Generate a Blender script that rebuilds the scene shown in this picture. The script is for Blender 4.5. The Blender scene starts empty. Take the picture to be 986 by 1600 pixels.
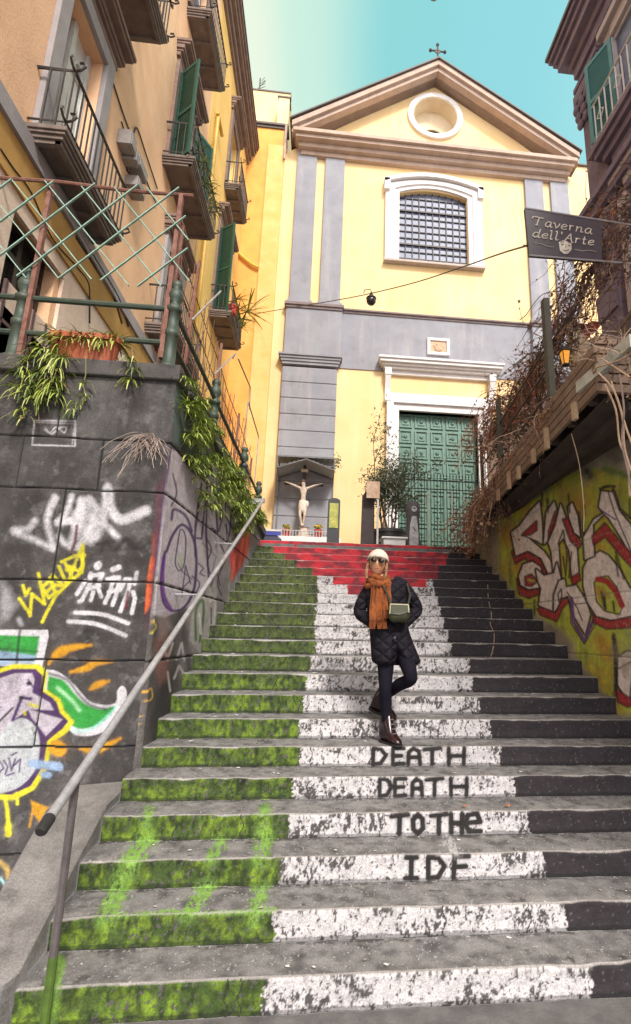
import bpy, bmesh, math, random
import numpy as np
from mathutils import Vector, Matrix, noise as mnoise
from mathutils.geometry import tessellate_polygon
random.seed(7); RNG = np.random.RandomState(7)
R = math.radians
scn = bpy.context.scene
COL = scn.collection
# ------------------------------------------------------------------ camera
FPX, CX, CY = 823.34, 580.23, 801.67          # focal length and principal point for a 986 x 1600 frame
PITCH, YAW, ROLL, EYE = 0.22819, 0.10057, 0.018825, 1.8068
cy_, sy_, cp_, sp_ = math.cos(YAW), math.sin(YAW), math.cos(PITCH), math.sin(PITCH)
vf = np.array([sy_*cp_, cy_*cp_, sp_]); r0 = np.array([cy_, -sy_, 0.0]); u0 = np.cross(r0, vf)
vr = math.cos(ROLL)*r0 + math.sin(ROLL)*u0; vu = np.cross(vr, vf)
EYEP = np.array([0, 0, EYE])
cam = bpy.data.cameras.new('camera'); camo = bpy.data.objects.new('camera', cam); COL.objects.link(camo)
camo.matrix_world = Matrix(((vr[0], vu[0], -vf[0], 0), (vr[1], vu[1], -vf[1], 0), (vr[2], vu[2], -vf[2], EYE), (0, 0, 0, 1)))
cam.sensor_fit = 'VERTICAL'; cam.sensor_height = 32.0; cam.sensor_width = 32.0
cam.lens = FPX/1600*32.0; cam.shift_x = -(CX-493)/1600; cam.shift_y = (CY-800)/1600
cam.clip_start = 0.05; cam.clip_end = 2000
scn.camera = camo
# ------------------------------------------------------------------ sky, sun, exposure
SUN_EL, SUN_AZ = R(42), R(163)                # azimuth measured clockwise from +Y (stairs direction)
w = bpy.data.worlds.new('World'); scn.world = w; w.use_nodes = True
nt = w.node_tree; nt.nodes.clear()
o_ = nt.nodes.new('ShaderNodeOutputWorld'); bg = nt.nodes.new('ShaderNodeBackground')
sky = nt.nodes.new('ShaderNodeTexSky'); sky.sky_type = 'NISHITA'; sky.sun_disc = False
sky.sun_elevation = SUN_EL; sky.sun_rotation = SUN_AZ; sky.air_density = 1.3; sky.dust_density = 2.0; sky.ozone_density = 2.0
tc = nt.nodes.new('ShaderNodeTexCoord')
# unseen sky behind the camera brightened for neutral fill; in view: pale cream haze on the left fading into turquoise
dotn = nt.nodes.new('ShaderNodeVectorMath'); dotn.operation = 'DOT_PRODUCT'; dotn.inputs[1].default_value = (0.62, 0.42, 0.66)
ramp = nt.nodes.new('ShaderNodeValToRGB')
e = ramp.color_ramp.elements; e[0].position = 0.0; e[0].color = (20.5, 20.3, 20.8, 1); e[1].position = 1.0; e[1].color = (3.6, 6.8, 6.6, 1)
for p_, c_ in ((0.45, (16.0, 15.8, 15.8, 1)), (0.60, (9.5, 9.2, 7.2, 1)), (0.70, (7.0, 7.8, 6.2, 1)), (0.75, (5.0, 7.2, 6.0, 1)), (0.83, (2.3, 5.7, 5.7, 1)), (0.91, (2.4, 5.8, 6.2, 1))):
    x_ = e.new(p_); x_.color = c_
ramp.color_ramp.interpolation = 'EASE'
mx = nt.nodes.new('ShaderNodeMix'); mx.data_type = 'RGBA'; mx.inputs[0].default_value = 0.85
nt.links.new(tc.outputs['Generated'], dotn.inputs[0]); nt.links.new(dotn.outputs['Value'], ramp.inputs[0])
nt.links.new(sky.outputs[0], mx.inputs[6]); nt.links.new(ramp.outputs[0], mx.inputs[7])
nt.links.new(mx.outputs[2], bg.inputs[0]); nt.links.new(bg.outputs[0], o_.inputs[0])
bg.inputs[1].default_value = 0.09
sd = bpy.data.lights.new('sun', 'SUN'); so = bpy.data.objects.new('sun', sd); COL.objects.link(so)
sd.energy = 2.9; sd.angle = R(10); sd.color = (1.0, 0.94, 0.87)
sdir = Vector((math.sin(SUN_AZ)*math.cos(SUN_EL), math.cos(SUN_AZ)*math.cos(SUN_EL), math.sin(SUN_EL)))
so.rotation_euler = sdir.to_track_quat('Z', 'Y').to_euler()
scn.view_settings.view_transform = 'Standard'; scn.view_settings.look = 'None'
scn.view_settings.exposure = 0.62; scn.view_settings.gamma = 1
# ------------------------------------------------------------------ measuring helpers: photo pixel -> point on a real plane
def ray(x, y): return vf + vr*(x-CX)/FPX - vu*(y-CY)/FPX
def onY(x, y, Y):
    d = ray(x, y); return Vector(EYEP + d*(Y/d[1]))
def onX(x, y, X):
    d = ray(x, y); return Vector(EYEP + d*(X/d[0]))
def onZ(x, y, Z):
    d = ray(x, y); return Vector(EYEP + d*((Z-EYE)/d[2]))
def topx(V):                                   # (N,3) -> photo pixels
    D = V - EYEP; k = D@vf
    return CX + FPX*(D@vr)/k, CY - FPX*(D@vu)/k
def L_(c):
    c = c/255.0
    return c/12.92 if c <= 0.04045 else ((c+0.055)/1.055)**2.4
def S(r, g, b, k=1.0): return (L_(r)*k, L_(g)*k, L_(b)*k)
# ------------------------------------------------------------------ materials
MATS = {}
def mat(name, c1, c2=None, scale=4.0, rough=0.8, bump=0.0, bscale=40.0, stain=None, stain_amt=0.5, stain_scale=0.8, streak=None,
        streak_amt=0.4, metal=0.0, attr=None, wear=0.0, wscale=25.0, spec=0.5, emit=None, streak_scale=(9, 9, 0.6), bdist=0.01, thr=0.52, hard=False, grain=0.12, grain_scale=70):
    if name in MATS: return MATS[name]
    m = bpy.data.materials.new(name); m.use_nodes = True; t = m.node_tree; N = t.nodes; K = t.links
    b = N['Principled BSDF']; b.inputs['Roughness'].default_value = rough; b.inputs['Metallic'].default_value = metal
    b.inputs['Specular IOR Level'].default_value = spec
    co = N.new('ShaderNodeTexCoord')
    def noise(s, det=6, ro=0.6, vec=None):
        n = N.new('ShaderNodeTexNoise'); n.inputs['Scale'].default_value = s; n.inputs['Detail'].default_value = det
        n.inputs['Roughness'].default_value = ro; K.new(vec or co.outputs['Object'], n.inputs['Vector']); return n.outputs['Fac']
    def rmp(x, lo, hi):
        r = N.new('ShaderNodeMapRange'); r.interpolation_type = 'SMOOTHSTEP'; r.inputs[1].default_value = lo; r.inputs[2].default_value = hi
        K.new(x, r.inputs[0]); return r.outputs[0]
    def mixc(f, a, bb):
        x = N.new('ShaderNodeMix'); x.data_type = 'RGBA'
        for sock, v in ((x.inputs[0], f), (x.inputs[6], a), (x.inputs[7], bb)):
            if hasattr(v, 'links'): K.new(v, sock)
            elif isinstance(v, (int, float)): sock.default_value = v
            else: sock.default_value = (*v, 1)
        return x.outputs[2]
    def mul(x, k):
        n = N.new('ShaderNodeMath'); n.operation = 'MULTIPLY'; K.new(x, n.inputs[0])
        if hasattr(k, 'links'): K.new(k, n.inputs[1])
        else: n.inputs[1].default_value = k
        return n.outputs[0]
    c2 = c2 or tuple(v*0.8 for v in c1)
    c = mixc(rmp(noise(scale), 0.3, 0.7), c1, c2)
    if stain: c = mixc(mul(rmp(noise(stain_scale, 9, 0.68), thr, thr+0.2), stain_amt), c, stain)
    if streak:
        mp = N.new('ShaderNodeMapping'); mp.inputs['Scale'].default_value = streak_scale; K.new(co.outputs['Object'], mp.inputs[0])
        c = mixc(mul(rmp(noise(1.0, 5, 0.6, mp.outputs[0]), 0.5, 0.8), streak_amt), c, streak)
    if attr:
        a = N.new('ShaderNodeAttribute'); a.attribute_name = attr
        f = a.outputs['Alpha']
        if wear:
            wn = noise(wscale, 8, 0.75)
            s = N.new('ShaderNodeMath'); s.operation = 'MULTIPLY_ADD'; K.new(wn, s.inputs[0]); s.inputs[1].default_value = -wear
            K.new(f, s.inputs[2]); f = rmp(s.outputs[0], (0.10 if hard else -0.10)-wear*0.35, (0.42 if hard else 0.95)-wear*0.45)
        vary = mixc(mul(rmp(noise(wscale*0.35, 6), 0.35, 0.75), 0.5), a.outputs['Color'], a.outputs['Color'])
        dk = N.new('ShaderNodeMix'); dk.data_type = 'RGBA'; dk.blend_type = 'MULTIPLY'; dk.inputs[0].default_value = 1.0
        K.new(vary, dk.inputs[6]); g = mixc(rmp(noise(wscale*0.5, 7, 0.7), 0.3, 0.75), (1.08, 1.08, 1.08), (0.72, 0.72, 0.72)); K.new(g, dk.inputs[7])
        c = mixc(f, c, dk.outputs[2])
    if grain:                                     # fine mineral speckle
        gx = mixc(rmp(noise(grain_scale, 3, 0.8), 0.32, 0.68), tuple([1-grain]*3), tuple([1+grain*.8]*3)); gm_ = N.new('ShaderNodeMix'); gm_.data_type = 'RGBA'; gm_.blend_type = 'MULTIPLY'; gm_.inputs[0].default_value = 1.0
        K.new(c, gm_.inputs[6]); K.new(gx, gm_.inputs[7]); c = gm_.outputs[2]
    K.new(c, b.inputs['Base Color'])
    if bump:
        bp = N.new('ShaderNodeBump'); bp.inputs['Strength'].default_value = bump; bp.inputs['Distance'].default_value = bdist
        K.new(noise(bscale, 8, 0.7), bp.inputs['Height']); K.new(bp.outputs[0], b.inputs['Normal'])
    if emit:
        b.inputs['Emission Color'].default_value = (*emit[:3], 1); b.inputs['Emission Strength'].default_value = emit[3]
    MATS[name] = m; return m
# ------------------------------------------------------------------ mesh builder
def frame(d):
    d = Vector(d).normalized(); a = Vector((0, 0, 1)) if abs(d.z) < 0.95 else Vector((1, 0, 0))
    s = d.cross(a).normalized(); return s, s.cross(d)
class MB:
    def __init__(self): self.v = []; self.f = []; self.m = []; self.mi = 0
    def add(self, vs, fs):
        o = len(self.v); self.v += [tuple(p) for p in vs]; self.f += [tuple(i+o for i in f) for f in fs]; self.m += [self.mi]*len(fs); return self
    def box(self, x0, x1, y0, y1, z0, z1):
        x0, x1 = sorted((x0, x1)); y0, y1 = sorted((y0, y1)); z0, z1 = sorted((z0, z1))
        return self.add([(x0,y0,z0),(x1,y0,z0),(x1,y1,z0),(x0,y1,z0),(x0,y0,z1),(x1,y0,z1),(x1,y1,z1),(x0,y1,z1)],
                        [(0,3,2,1),(4,5,6,7),(0,1,5,4),(1,2,6,5),(2,3,7,6),(3,0,4,7)])
    def bar(self, a, b, w, h=None):            # square bar from a to b
        a = Vector(a); b = Vector(b); h = h or w; s, u = frame(b-a); s *= w/2; u *= h/2
        vs = [a-s-u, a+s-u, a+s+u, a-s+u, b-s-u, b+s-u, b+s+u, b-s+u]
        return self.add(vs, [(0,1,2,3),(7,6,5,4),(0,4,5,1),(1,5,6,2),(2,6,7,3),(3,7,4,0)])
    def tube(self, pts, r, n=8, cap=True):
        pts = [Vector(p) for p in pts]; rs = r if isinstance(r, (list, tuple)) else [r]*len(pts); o = []; N = len(pts)
        s0 = None
        for i, p in enumerate(pts):
            d = (pts[min(i+1, N-1)]-pts[max(i-1, 0)])
            if d.length < 1e-7: d = Vector((0, 0, 1))
            d.normalize()
            if s0 is None: s, u = frame(d)
            else:
                s = (s0 - d*s0.dot(d))
                s = s.normalized() if s.length > 1e-4 else frame(d)[0]
                u = s.cross(d)
            s0 = s
            o += [p + (s*math.cos(2*math.pi*k/n) + u*math.sin(2*math.pi*k/n))*rs[i] for k in range(n)]
        fs = [(i*n+k, i*n+(k+1) % n, (i+1)*n+(k+1) % n, (i+1)*n+k) for i in range(N-1) for k in range(n)]
        if cap: fs += [tuple(range(n))[::-1], tuple((N-1)*n+k for k in range(n))]
        return self.add(o, fs)
    def lathe(self, c, prof, n=16, axis=(0, 0, 1)):      # prof: (radius, height) along axis from c
        ax = Vector(axis).normalized(); s, u = frame(ax); c = Vector(c); o = []
        for r, h in prof: o += [c + ax*h + (s*math.cos(2*math.pi*k/n)+u*math.sin(2*math.pi*k/n))*max(r, 1e-4) for k in range(n)]
        N = len(prof)
        fs = [(i*n+k, i*n+(k+1) % n, (i+1)*n+(k+1) % n, (i+1)*n+k) for i in range(N-1) for k in range(n)]
        fs += [tuple(range(n))[::-1], tuple((N-1)*n+k for k in range(n))]
        return self.add(o, fs)
    def loft(self, rings, cap=True):           # list of equal-length closed rings
        n = len(rings[0]); o = [p for r in rings for p in r]; N = len(rings)
        fs = [(i*n+k, i*n+(k+1) % n, (i+1)*n+(k+1) % n, (i+1)*n+k) for i in range(N-1) for k in range(n)]
        if cap: fs += [tuple(range(n))[::-1], tuple((N-1)*n+k for k in range(n))]
        return self.add(o, fs)
    def poly(self, loops, fix, axis, d0, d1):
        """outer loop and hole loops in 2D, extruded from d0 to d1 along axis ('x','y','z')"""
        def P(a, b, d): return {'y': (a, d, b), 'x': (d, a, b), 'z': (a, b, d)}[axis]
        loops = [[(float(q[0]), float(q[1])) for q in l] for l in loops]
        tri = tessellate_polygon([[Vector((a, b, 0)) for a, b in l] for l in loops])
        fl = [q for l in loops for q in l]; n = len(fl)
        vs = [P(a, b, d0) for a, b in fl] + [P(a, b, d1) for a, b in fl]
        fs = [tuple(t) for t in tri] + [tuple(i+n for i in t[::-1]) for t in tri]
        o = 0
        for l in loops:
            k = len(l); fs += [(o+i, o+(i+1) % k, n+o+(i+1) % k, n+o+i) for i in range(k)]; o += k
        return self.add(vs, fs)
    def face(self, *p): return self.add(p, [tuple(range(len(p)))])
    def blob(self, c, r, n=8, m=6, sq=(1, 1, 1), jit=0.0):
        c = Vector(c); o = []
        for i in range(m+1):
            t = math.pi*i/m
            for k in range(n):
                a = 2*math.pi*k/n; j = 1+random.uniform(-jit, jit)
                o.append((c.x+r*sq[0]*math.sin(t)*math.cos(a)*j, c.y+r*sq[1]*math.sin(t)*math.sin(a)*j, c.z+r*sq[2]*math.cos(t)*j))
        return self.add(o, [(i*n+k, (i+1)*n+k, (i+1)*n+(k+1) % n, i*n+(k+1) % n) for i in range(m) for k in range(n)])
    def build(self, name, m, parent=None, smooth=False, bevel=0, label=None, keep=False):
        me = bpy.data.meshes.new(name); v = np.array(self.v, float)
        if parent is not None: off = np.array(WLOC[parent.name])
        elif keep: off = np.zeros(3)
        else: off = np.array([(v[:, 0].min()+v[:, 0].max())/2, (v[:, 1].min()+v[:, 1].max())/2, v[:, 2].min()])
        me.from_pydata([tuple(p) for p in (v-off)], [], self.f)
        ms = m if isinstance(m, (list, tuple)) else [m]
        for q in ms: me.materials.append(q)
        if len(ms) > 1: me.polygons.foreach_set('material_index', self.m)
        bm = bmesh.new(); bm.from_mesh(me)
        if smooth: bmesh.ops.remove_doubles(bm, verts=bm.verts, dist=1e-5)
        bmesh.ops.recalc_face_normals(bm, faces=bm.faces); bm.to_mesh(me); bm.free()
        if smooth:
            me.polygons.foreach_set('use_smooth', [True]*len(me.polygons))
        o = bpy.data.objects.new(name, me); COL.objects.link(o)
        if smooth == 'auto':
            md = o.modifiers.new('ws', 'EDGE_SPLIT'); md.split_angle = R(35)
        if parent is not None: o.parent = parent; WLOC[o.name] = WLOC[parent.name]
        else: o.location = off; WLOC[o.name] = tuple(off)
        if bevel:
            md = o.modifiers.new('bevel', 'BEVEL'); md.width = bevel; md.segments = 2; md.limit_method = 'ANGLE'
        if label: o['label'] = label
        return o
WLOC = {}
def tag(o, label=None, cat=None, group=None, kind=None):
    for k, v in (('label', label), ('category', cat), ('group', group), ('kind', kind)):
        if v: o[k] = v
    return o
def thing(name, loc, label, cat, group=None):
    o = bpy.data.objects.new(name, None); COL.objects.link(o); o.location = loc; o.empty_display_size = 0.1
    WLOC[o.name] = tuple(loc); return tag(o, label, cat, group)
def copy_tree(o, parent=None):
    c = o.copy(); COL.objects.link(c); c.parent = parent
    for ch in list(o.children): copy_tree(ch, c)
    return c
# ------------------------------------------------------------------ paint: colours held in the vertices of a finely divided wall or riser
def vnoise(x, y, seed=0):                       # smooth value noise, 0..1
    rs = np.random.RandomState(seed); T = rs.rand(256, 256)
    xi = np.floor(x).astype(int); yi = np.floor(y).astype(int); fx = x-xi; fy = y-yi
    fx = fx*fx*(3-2*fx); fy = fy*fy*(3-2*fy); g = lambda i, j: T[i % 256, j % 256]
    return (g(xi, yi)*(1-fx)+g(xi+1, yi)*fx)*(1-fy)+(g(xi, yi+1)*(1-fx)+g(xi+1, yi+1)*fx)*fy
def fbm(x, y, seed=0, oct=4):
    s = 0; a = 0.5; t = 0
    for i in range(oct): s = s+a*vnoise(x*2**i, y*2**i, seed+i); t += a; a *= 0.55
    return s/t
class Paint:
    """a grid of real wall points; strokes are traced at the place of the wall where the writing stands"""
    def __init__(self, V):                      # V (rows, cols, 3)
        self.V = V; self.sh = V.shape[:2]; self.px, self.py = [a.reshape(self.sh) for a in topx(V.reshape(-1, 3))]
        self.c = np.zeros(self.sh+(3,)); self.a = np.zeros(self.sh)
    def over(self, al, col, sel=None):
        if sel is None: sel = slice(None), slice(None)
        A = self.a[sel]; Cc = self.c[sel]; na = al+A*(1-al); nz = np.maximum(na, 1e-6)
        self.c[sel] = (np.array(col)*al[..., None]+Cc*(A*(1-al))[..., None])/nz[..., None]; self.a[sel] = na
    def _box(self, x0, x1, y0, y1):
        m = (self.px > x0) & (self.px < x1) & (self.py > y0) & (self.py < y1)
        if not m.any(): return None
        r = np.where(m.any(1))[0]; c = np.where(m.any(0))[0]
        return slice(r[0], r[-1]+1), slice(c[0], c[-1]+1)
    def stroke(self, pts, w, col, soft=1.0, a=1.0, smooth=False, taper=False, dry=0):
        if smooth: pts = spline(pts)
        pts = np.array(pts, float); W = w/2+soft+1
        sel = self._box(pts[:, 0].min()-W, pts[:, 0].max()+W, pts[:, 1].min()-W, pts[:, 1].max()+W)
        if sel is None: return
        X = self.px[sel]; Y = self.py[sel]; d = np.full(X.shape, 1e9); n = len(pts)-1
        for i in range(n):
            p, q = pts[i], pts[i+1]; e = q-p; L = max(e@e, 1e-9); t = np.clip(((X-p[0])*e[0]+(Y-p[1])*e[1])/L, 0, 1)
            dd = np.hypot(X-p[0]-t*e[0], Y-p[1]-t*e[1])
            if taper: dd = dd + w/2*(1-np.sin(np.pi*np.clip((i+t)/n, 0.06, 0.94))**0.6)
            d = np.minimum(d, dd)
        al = np.clip((w/2+soft/2-d)/max(soft, .01), 0, 1)*a
        if dry: al = al*np.clip((fbm(X/3.0, Y/5.0, 77, 4)-.30)*3.4, 0, 1)
        self.over(al, col, sel)
    def poly(self, pts, col, soft=1.0, a=1.0, smooth=False):
        if smooth: pts = spline(list(pts)+[pts[0]])[:-1]
        pts = np.array(pts, float); W = soft+1
        sel = self._box(pts[:, 0].min()-W, pts[:, 0].max()+W, pts[:, 1].min()-W, pts[:, 1].max()+W)
        if sel is None: return
        X = self.px[sel]; Y = self.py[sel]; ins = np.zeros(X.shape, bool); d = np.full(X.shape, 1e9); n = len(pts)
        for i in range(n):
            p, q = pts[i], pts[(i+1) % n]; e = q-p; L = max(e@e, 1e-9); t = np.clip(((X-p[0])*e[0]+(Y-p[1])*e[1])/L, 0, 1)
            d = np.minimum(d, np.hypot(X-p[0]-t*e[0], Y-p[1]-t*e[1]))
            if abs(e[1]) > 1e-9:
                c = ((p[1] > Y) != (q[1] > Y)) & (X < (q[0]-p[0])*(Y-p[1])/(q[1]-p[1])+p[0]); ins ^= c
        sd = np.where(ins, -d, d); self.over(np.clip((soft/2-sd)/max(soft, .01), 0, 1)*a, col, sel)
def spline(pts, k=6):
    P = [np.array(p, float) for p in pts]; P = [2*P[0]-P[1]]+P+[2*P[-1]-P[-2]]; o = []
    for i in range(1, len(P)-2):
        for j in range(k):
            t = j/k; a, b, c, d = P[i-1:i+3]
            o.append(0.5*(2*b+(c-a)*t+(2*a-5*b+4*c-d)*t*t+(3*b-a-3*c+d)*t**3))
    o.append(P[-2]); return [tuple(q) for q in o]
def grid_mesh(name, V, paint, m, cyc=None, parent=None):
    """grid (rows, cols, 3) -> mesh with the paint in a colour attribute"""
    nr, nc = V.shape[:2]; v = V.reshape(-1, 3)
    i = np.arange(nr-1)[:, None]*nc+np.arange(nc-1)[None, :]
    f = np.stack([i, i+1, i+nc+1, i+nc], -1).reshape(-1, 4)
    off = np.array([v[:, 0].mean(), v[:, 1].mean(), v[:, 2].min()]) if parent is None else np.array(WLOC[parent.name])
    me = bpy.data.meshes.new(name); me.vertices.add(len(v)); me.vertices.foreach_set('co', (v-off).ravel())
    me.loops.add(f.size); me.loops.foreach_set('vertex_index', f.ravel().astype(np.int32)); me.polygons.add(len(f))
    me.polygons.foreach_set('loop_start', np.arange(0, f.size, 4, dtype=np.int32)); me.update(calc_edges=True)
    ca = me.color_attributes.new('Paint', 'FLOAT_COLOR', 'POINT')
    ca.data.foreach_set('color', np.concatenate([paint.c.reshape(-1, 3), paint.a.reshape(-1, 1)], 1).ravel())
    me.polygons.foreach_set('use_smooth', [True]*len(f)); me.materials.append(m)
    o = bpy.data.objects.new(name, me); COL.objects.link(o)
    if parent is None: o.location = off
    else: o.parent = parent
    WLOC[o.name] = tuple(off); return o
# ================================================================== THE STAIRS
STY = [0, 3.075]; STZ = [0.0, 0.157]
for n in range(2, 23):
    STY.append(STY[-1] + (0.302 if n <= 7 else 0.307)); STZ.append(STZ[-1] + (0.1545 if n <= 6 else (0.1643 if n <= 10 else 0.155)))
STZ_TOP = STZ[22]
def wallL(Y): return -1.29 + 0.055*(np.maximum(Y, 4.5)-4.5)         # foot of the side wall on the left
def wallR(Y): return 2.985 - 0.018*(Y-4.9)                           # graffiti wall on the right
STONE_STEP = mat('step_stone', S(138, 135, 133), S(96, 93, 93), 9, 0.85, 0.7, 90, stain=S(58, 55, 56), stain_amt=0.6, stain_scale=4.5, grain=.30, grain_scale=110,
                 attr='Paint', wear=0.30, wscale=60, bdist=0.006, hard=True)
GREEN, GREEN2 = (0.045, 0.078, 0.012), (0.150, 0.235, 0.016)
WHITE, BLACK, RED, RED2 = (0.56, 0.53, 0.53), (0.021, 0.016, 0.019), (0.52, 0.022, 0.036), (0.21, 0.02, 0.03)
GW = {1: 415, 2: 429, 3: 440, 4: 452, 5: 457, 6: 468, 7: 468, 8: 475, 9: 478, 10: 484, 11: 492, 12: 492, 13: 493, 14: 494, 15: 496, 16: 497, 17: 497}
WB = {1: 934, 2: 890, 3: 857, 4: 831, 5: 808, 6: 785, 7: 771, 8: 754, 9: 741, 10: 735, 11: 707, 12: 702, 13: 695, 14: 691, 15: 686, 16: 682, 17: 678}
def letters():
    o = []
    G = {'D': [[(0, 0), (0, 1), (.6, .95), (1, .55), (.6, .05), (0, 0)]], 'E': [[(1, 1), (0, 1), (0, 0), (1, .03)], [(0, .5), (.8, .52)]],
         'A': [[(0, 0), (.05, .75), (.45, 1), (.9, .8), (1, 0)], [(.05, .42), (.95, .42)]], 'T': [[(0, .92), (1, 1)], [(.5, .95), (.48, 0)]],
         'H': [[(0, 1), (0, 0)], [(1, 1), (.95, 0)], [(0, .5), (1, .5)]], 'O': [[(.5, 1), (0, .7), (.05, .2), (.5, 0), (1, .25), (.95, .75), (.5, 1)]],
         'e': [[(.05, .5), (1, .55), (.8, 1), (.2, .95), (0, .5), (.2, .05), (1, .05)]], 'I': [[(.1, 1), (.9, 1)], [(.5, 1), (.45, 0)], [(.05, .02), (.9, .02)]],
         'F': [[(1, 1), (.1, 1), (0, 0)], [(.05, .5), (.8, .52)]]}
    for n, row in {6: [('D', 582, 602), ('E', 613, 630), ('A', 637, 656), ('T', 663, 688), ('H', 702, 727)],
                   5: [('D', 592, 611), ('E', 616, 633), ('A', 643, 659), ('T', 666, 692), ('H', 705, 731)],
                   4: [('T', 610, 636), ('O', 644, 660), ('T', 673, 698), ('H', 705, 723), ('e', 728, 752)],
                   3: [('I', 631, 652), ('D', 668, 694), ('F', 708, 733)]}.items():
        for ch, x0, x1 in row: o.append((n, [[(x0+(x1-x0)*a, b) for a, b in l] for l in G[ch]]))
    return o
def build_stairs(n0, n1, res, name):
    rows = []; info = []                       # each row: (y, z), info: (step, s_along_riser or None, t_along_tread)
    for n in range(n0, n1+1):
        y, z0, z1 = STY[n], STZ[n-1], STZ[n]; h = z1-z0
        yn = STY[n+1] if n < 22 else y+0.45
        k = int((h-0.018)/res)
        for i in range(k+1): s = (h-0.018)*i/k; rows.append((y+0.004*math.sin(s*20), z0+s)); info.append((n, s/h, -1))
        for a in (35, 65): rows.append((y+0.018*(1-math.cos(R(a))), z1-0.018+0.018*math.sin(R(a)))); info.append((n, 0.96+.03*(a > 50), -1))
        tr = yn-y; kt = max(4, int(tr/(res*1.8)))
        for i in range(kt+1):
            t = 0.02+(tr-0.02)*i/kt; rows.append((y+t, z1-0.004*(1-t/tr)+(0 if i < kt else 0.0))); info.append((n, -1, t/tr))
    rows = np.array(rows); nr = len(rows); nc = int(4.35/res)
    t = np.linspace(0, 1, nc)
    Y = rows[:, 0][:, None]+np.zeros((1, nc)); Z = rows[:, 1][:, None]+np.zeros((1, nc))
    xl = (np.where(rows[:, 0] < 4.5, -1.33, wallL(rows[:, 0])-0.03))[:, None]; xr = 3.12
    X = xl+(xr-xl)*t[None, :]
    st = np.array([i[0] for i in info])[:, None]; sr = np.array([i[1] for i in info])[:, None]+0*X; tt = np.array([i[2] for i in info])[:, None]+0*X
    ed = np.where(sr >= 0, np.clip(sr*1.2, 0, 1)**2, np.clip(1-tt*6, 0, 1))      # worn arrises
    Z = Z-0.020*ed*np.clip(fbm(X*5+st*7.7, Y*0+st*3.1, 3)-0.42, 0, 1)*2; Y = Y+0.016*(fbm(X*4+st*3.3, Z*9, 5)-0.5)*(sr >= 0)
    Z = Z+0.006*(fbm(X*6, Y*6, 8)-0.5)*(tt >= 0)*(tt < .95)
    V = np.stack([X, Y, Z], -1); P = Paint(V)
    n_mid = {n: 0.5*(STZ[n-1]+STZ[n]) for n in range(1, 23)}
    def xat(px, n):                             # where a painter's line crosses riser n
        c = Vector((0.5, STY[n], n_mid[n])); a = topx(np.array([[0.0, STY[n], n_mid[n]], [1.0, STY[n], n_mid[n]]]))[0]; return (px-a[0])/(a[1]-a[0])
    rs = np.random.RandomState(5)
    wob = 0.05*(fbm(Z*14, st*1.7+Z*0, 4)-0.5)+0.045*(fbm(Z*70, X*30+st*3.7, 44, 3)-.5)
    for n in range(n0, n1+1):
        on = (st == n) & (sr >= -0.5); m = on & (sr < 0.98)
        Xn = X+wob; al = np.zeros(X.shape); col = np.zeros(X.shape+(3,))
        f1 = fbm(X*20+n*5, sr*2.2+n*3, 11, 4); f2 = fbm(X*(30+(n*13) % 27)+n*9, sr*(3.2+(n*7) % 4)+n, 21+n, 4); f3 = fbm(X*2.1+n*5, sr*0.6+n*3, 31, 3)
        # green
        br = np.clip((f1-0.40)*3.2, 0, 1)*(1.0 if n <= 9 else 0.5)*np.clip(1.25-sr*0.55, 0, 1)
        g = np.array(GREEN)*(1-br[..., None])+np.array(GREEN2)*br[..., None]
        if n > 8: k_ = min(1, (n-8)/6); g = g*(1-.25*k_)+np.array((.022, .012, .012))*k_
        sv = fbm(X*30+n*3, sr*0.9+n*2, 43, 3); g = g*(1-.55*np.clip((f2-.52)*7, 0, 1))[..., None]*(0.65+0.75*f3[..., None])*(1-.75*np.clip((sv-.5)*4, 0, 1)*np.clip((sr-.2)*1.4, 0, 1))[..., None]
        gx = xat(GW[n], n) if n in GW else {18: xat(489, 18), 19: xat(465, 19), 20: xat(446, 20), 21: xat(428, 21), 22: -9}[n]
        gm = Xn < gx
        # white, flaked from the upper edge down and in blotches
        top_wear = np.clip((sr-0.45)*1.4, 0, 1); stre = fbm(X*55+n*3, sr*1.0+n*2, 41, 3)
        f4 = fbm(X*95+n*9, sr*9+n, 23, 3)
        zone = np.clip((fbm(X*4.5+n*6, sr*1.1+n, 33, 2)-(0.47 if n < 11 else 0.53))*5, 0, 1)
        dirt = np.clip((f2-0.44)*6*(.2+.8*zone)+(f4-.48)*5.0*(.08+.92*zone)+(stre-0.46)*6*top_wear*(.5+.5*zone), 0, 1)
        if n in (3, 4, 5, 6): lx = (X > xat({3: 622, 4: 600, 5: 584, 6: 572}[n], n)) & (X < xat({3: 742, 4: 760, 5: 738, 6: 734}[n], n)); dirt = np.where(lx, dirt*.42, dirt)
        if n == 10: dirt = np.clip(dirt+np.where(X < xat(600, n), 0.45, 0), 0, 1)
        wx = xat(WB[n], n) if n in WB else -9
        wm = (Xn >= gx) & (Xn < wx)
        # red
        lim = {16: xat(497, 16), 17: xat(518, 17)}
        if n >= 18: rm = (Xn >= gx) & (Xn < xat({18: 686, 19: 688, 20: 700, 21: 703, 22: 700}[n], n))
        elif n == 17: rm = (Xn > xat(520, 17)) & (Xn < xat(668, 17))
        elif n == 16: rm = (Xn > xat(543, 16)) & (Xn < xat(640, 16))
        elif n == 15: rm = (Xn > xat(566, 15)) & (Xn < xat(612, 15))
        else: rm = np.zeros(X.shape, bool)
        if n == 22: rm = rm | (Xn > xat(722, 22))
        bmask = (~gm) & (~wm) & (~rm)
        rb = np.clip((fbm(X*5+n*4, sr*1.2+n, 51, 3)-0.42)*5, 0, 1)[..., None]
        rcol = np.array(RED2)*(1-rb)+np.array(RED)*rb
        bk = np.array(BLACK)*(0.8+0.8*f1[..., None])
        col[gm] = g[gm]; al[gm] = (1-0.5*(f2 > 0.66))[gm]
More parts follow.
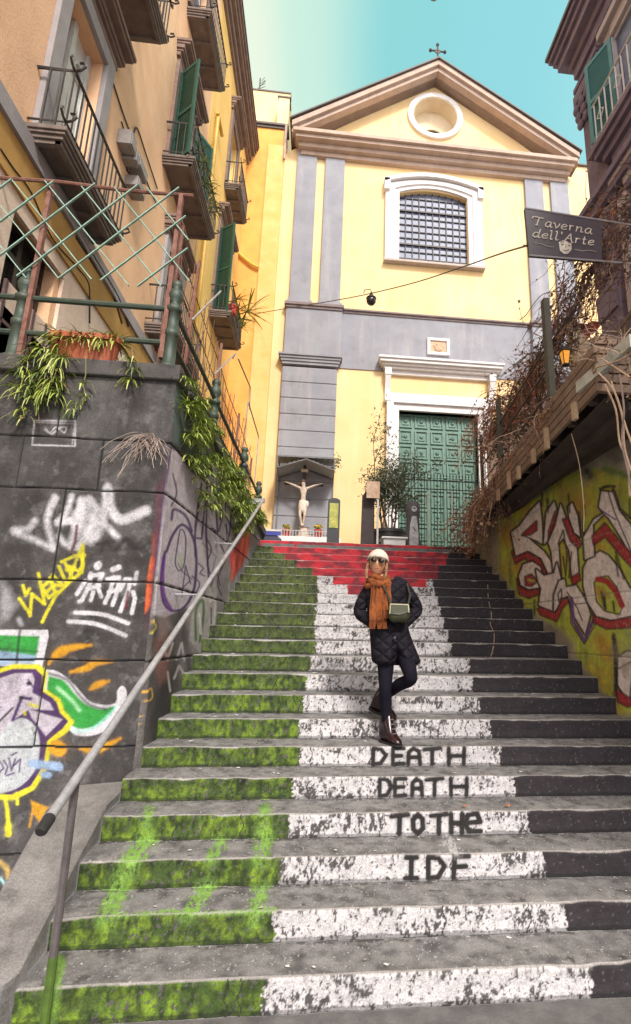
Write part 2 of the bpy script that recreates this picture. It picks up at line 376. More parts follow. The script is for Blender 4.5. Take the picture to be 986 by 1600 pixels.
        wc = np.array(WHITE)*(0.80+0.35*f1[..., None]); dirt = np.clip((dirt-.34)*1.7, 0, 1); wc = wc*(1-dirt[..., None]*.93)+np.array((.034, .030, .029))*dirt[..., None]*.93; col[wm] = wc[wm]; al[wm] = 0.97
        col[rm] = rcol[rm]; al[rm] = 0.95; col[bmask] = bk[bmask]; al[bmask] = 0.97
        ok = m & (sr > 0.02)
        P.c[ok] = col[ok]; P.a[ok] = al[ok]
        lip = on & (sr > 0.975); P.c[lip] = (.34, .31, .29); P.a[lip] = 0.7
        fl_ = ok & (fbm(X*60+n, sr*8+n, 88, 3) > np.where(bmask, .765, .70)); P.c[fl_] = (.09, .08, .078); P.a[fl_] = .9      # chips down to the stone
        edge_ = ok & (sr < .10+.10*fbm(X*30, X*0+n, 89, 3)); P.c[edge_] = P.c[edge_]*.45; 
        # joints between the blocks
        for q in rs.uniform(-1.2, 2.9, 3):
            j = (st == n) & (np.abs(X-q-0.01*np.sin(Z*60)) < (0.0035 if n < 9 else 0.005)); P.c[j] = (0.02, 0.018, 0.018); P.a[j] = 0.9
        crease = (st == n) & (tt > 0.985); P.c[crease] = (0.03, 0.03, 0.03); P.a[crease] = 0.9
        tsel = (st == n) & (tt >= 0.10); tf = np.clip((fbm(X*14, Y*16, 90, 5)-.42)*2.2, 0, 1)*.42; P.c[tsel] = (.055, .05, .048); P.a[tsel] = tf[tsel]
        t2 = tsel & (fbm(X*75, Y*75, 91, 3) > .735); P.c[t2] = (.42, .41, .40); P.a[t2] = .7
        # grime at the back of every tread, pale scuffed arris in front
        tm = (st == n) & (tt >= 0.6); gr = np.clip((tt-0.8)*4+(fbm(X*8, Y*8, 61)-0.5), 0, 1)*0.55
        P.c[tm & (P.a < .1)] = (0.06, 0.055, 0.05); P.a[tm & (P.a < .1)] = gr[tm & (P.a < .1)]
        ar = (st == n) & (tt >= 0) & (tt < (0.10 if n < 9 else 0.22)); P.c[ar] = (0.42, 0.40, 0.39); P.a[ar] = 0.75
    if n0 == 1:
        for n, ls in letters():
            for l in ls:
                pts = []
                for px, b in l:
                    b = 0.12+0.76*b; xx = xat(px, n); a = topx(np.array([[xx, STY[n], STZ[n-1]+(STZ[n]-STZ[n-1])*b]])); pts.append((a[0][0], a[1][0]))
                P.stroke(pts, 6.6 if n > 4 else 8.2, (0.012, 0.010, 0.010), 1.6, 0.99)
                P.stroke(pts, 10.0, (0.012, 0.010, 0.010), 6.0, 0.25)
        # green spray carried over three treads, chalk scribble on the second
        LIME = (0.22, 0.40, 0.07)
        for a, b, w_ in (((200, 1352), (165, 1440), 30), ((230, 1315), (205, 1345), 28), ((325, 1385), (292, 1432), 22), ((345, 1318), (330, 1345), 16),
                         ((408, 1390), (398, 1440), 24), ((415, 1310), (405, 1345), 22), ((232, 1270), (225, 1310), 16), ((415, 1265), (412, 1300), 16)):
            P.stroke([a, b], w_, LIME, 18, 0.55, dry=1); P.stroke([(a[0]+3, a[1]), ((a[0]+b[0])/2-2, (a[1]+b[1])/2), (b[0]-3, b[1])], w_*.5, LIME, 12, 0.35, dry=1)
        P.stroke([(170, 1432), (260, 1424), (330, 1428), (430, 1422)], 7, LIME, 8, 0.6, dry=1)
        P.stroke([(90, 1505), (75, 1596)], 22, LIME, 14, 0.5)
        P.stroke([(640, 1478), (665, 1486), (650, 1500), (690, 1478), (705, 1505)], 2.2, (.42, .42, .42), 2, 0.35, dry=1)
        P.stroke([(700, 1316), (712, 1332)], 16, (.45, .44, .43), 14, 0.6, dry=1)
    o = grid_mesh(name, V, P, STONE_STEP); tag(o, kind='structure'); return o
build_stairs(1, 8, 0.0062, 'stairs')
build_stairs(9, 22, 0.0105, 'stairs')

# ------------------------------------------------------------------ ground
ASPH = mat('lava_paving', S(112, 108, 106), S(84, 82, 82), 6, 0.85, 0.5, 60, stain=S(70, 68, 66), stain_amt=0.4, stain_scale=2)
b = MB(); b.box(-60, 60, -30, 3.085, -0.5, 0.0); tag(b.build('street', ASPH, keep=True), kind='structure')
b = MB(); b.box(-60, 60, STY[22]+0.44, 130, 2.9, STZ_TOP-0.002); tag(b.build('piazza_paving', ASPH, keep=True), kind='structure')
b = MB(); b.box(-1.0, 3.0, STY[22]+0.0, STY[22]+0.5, 2.0, STZ_TOP-0.06); tag(b.build('stairs_core', ASPH, keep=True), kind='structure')

# ------------------------------------------------------------------ stone kerb beside the lowest steps
def kerb():
    c = [(-1.335, 4.52, .70), (-1.335, 4.05, .665), (-1.335, 3.70, .50), (-1.335, 3.38, .345), (-1.335, 3.10, .205), (-1.37, 3.04, .19), (-1.47, 3.02, .19), (-1.60, 3.10, .215), (-1.645, 3.38, .355), (-1.68, 3.70, .50), (-1.72, 4.05, .64), (-1.74, 4.52, .67)]
    top = [Vector(p) for p in c]; mb = MB(); n = len(top); ce = sum(top, Vector())/n
    ins = [p+(ce-p)*0.06+Vector((0, 0, 0.012)) for p in top]; bot = [Vector((p.x, p.y, -0.1)) for p in top]
    low = [p-Vector((0, 0, .03)) for p in top]
    mb.loft([bot, low, top, ins], cap=False); cc = ce+Vector((0, 0, .012)); o = len(mb.v)
    mb.v += [tuple(cc)]; mb.f += [(o-n+i, o-n+(i+1) % n, o) for i in range(n)]; mb.m += [0]*n
    k = mb.build('stone_kerb', mat('kerb_stone', S(136, 132, 129), S(112, 108, 106), 5, .85, .8, 50, stain=S(74, 70, 68), stain_amt=.65, stain_scale=4, grain=.25, grain_scale=90), smooth='auto')
    tag(k, 'sloping grey stone kerb at the left foot of the stairs', 'kerb')
kerb()

# ================================================================== LEFT TERRACE WALL
def Pm(V): return Paint(V)
XC = -1.345; YF = 4.56
WALLM = mat('blackened_wall', S(62, 58, 57), S(42, 39, 39), 3.0, 0.9, 0.8, 30, grain=.25, grain_scale=90, stain=S(25, 23, 24), stain_amt=0.8, stain_scale=1.3,
            streak=S(88, 84, 80), streak_amt=0.4, attr='Paint', wear=0.28, wscale=40, streak_scale=(5, 5, .7))
tw = thing('terrace_wall', (-2.3, YF, 0), 'soot-blackened block wall with tags and flying eye piece, left of the stairs', 'wall')
def front_wall():
    res = 0.0078; x = np.arange(-3.7, XC+0.001, res); z = np.arange(-0.12, 4.02, res)
    X, Z = np.meshgrid(x, z); JZ = [0.98, 1.68, 2.02+0.28, 2.97, 3.42]
    dj = np.min([np.abs(Z-q-0.004*np.sin(X*9+q)) for q in (0.20, 0.93, 1.57, 2.20, 2.97, 3.43)], 0)
    dvs = []
    for (q0, q1, xs) in ((0.2, .93, (-2.6,)), (.93, 1.57, (-2.1, -3.1)), (1.57, 2.2, (-2.66,)), (2.2, 2.97, (-2.15, -3.2)), (2.97, 3.43, (-2.56, -1.9)), (3.43, 4.1, (-2.3,))):
        for q in xs: dvs.append(np.where((Z > q0) & (Z < q1), np.abs(X-q), 9))
    dj = np.minimum(dj, np.min(dvs, 0)); jn = np.clip(1-dj/0.012, 0, 1)
    Y = YF+0.022*jn+0.018*(fbm(X*2.2, Z*2.2, 7)-.5)+0.004*(fbm(X*22, Z*22, 9)-.5)+0*X
    V = np.stack([X, Y, Z], -1); P = Paint(V)
    # damp and grime bands
    band = np.clip((fbm(X*1.5, Z*1.1, 71)-0.45)*3, 0, 1); P.over(band*0.3, (0.09, 0.083, 0.08)); m2 = np.clip((fbm(X*4.5, Z*4.5, 74, 5)-.46)*4, 0, 1); P.over(m2*.42, (.135, .125, .12)); m3 = np.clip((fbm(X*16, Z*16, 75, 4)-.56)*6, 0, 1); P.over(m3*.35, (.19, .18, .175)); m4 = np.clip((fbm(X*7, Z*2.0, 76, 4)-.55)*5, 0, 1)*np.clip((Z-2.0), 0, 1); P.over(m4*.6, (.022, .02, .02))
    up = np.clip((Z-2.9)*2, 0, 1)*np.clip((fbm(X*3, Z*.8, 72)-0.35)*2.4, 0, 1); P.over(up*0.4, (0.13, 0.125, 0.12))
    st = np.clip((fbm(X*9, Z*.9, 73)-0.52)*5, 0, 1); P.over(st*0.4, (0.03, 0.028, 0.028))
    W, WB_, Pu, Ye, Og, Gn, Bl, LB = (.58, .56, .59), (.42, .40, .43), (.05, .014, .09), (.58, .52, .02), (.55, .26, .008), (.008, .25, .02), (.010, .008, .010), (.26, .36, .52)
    def s(pts, w_, col, soft=1.0, a=1.0, smooth=False, taper=False):     # a sprayed line: overspray first, then the line
        P.stroke(pts, w_*1.5, col, w_*.8+5, a*.16, smooth, taper, dry=1); P.stroke(pts, w_, col, soft+.8, a, smooth, taper)
    pg = P.poly
    # small framed sketch
    s([(54, 657), (118, 658), (117, 697), (50, 695), (54, 657)], 1.6, W, 1.2, .95); s([(57, 660), (116, 662), (113, 695)], 1.2, W, 1, .7)
    s([(69, 671), (78, 676), (88, 667), (100, 676), (103, 668), (92, 669), (80, 678), (70, 668)], 1.4, W, 1, .9, True)
    # blurred white tag
    for pts, w_ in (([(22, 828), (42, 827), (55, 814)], 10), ([(22, 831), (50, 842), (82, 857)], 9), ([(86, 778), (74, 810), (78, 836), (84, 856)], 10), ([(112, 776), (104, 800), (90, 817), (108, 815)], 8),
                    ([(90, 816), (120, 812)], 9), ([(92, 838), (100, 848), (112, 856)], 9), ([(128, 782), (122, 815), (112, 850)], 13), ([(140, 780), (152, 800), (140, 830), (122, 855)], 12),
                    ([(168, 762), (163, 800), (155, 830), (142, 846)], 13), ([(168, 770), (176, 800), (192, 812), (228, 798)], 14), ([(160, 815), (172, 828), (184, 840)], 9)):
        s(pts, w_, W, 6, .86, True)
    pg([(112, 800), (140, 785), (152, 815), (130, 845), (112, 838)], W, 10, .5)
    s([(120, 822), (118, 845), (112, 862)], 5, (.10, .015, .02), 2, .9); s([(150, 850), (175, 846), (200, 842), (215, 858), (236, 846)], 6, Bl, 4, .6, True)
    s([(158, 862), (165, 845), (178, 860), (196, 845), (208, 858), (222, 842)], 5, Bl, 4, .6, True)
    # yellow tag
    for pts in ([(30, 935), (44, 955), (47, 962), (50, 928), (70, 944), (60, 896)], [(36, 915), (40, 930), (46, 920)], [(66, 918), (76, 934), (88, 925)], [(66, 918), (78, 906)], [(72, 926), (82, 916)],
                [(78, 903), (86, 925)], [(82, 898), (98, 915), (84, 914)], [(92, 885), (104, 912), (112, 900), (102, 880)], [(96, 878), (118, 868), (132, 868)], [(108, 885), (122, 892), (130, 885), (128, 872)],
                [(104, 890), (116, 886)], [(130, 850), (122, 868), (110, 900)], [(130, 856), (128, 894), (110, 908), (88, 930), (74, 955), (66, 972)]):
        s(pts, 5.0, Ye, 1.6, .95)
    # white tag with two strokes beneath
    s([(152, 885), (154, 882)], 11, W, 2, .95); s([(176, 890), (186, 886)], 8, W, 2, .95)
    for pts in ([(133, 908), (124, 922), (120, 928)], [(142, 896), (140, 914), (128, 938), (124, 940)], [(140, 900), (160, 897), (152, 915), (158, 932)], [(136, 920), (155, 915)], [(146, 925), (142, 938)],
                [(168, 905), (186, 902)], [(178, 902), (172, 925), (164, 942)], [(186, 908), (182, 928), (176, 945)], [(188, 922), (196, 905), (204, 905), (200, 925), (188, 955)], [(214, 895), (210, 912)],
                [(170, 925), (182, 922)], [(208, 925), (211, 935), (206, 958)]):
        s(pts, 6.2, W, 1.6, .95)
    s([(118, 957), (160, 960), (200, 974)], 6.5, W, 1.6, .95, True); s([(107, 971), (150, 975), (196, 993)], 6.5, W, 1.6, .95, True)
    s([(200, 925), (196, 950)], 5, (.10, .015, .02), 2, .8)
    # pale blot at the left
    pg([(0, 905), (14, 918), (26, 945), (10, 968), (0, 972)], WB_, 14, .55); s([(30, 968), (33, 975)], 7, WB_, 6, .7)
    # orange edge of the corner
    pg([(236, 870), (243, 872), (240, 900), (236, 945), (226, 960), (228, 930), (230, 900)], (.62, .10, .02), 3, .9); pg([(238, 835), (246, 830), (243, 875), (236, 880)], (.30, .07, .03), 5, .6)
    pg([(243, 765), (256, 735), (250, 860), (244, 900), (237, 990), (228, 985), (238, 880)], (.10, .025, .05), 6, .6)
    # ---- the flying eye piece
    pg([(-6, 984), (75, 984), (76, 994), (66, 1042), (-6, 1040)], W, 1.5, .97); pg([(-6, 992), (62, 994), (56, 1032), (-6, 1028)], Gn, 3, .97)
    pg([(-6, 1016), (56, 1024), (54, 1040), (-6, 1040)], LB, 4, .9); s([(-2, 1014), (60, 1018)], 3, Bl, 3, .6); s([(31, 985), (26, 1030), (27, 1065)], 3.5, Bl, 2, .85)
    # wing
    pg([(72, 1046), (92, 1050), (118, 1072), (138, 1094), (158, 1101), (180, 1098), (184, 1078), (192, 1072), (198, 1082), (194, 1104), (180, 1128), (158, 1145), (132, 1150), (112, 1144), (90, 1110), (70, 1080)], W, 2, .97, True)
    pg([(76, 1056), (100, 1064), (118, 1085), (134, 1100), (158, 1108), (180, 1104), (165, 1124), (145, 1136), (120, 1138), (100, 1120), (75, 1085)], Gn, 3, .97, True)
    s([(76, 1052), (104, 1062), (124, 1086), (142, 1102), (165, 1108)], 4, Bl, 3, .8, True); s([(90, 1075), (112, 1094), (124, 1110)], 4, (.5, .8, .5), 5, .7, True)
    s([(114, 1142), (140, 1140), (165, 1122), (182, 1104)], 3, (.3, .7, .6), 3, .8, True)
    # body: yellow rim, purple outline, pale fill
    out = [(-8, 1050), (20, 1040), (60, 1040), (72, 1052), (68, 1078), (92, 1094), (98, 1112), (113, 1128), (104, 1142), (78, 1160), (72, 1200), (52, 1232), (20, 1248), (-8, 1246)]
    pg(out, Ye, 2, .97); s(out, 5, Ye, 2, .95)
    pg([(-8, 1054), (20, 1045), (56, 1045), (67, 1056), (64, 1078), (88, 1096), (94, 1114), (107, 1127), (98, 1138), (74, 1158), (68, 1196), (48, 1228), (18, 1242), (-8, 1240)], Pu, 1.5, .98)
    fl = (.46, .41, .47)
    pg([(-8, 1062), (24, 1052), (50, 1052), (54, 1062), (50, 1082), (78, 1098), (84, 1110), (46, 1108), (22, 1124), (8, 1150), (-8, 1170)], fl, 2, .96); pg([(44, 1108), (98, 1124), (72, 1150), (50, 1122)], fl, 2, .96)
    pg([(-8, 1160), (10, 1134), (34, 1122), (54, 1134), (62, 1160), (58, 1196), (40, 1222), (16, 1236), (-8, 1232)], (.42, .44, .45), 2, .97, True)
    s([(20, 1125), (34, 1090), (48, 1092)], 5, Pu, 1.5, .98); s([(44, 1062), (52, 1074), (82, 1092)], 3, Pu, 1.5, .9); s([(46, 1100), (58, 1104)], 4.5, Ye, 1.5, .95); s([(38, 1112), (39, 1116)], 4, Ye, 1.5, .9)
    s([(44, 1068), (47, 1068)], 6, Bl, 1.5, .95); s([(32, 1090), (35, 1090)], 5, Bl, 1.5, .95); s([(-2, 1128), (8, 1118), (20, 1106)], 3.5, Bl, 1.5, .9); s([(50, 1136), (54, 1148), (55, 1158)], 1.8, Bl, 1.2, .8)
    for pts in ([(0, 1190), (6, 1200), (-2, 1208)], [(6, 1188), (12, 1198), (8, 1210)], [(14, 1184), (18, 1204), (24, 1186)], [(22, 1196), (32, 1186), (30, 1206)], [(18, 1180), (26, 1176)], [(10, 1212), (22, 1208)]): s(pts, 2.6, Pu, 1, .95)
    s([(8, 1246), (12, 1270), (13, 1300)], 6, Ye, 2, .97); s([(13, 1290), (13, 1303)], 10, Ye, 2, .97); s([(26, 1240), (27, 1256)], 5, Ye, 2, .95)
    s([(50, 1193), (92, 1198)], 13, LB, 3, .95); s([(68, 1210), (76, 1211)], 10, LB, 3, .95)
    # orange flames
    for pts in ([(76, 1037), (92, 1018), (112, 1012), (142, 1008)], [(110, 1050), (135, 1044), (150, 1036), (174, 1034)], [(141, 1077), (152, 1070), (170, 1064)], [(126, 1170), (150, 1172), (188, 1154)]):
        s(pts, 11, Og, 4, .93, True, True)
    s([(88, 1168), (92, 1170)], 24, Og, 4, .93); s([(88, 1024), (100, 1018)], 12, Og, 3, .9)
    pg([(48, 1250), (56, 1254), (76, 1262), (110, 1250), (140, 1246), (182, 1250), (182, 1266), (130, 1272), (60, 1284), (52, 1270)], Og, 4, .93); s([(52, 1262), (46, 1292)], 3, Og, 2, .9)
    # bottom-left scrap below the kerb line
    s([(0, 1348), (10, 1356), (14, 1372)], 8, (.45, .30, .08), 5, .8, True); s([(0, 1372), (8, 1382), (6, 1400)], 4, (.35, .6, .6), 3, .8)
    P.a *= 1-.25*np.clip((fbm(X*55, Z*55, 93, 4)-.50)*4, 0, 1); P.a *= 1-.35*np.clip((fbm(X*5, Z*4, 94, 4)-.5)*5, 0, 1); P.c *= (.72+.5*fbm(X*12, Z*10, 96, 4))[..., None]
    jm = jn > 0.35; P.c[jm] = (0.015, 0.014, 0.014); P.a[jm] = 0.85
    grid_mesh('front_face', V, P, WALLM, parent=tw)
front_wall()
def topZ(Y): return 4.10-0.085*np.maximum(Y-4.6, 0)
def side_wall():
    res = 0.0105; y = np.arange(YF, 9.95, res*1.3); t = np.linspace(0, 1, 330)
    Yy, T = np.meshgrid(y, t); Zz = 0.3+(topZ(Yy)-0.06-0.3)*T
    X = wallL(Yy)-0.055+0.05*(1-T)
    dj = np.min([np.abs(Zz-q) for q in (1.57, 2.2, 2.97, 3.43)], 0); jn = np.clip(1-dj/.014, 0, 1)
    X = X-0.02*jn+0.02*(fbm(Yy*2.5, Zz*2.5, 17)-.5); X[:, 0] = XC
    V = np.stack([X, Yy, Zz], -1); P = Paint(V); s = P.stroke; pg = P.poly
    Pu, GY, Bl = (.05, .015, .085), (.46, .41, .44), (.02, .015, .018)
    P.over(np.clip((fbm(Yy*2, Zz*2, 81)-.3)*2, 0, 1)*.6, (.24, .22, .205))
    pg([(330, 720), (400, 790), (404, 850), (380, 905), (350, 960), (330, 1010), (300, 1040), (290, 960), (330, 900), (345, 800)], (.24, .22, .21), 10, .7)
    pg([(262, 700), (275, 705), (300, 740), (318, 752), (345, 730), (372, 760), (376, 800), (350, 870), (300, 945), (255, 965), (240, 960), (244, 860), (252, 780)], GY, 5, .9)
    pg([(262, 575), (300, 600), (330, 740), (310, 740), (285, 700), (270, 690)], (.10, .15, .13), 10, .6)
    P.over(np.clip((fbm(Yy*9, Zz*9, 82)-.5)*4, 0, 1)*.35*(P.a > .8), (.5, .48, .47))
    # purple round letter and its sharp companions
    s([(266, 700), (258, 760), (254, 800), (246, 860), (244, 900)], 5, Pu, 2.5, .9, True)
    s([(258, 862), (252, 900), (254, 935), (264, 952), (284, 952), (300, 930), (306, 900), (306, 860), (298, 832), (284, 820), (270, 836), (260, 862)], 4.2, Pu, 1.8, .95, True)
    s([(256, 870), (254, 900), (256, 930), (268, 954)], 6, (.12, .02, .22), 2, .9, True)
    s([(276, 860), (282, 828), (290, 840), (288, 880), (280, 892), (274, 880), (276, 860)], 2.2, Pu, 1.2, .9, True); s([(278, 880), (284, 892), (300, 905)], 1.8, Pu, 1.2, .8)
    s([(284, 932), (290, 884), (298, 912)], 2, Pu, 1.2, .9); s([(286, 918), (296, 908)], 2, Pu, 1.2, .9); s([(281, 868), (284, 886)], 6, (.25, .35, .12), 5, .5)
    s([(268, 812), (272, 796), (290, 806), (300, 830)], 4, Pu, 2, .9, True); s([(305, 870), (305, 822), (315, 756), (304, 840), (315, 842), (324, 752), (322, 830), (326, 905)], 3, Pu, 1.4, .92)
    s([(332, 826), (340, 832), (336, 770), (346, 786), (344, 812)], 3.2, Pu, 1.4, .92); s([(336, 744), (342, 768), (350, 742)], 1.8, Pu, 1.2, .8)
    s([(310, 880), (318, 888), (312, 896), (320, 900)], 2.4, Pu, 1.4, .8); s([(352, 820), (358, 838), (362, 800)], 2.2, (.05, .04, .05), 1.5, .8); s([(316, 848), (338, 870), (330, 900)], 1.6, Bl, 1.2, .6)
    s([(354, 818), (354, 840), (360, 848)], 2, Bl, 1.2, .7); s([(366, 780), (372, 800), (362, 812)], 2, Bl, 1.2, .6)
    for pts in ([(340, 770), (348, 800), (342, 830)], [(356, 770), (352, 800), (360, 825), (354, 850)], [(344, 850), (352, 870), (346, 890)], [(330, 915), (338, 895), (344, 915)], [(366, 790), (360, 815), (370, 840)], [(374, 800), (376, 830)], [(300, 900), (312, 912), (304, 930)], [(322, 840), (330, 858), (324, 880), (330, 900)], [(270, 740), (276, 770), (268, 790)], [(348, 880), (340, 910), (346, 930)]): s(pts, 2.4, (.05, .02, .06), 1.4, .85, True)
    for pts in ([(380, 805), (392, 800), (388, 822)], [(338, 712), (352, 725)], [(346, 870), (356, 862)], [(322, 948), (330, 962), (322, 985)]): s(pts, 3, (.55, .52, .52), 2, .7)
    # red and orange patch
    pg([(358, 868), (372, 850), (384, 830), (390, 826), (390, 852), (378, 884), (362, 908)], (.52, .04, .05), 3, .92)
    for a, b_ in (((368, 866), (362, 905)), ((380, 842), (374, 886)), ((388, 832), (384, 870))): s([a, b_], 4.5, (.75, .14, .06), 2, .85)
    # lower tags beyond the handrail
    pg([(300, 960), (318, 930), (338, 925), (338, 960), (328, 1000), (312, 1020), (296, 1000)], (.40, .38, .36), 4, .8); s([(306, 1000), (306, 955), (316, 938), (318, 960), (312, 1002)], 4, (.06, .14, .03), 2, .9, True)
    s([(312, 960), (314, 990)], 4, (.6, .6, .58), 2, .9); s([(328, 940), (336, 935), (334, 975), (326, 992)], 3, (.6, .58, .55), 2, .8, True); s([(330, 950), (330, 975)], 2, Bl, 1.5, .8)
    for pts in ([(276, 1030), (284, 1005), (288, 1032)], [(272, 1060), (280, 1040), (290, 1058)], [(262, 1050), (266, 1080)], [(256, 1010), (262, 1030), (270, 1005)]): s(pts, 3.5, (.45, .42, .42), 2, .7)
    pg([(240, 1000), (256, 985), (268, 1000), (262, 1060), (248, 1075), (240, 1040)], (.20, .08, .06), 8, .55); pg([(245, 965), (262, 960), (270, 980), (250, 1000)], (.3, .22, .2), 8, .5)
    s([(220, 1078), (226, 1092), (222, 1102)], 2, (.65, .36, .03), 1.5, .9); s([(228, 1085), (236, 1075), (238, 1090), (230, 1095), (228, 1085)], 2, (.65, .36, .03), 1.5, .9, True); s([(208, 1122), (222, 1118)], 2, (.65, .36, .03), 1.5, .9)
    s([(198, 1140), (215, 1132)], 2, (.65, .36, .03), 1.5, .9); s([(240, 968), (244, 980), (238, 990)], 2.4, (.55, .40, .03), 1.5, .8)
    jm = jn > 0.4; P.c[jm] = (0.03, 0.028, 0.028); P.a[jm] = .7
    grid_mesh('side_face', V, P, WALLM, parent=tw)
side_wall()
COPE = mat('coping_stone', S(84, 80, 78), S(58, 55, 54), 5, .9, .6, 40, stain=S(48, 46, 44), stain_amt=.6, stain_scale=2.5)
b = MB(); b.box(-3.7, -1.31, YF-0.045, YF+0.30, 4.02, 4.17)
b.loft([[(xx, y_, z_) for xx, z_ in ((wallL(y_)-0.40, topZ(y_)-.06), (wallL(y_)+0.0, topZ(y_)-.06), (wallL(y_)+0.0, topZ(y_)+.07), (wallL(y_)-0.40, topZ(y_)+.07))] for y_ in (YF+0.305, 6.5, 8.2, 9.95)])
b.build('coping', COPE, tw, bevel=0.012)
b = MB(); b.box(-3.7, XC-.02, YF+.06, YF+.3, -.1, 4.03); b.box(-1.7, XC-0.06, YF+.3, 9.9, 0, 3.5); b.box(-1.7, -1.02, 9.90, 9.96, 2, 3.72); b.build('core', COPE, tw)
b = MB(); b.box(-3.35, -1.45, YF+.1, 9.95, 3.3, 3.8); b.box(-3.35, -1.3, 7.3, 9.95, 3.2, 3.5); tag(b.build('terrace_floor', ASPH, keep=True), kind='structure')

# ================================================================== RIGHT GRAFFITI WALL
RWM = mat('concrete_wall', S(160, 148, 128), S(124, 113, 97), 3, .9, .5, 40, stain=S(62, 56, 48), stain_amt=.6, stain_scale=1.2, streak=S(128, 118, 100), streak_amt=.3, attr='Paint', wear=.30, wscale=35)
def right_wall():
    y = np.arange(3.2, 9.75, 0.0125); z = np.arange(0.2, 3.98, 0.0115); Yy, Zz = np.meshgrid(y, z)
    dj = np.abs(((Zz-0.1) % 0.62)-0.31); jn = np.clip(1-dj/.010, 0, 1)
    X = wallR(Yy)+0.012*jn+0.022*(fbm(Yy*2, Zz*2, 19)-.5)+.004*(fbm(Yy*20, Zz*20, 20)-.5)
    V = np.stack([X, Yy, Zz], -1); P = Paint(V); s = P.stroke; pg = P.poly
    LG, DG, OR, Wt, Rd, Ol, Pp = (.46, .50, .045), (.05, .13, .045), (.48, .22, .03), (.78, .68, .62), (.36, .018, .03), (.018, .008, .010), (.12, .04, .19)
    n1 = fbm(Yy*3, Zz*2.2, 91); n2 = fbm(Yy*5+9, Zz*2, 92)
    pg([(780, 800), (800, 792), (830, 778), (850, 770), (872, 745), (905, 738), (915, 760), (925, 735), (955, 732), (975, 742), (1010, 735), (1010, 1115), (965, 1118), (930, 1060), (905, 1035), (880, 985), (846, 965), (820, 950), (800, 920), (780, 890)], LG, 12, .9)
    ins = P.a > .5; P.over(np.clip((n1-.5)*4, 0, 1)*.55*ins, OR); P.over(np.clip((n2-.55)*5, 0, 1)*.6*ins, DG)
    for cx, cy, w_ in ((893, 772, 26), (905, 790, 16), (850, 815, 18), (810, 880, 18), (940, 1000, 22), (948, 1018, 16), (792, 830, 24)): s([(cx, cy), (cx+3, cy+10)], w_, OR, 16, .7)
    for a, b_, w_ in (((930, 738), (935, 800), 12), ((955, 735), (950, 790), 14), ((898, 742), (880, 800), 18), ((975, 745), (985, 800), 12)): s([a, b_], w_, (.32, .36, .04), 10, .6)
    s([(918, 737), (922, 744)], 12, (.03, .03, .05), 9, .8); s([(945, 733), (985, 745)], 10, DG, 8, .7)
    def lt(pts, closed=True, fill=Wt):          # a letter limb: dark outline round a pale filling
        s(list(pts)+[pts[0]], 6.4, Ol, 2.2, .96); pg(pts, fill, 1.5, .97)
    def red(pts): s(list(pts)+[pts[0]], 4.8, Ol, 2.0, .92); pg(pts, Rd, 1.5, .96)
    # E : first letter
    red([(800, 862), (812, 858), (840, 866), (856, 888), (866, 905), (876, 925), (868, 935), (850, 905), (836, 880), (818, 872), (806, 880)])
    lt([(799, 832), (812, 822), (828, 800), (843, 784), (846, 810), (848, 850), (838, 845), (822, 838), (850, 862), (862, 880), (868, 900), (858, 898), (846, 872), (825, 860), (806, 868)])
    red([(816, 836), (838, 815), (838, 828), (828, 835)]); s([(820, 838), (840, 846)], 2, Ol, 1.2, .9)
    lt([(850, 850), (854, 800), (866, 784), (869, 795), (862, 825), (856, 845)]); red([(858, 830), (868, 800), (872, 800), (868, 830), (858, 850)])
    # round letter
    red([(808, 905), (812, 928), (826, 934), (842, 928), (844, 915), (830, 924), (816, 920)])
    lt([(811, 900), (818, 882), (832, 878), (844, 886), (848, 904), (842, 918), (826, 920), (814, 914)]); red([(821, 902), (830, 898), (839, 908), (830, 915), (822, 914)]); s([(826, 906), (834, 908)], 4, LG, 2, .9)
    # N and A between
    lt([(857, 848), (868, 822), (876, 788), (886, 815), (900, 845), (904, 900), (894, 900), (890, 860), (880, 840), (872, 850), (876, 905), (866, 905), (862, 862)])
    red([(880, 812), (888, 810), (900, 838), (908, 848), (904, 856), (892, 845)]); lt([(888, 792), (894, 786), (902, 806), (906, 838), (898, 832), (890, 810)])
    s([(872, 850), (880, 828), (886, 866), (884, 900), (880, 870)], 2.6, Ol, 1.4, .9); s([(893, 862), (889, 903)], 2.4, Ol, 1.4, .9)
    red([(893, 903), (904, 896), (906, 906), (896, 914)])
    lt([(838, 890), (850, 900), (866, 896), (870, 880), (876, 905), (868, 915), (862, 950), (866, 955), (850, 950), (842, 945), (846, 920), (840, 905)])
    red([(840, 952), (846, 950), (868, 958), (876, 935), (886, 930), (894, 945), (888, 940), (878, 950), (870, 970), (845, 960)])
    lt([(866, 955), (866, 930), (874, 908), (882, 905), (884, 918), (900, 915), (916, 940), (922, 960), (914, 990), (896, 960), (888, 930), (876, 935), (870, 950)]); s([(873, 940), (872, 928), (877, 920), (878, 932), (873, 940)], 2.4, Ol, 1.3, .9)
    s([(886, 925), (902, 950), (910, 970)], 2.2, Ol, 1.3, .9); s([(900, 944), (920, 942)], 1.8, Ol, 1.3, .8); s([(893, 935), (896, 972), (913, 1002), (926, 972), (930, 965)], 5.5, Pp, 1.6, .95); s([(890, 935), (892, 974), (913, 1007), (930, 976)], 1.8, Ol, 1.3, .9)
    # big O and the arrow above
    red([(927, 958), (950, 968), (985, 962), (1000, 955), (1002, 972), (985, 980), (948, 982), (928, 972)])
    lt([(912, 888), (920, 872), (938, 862), (950, 868), (968, 890), (984, 920), (1005, 915), (1005, 950), (985, 962), (955, 968), (932, 962), (918, 940), (912, 915)])
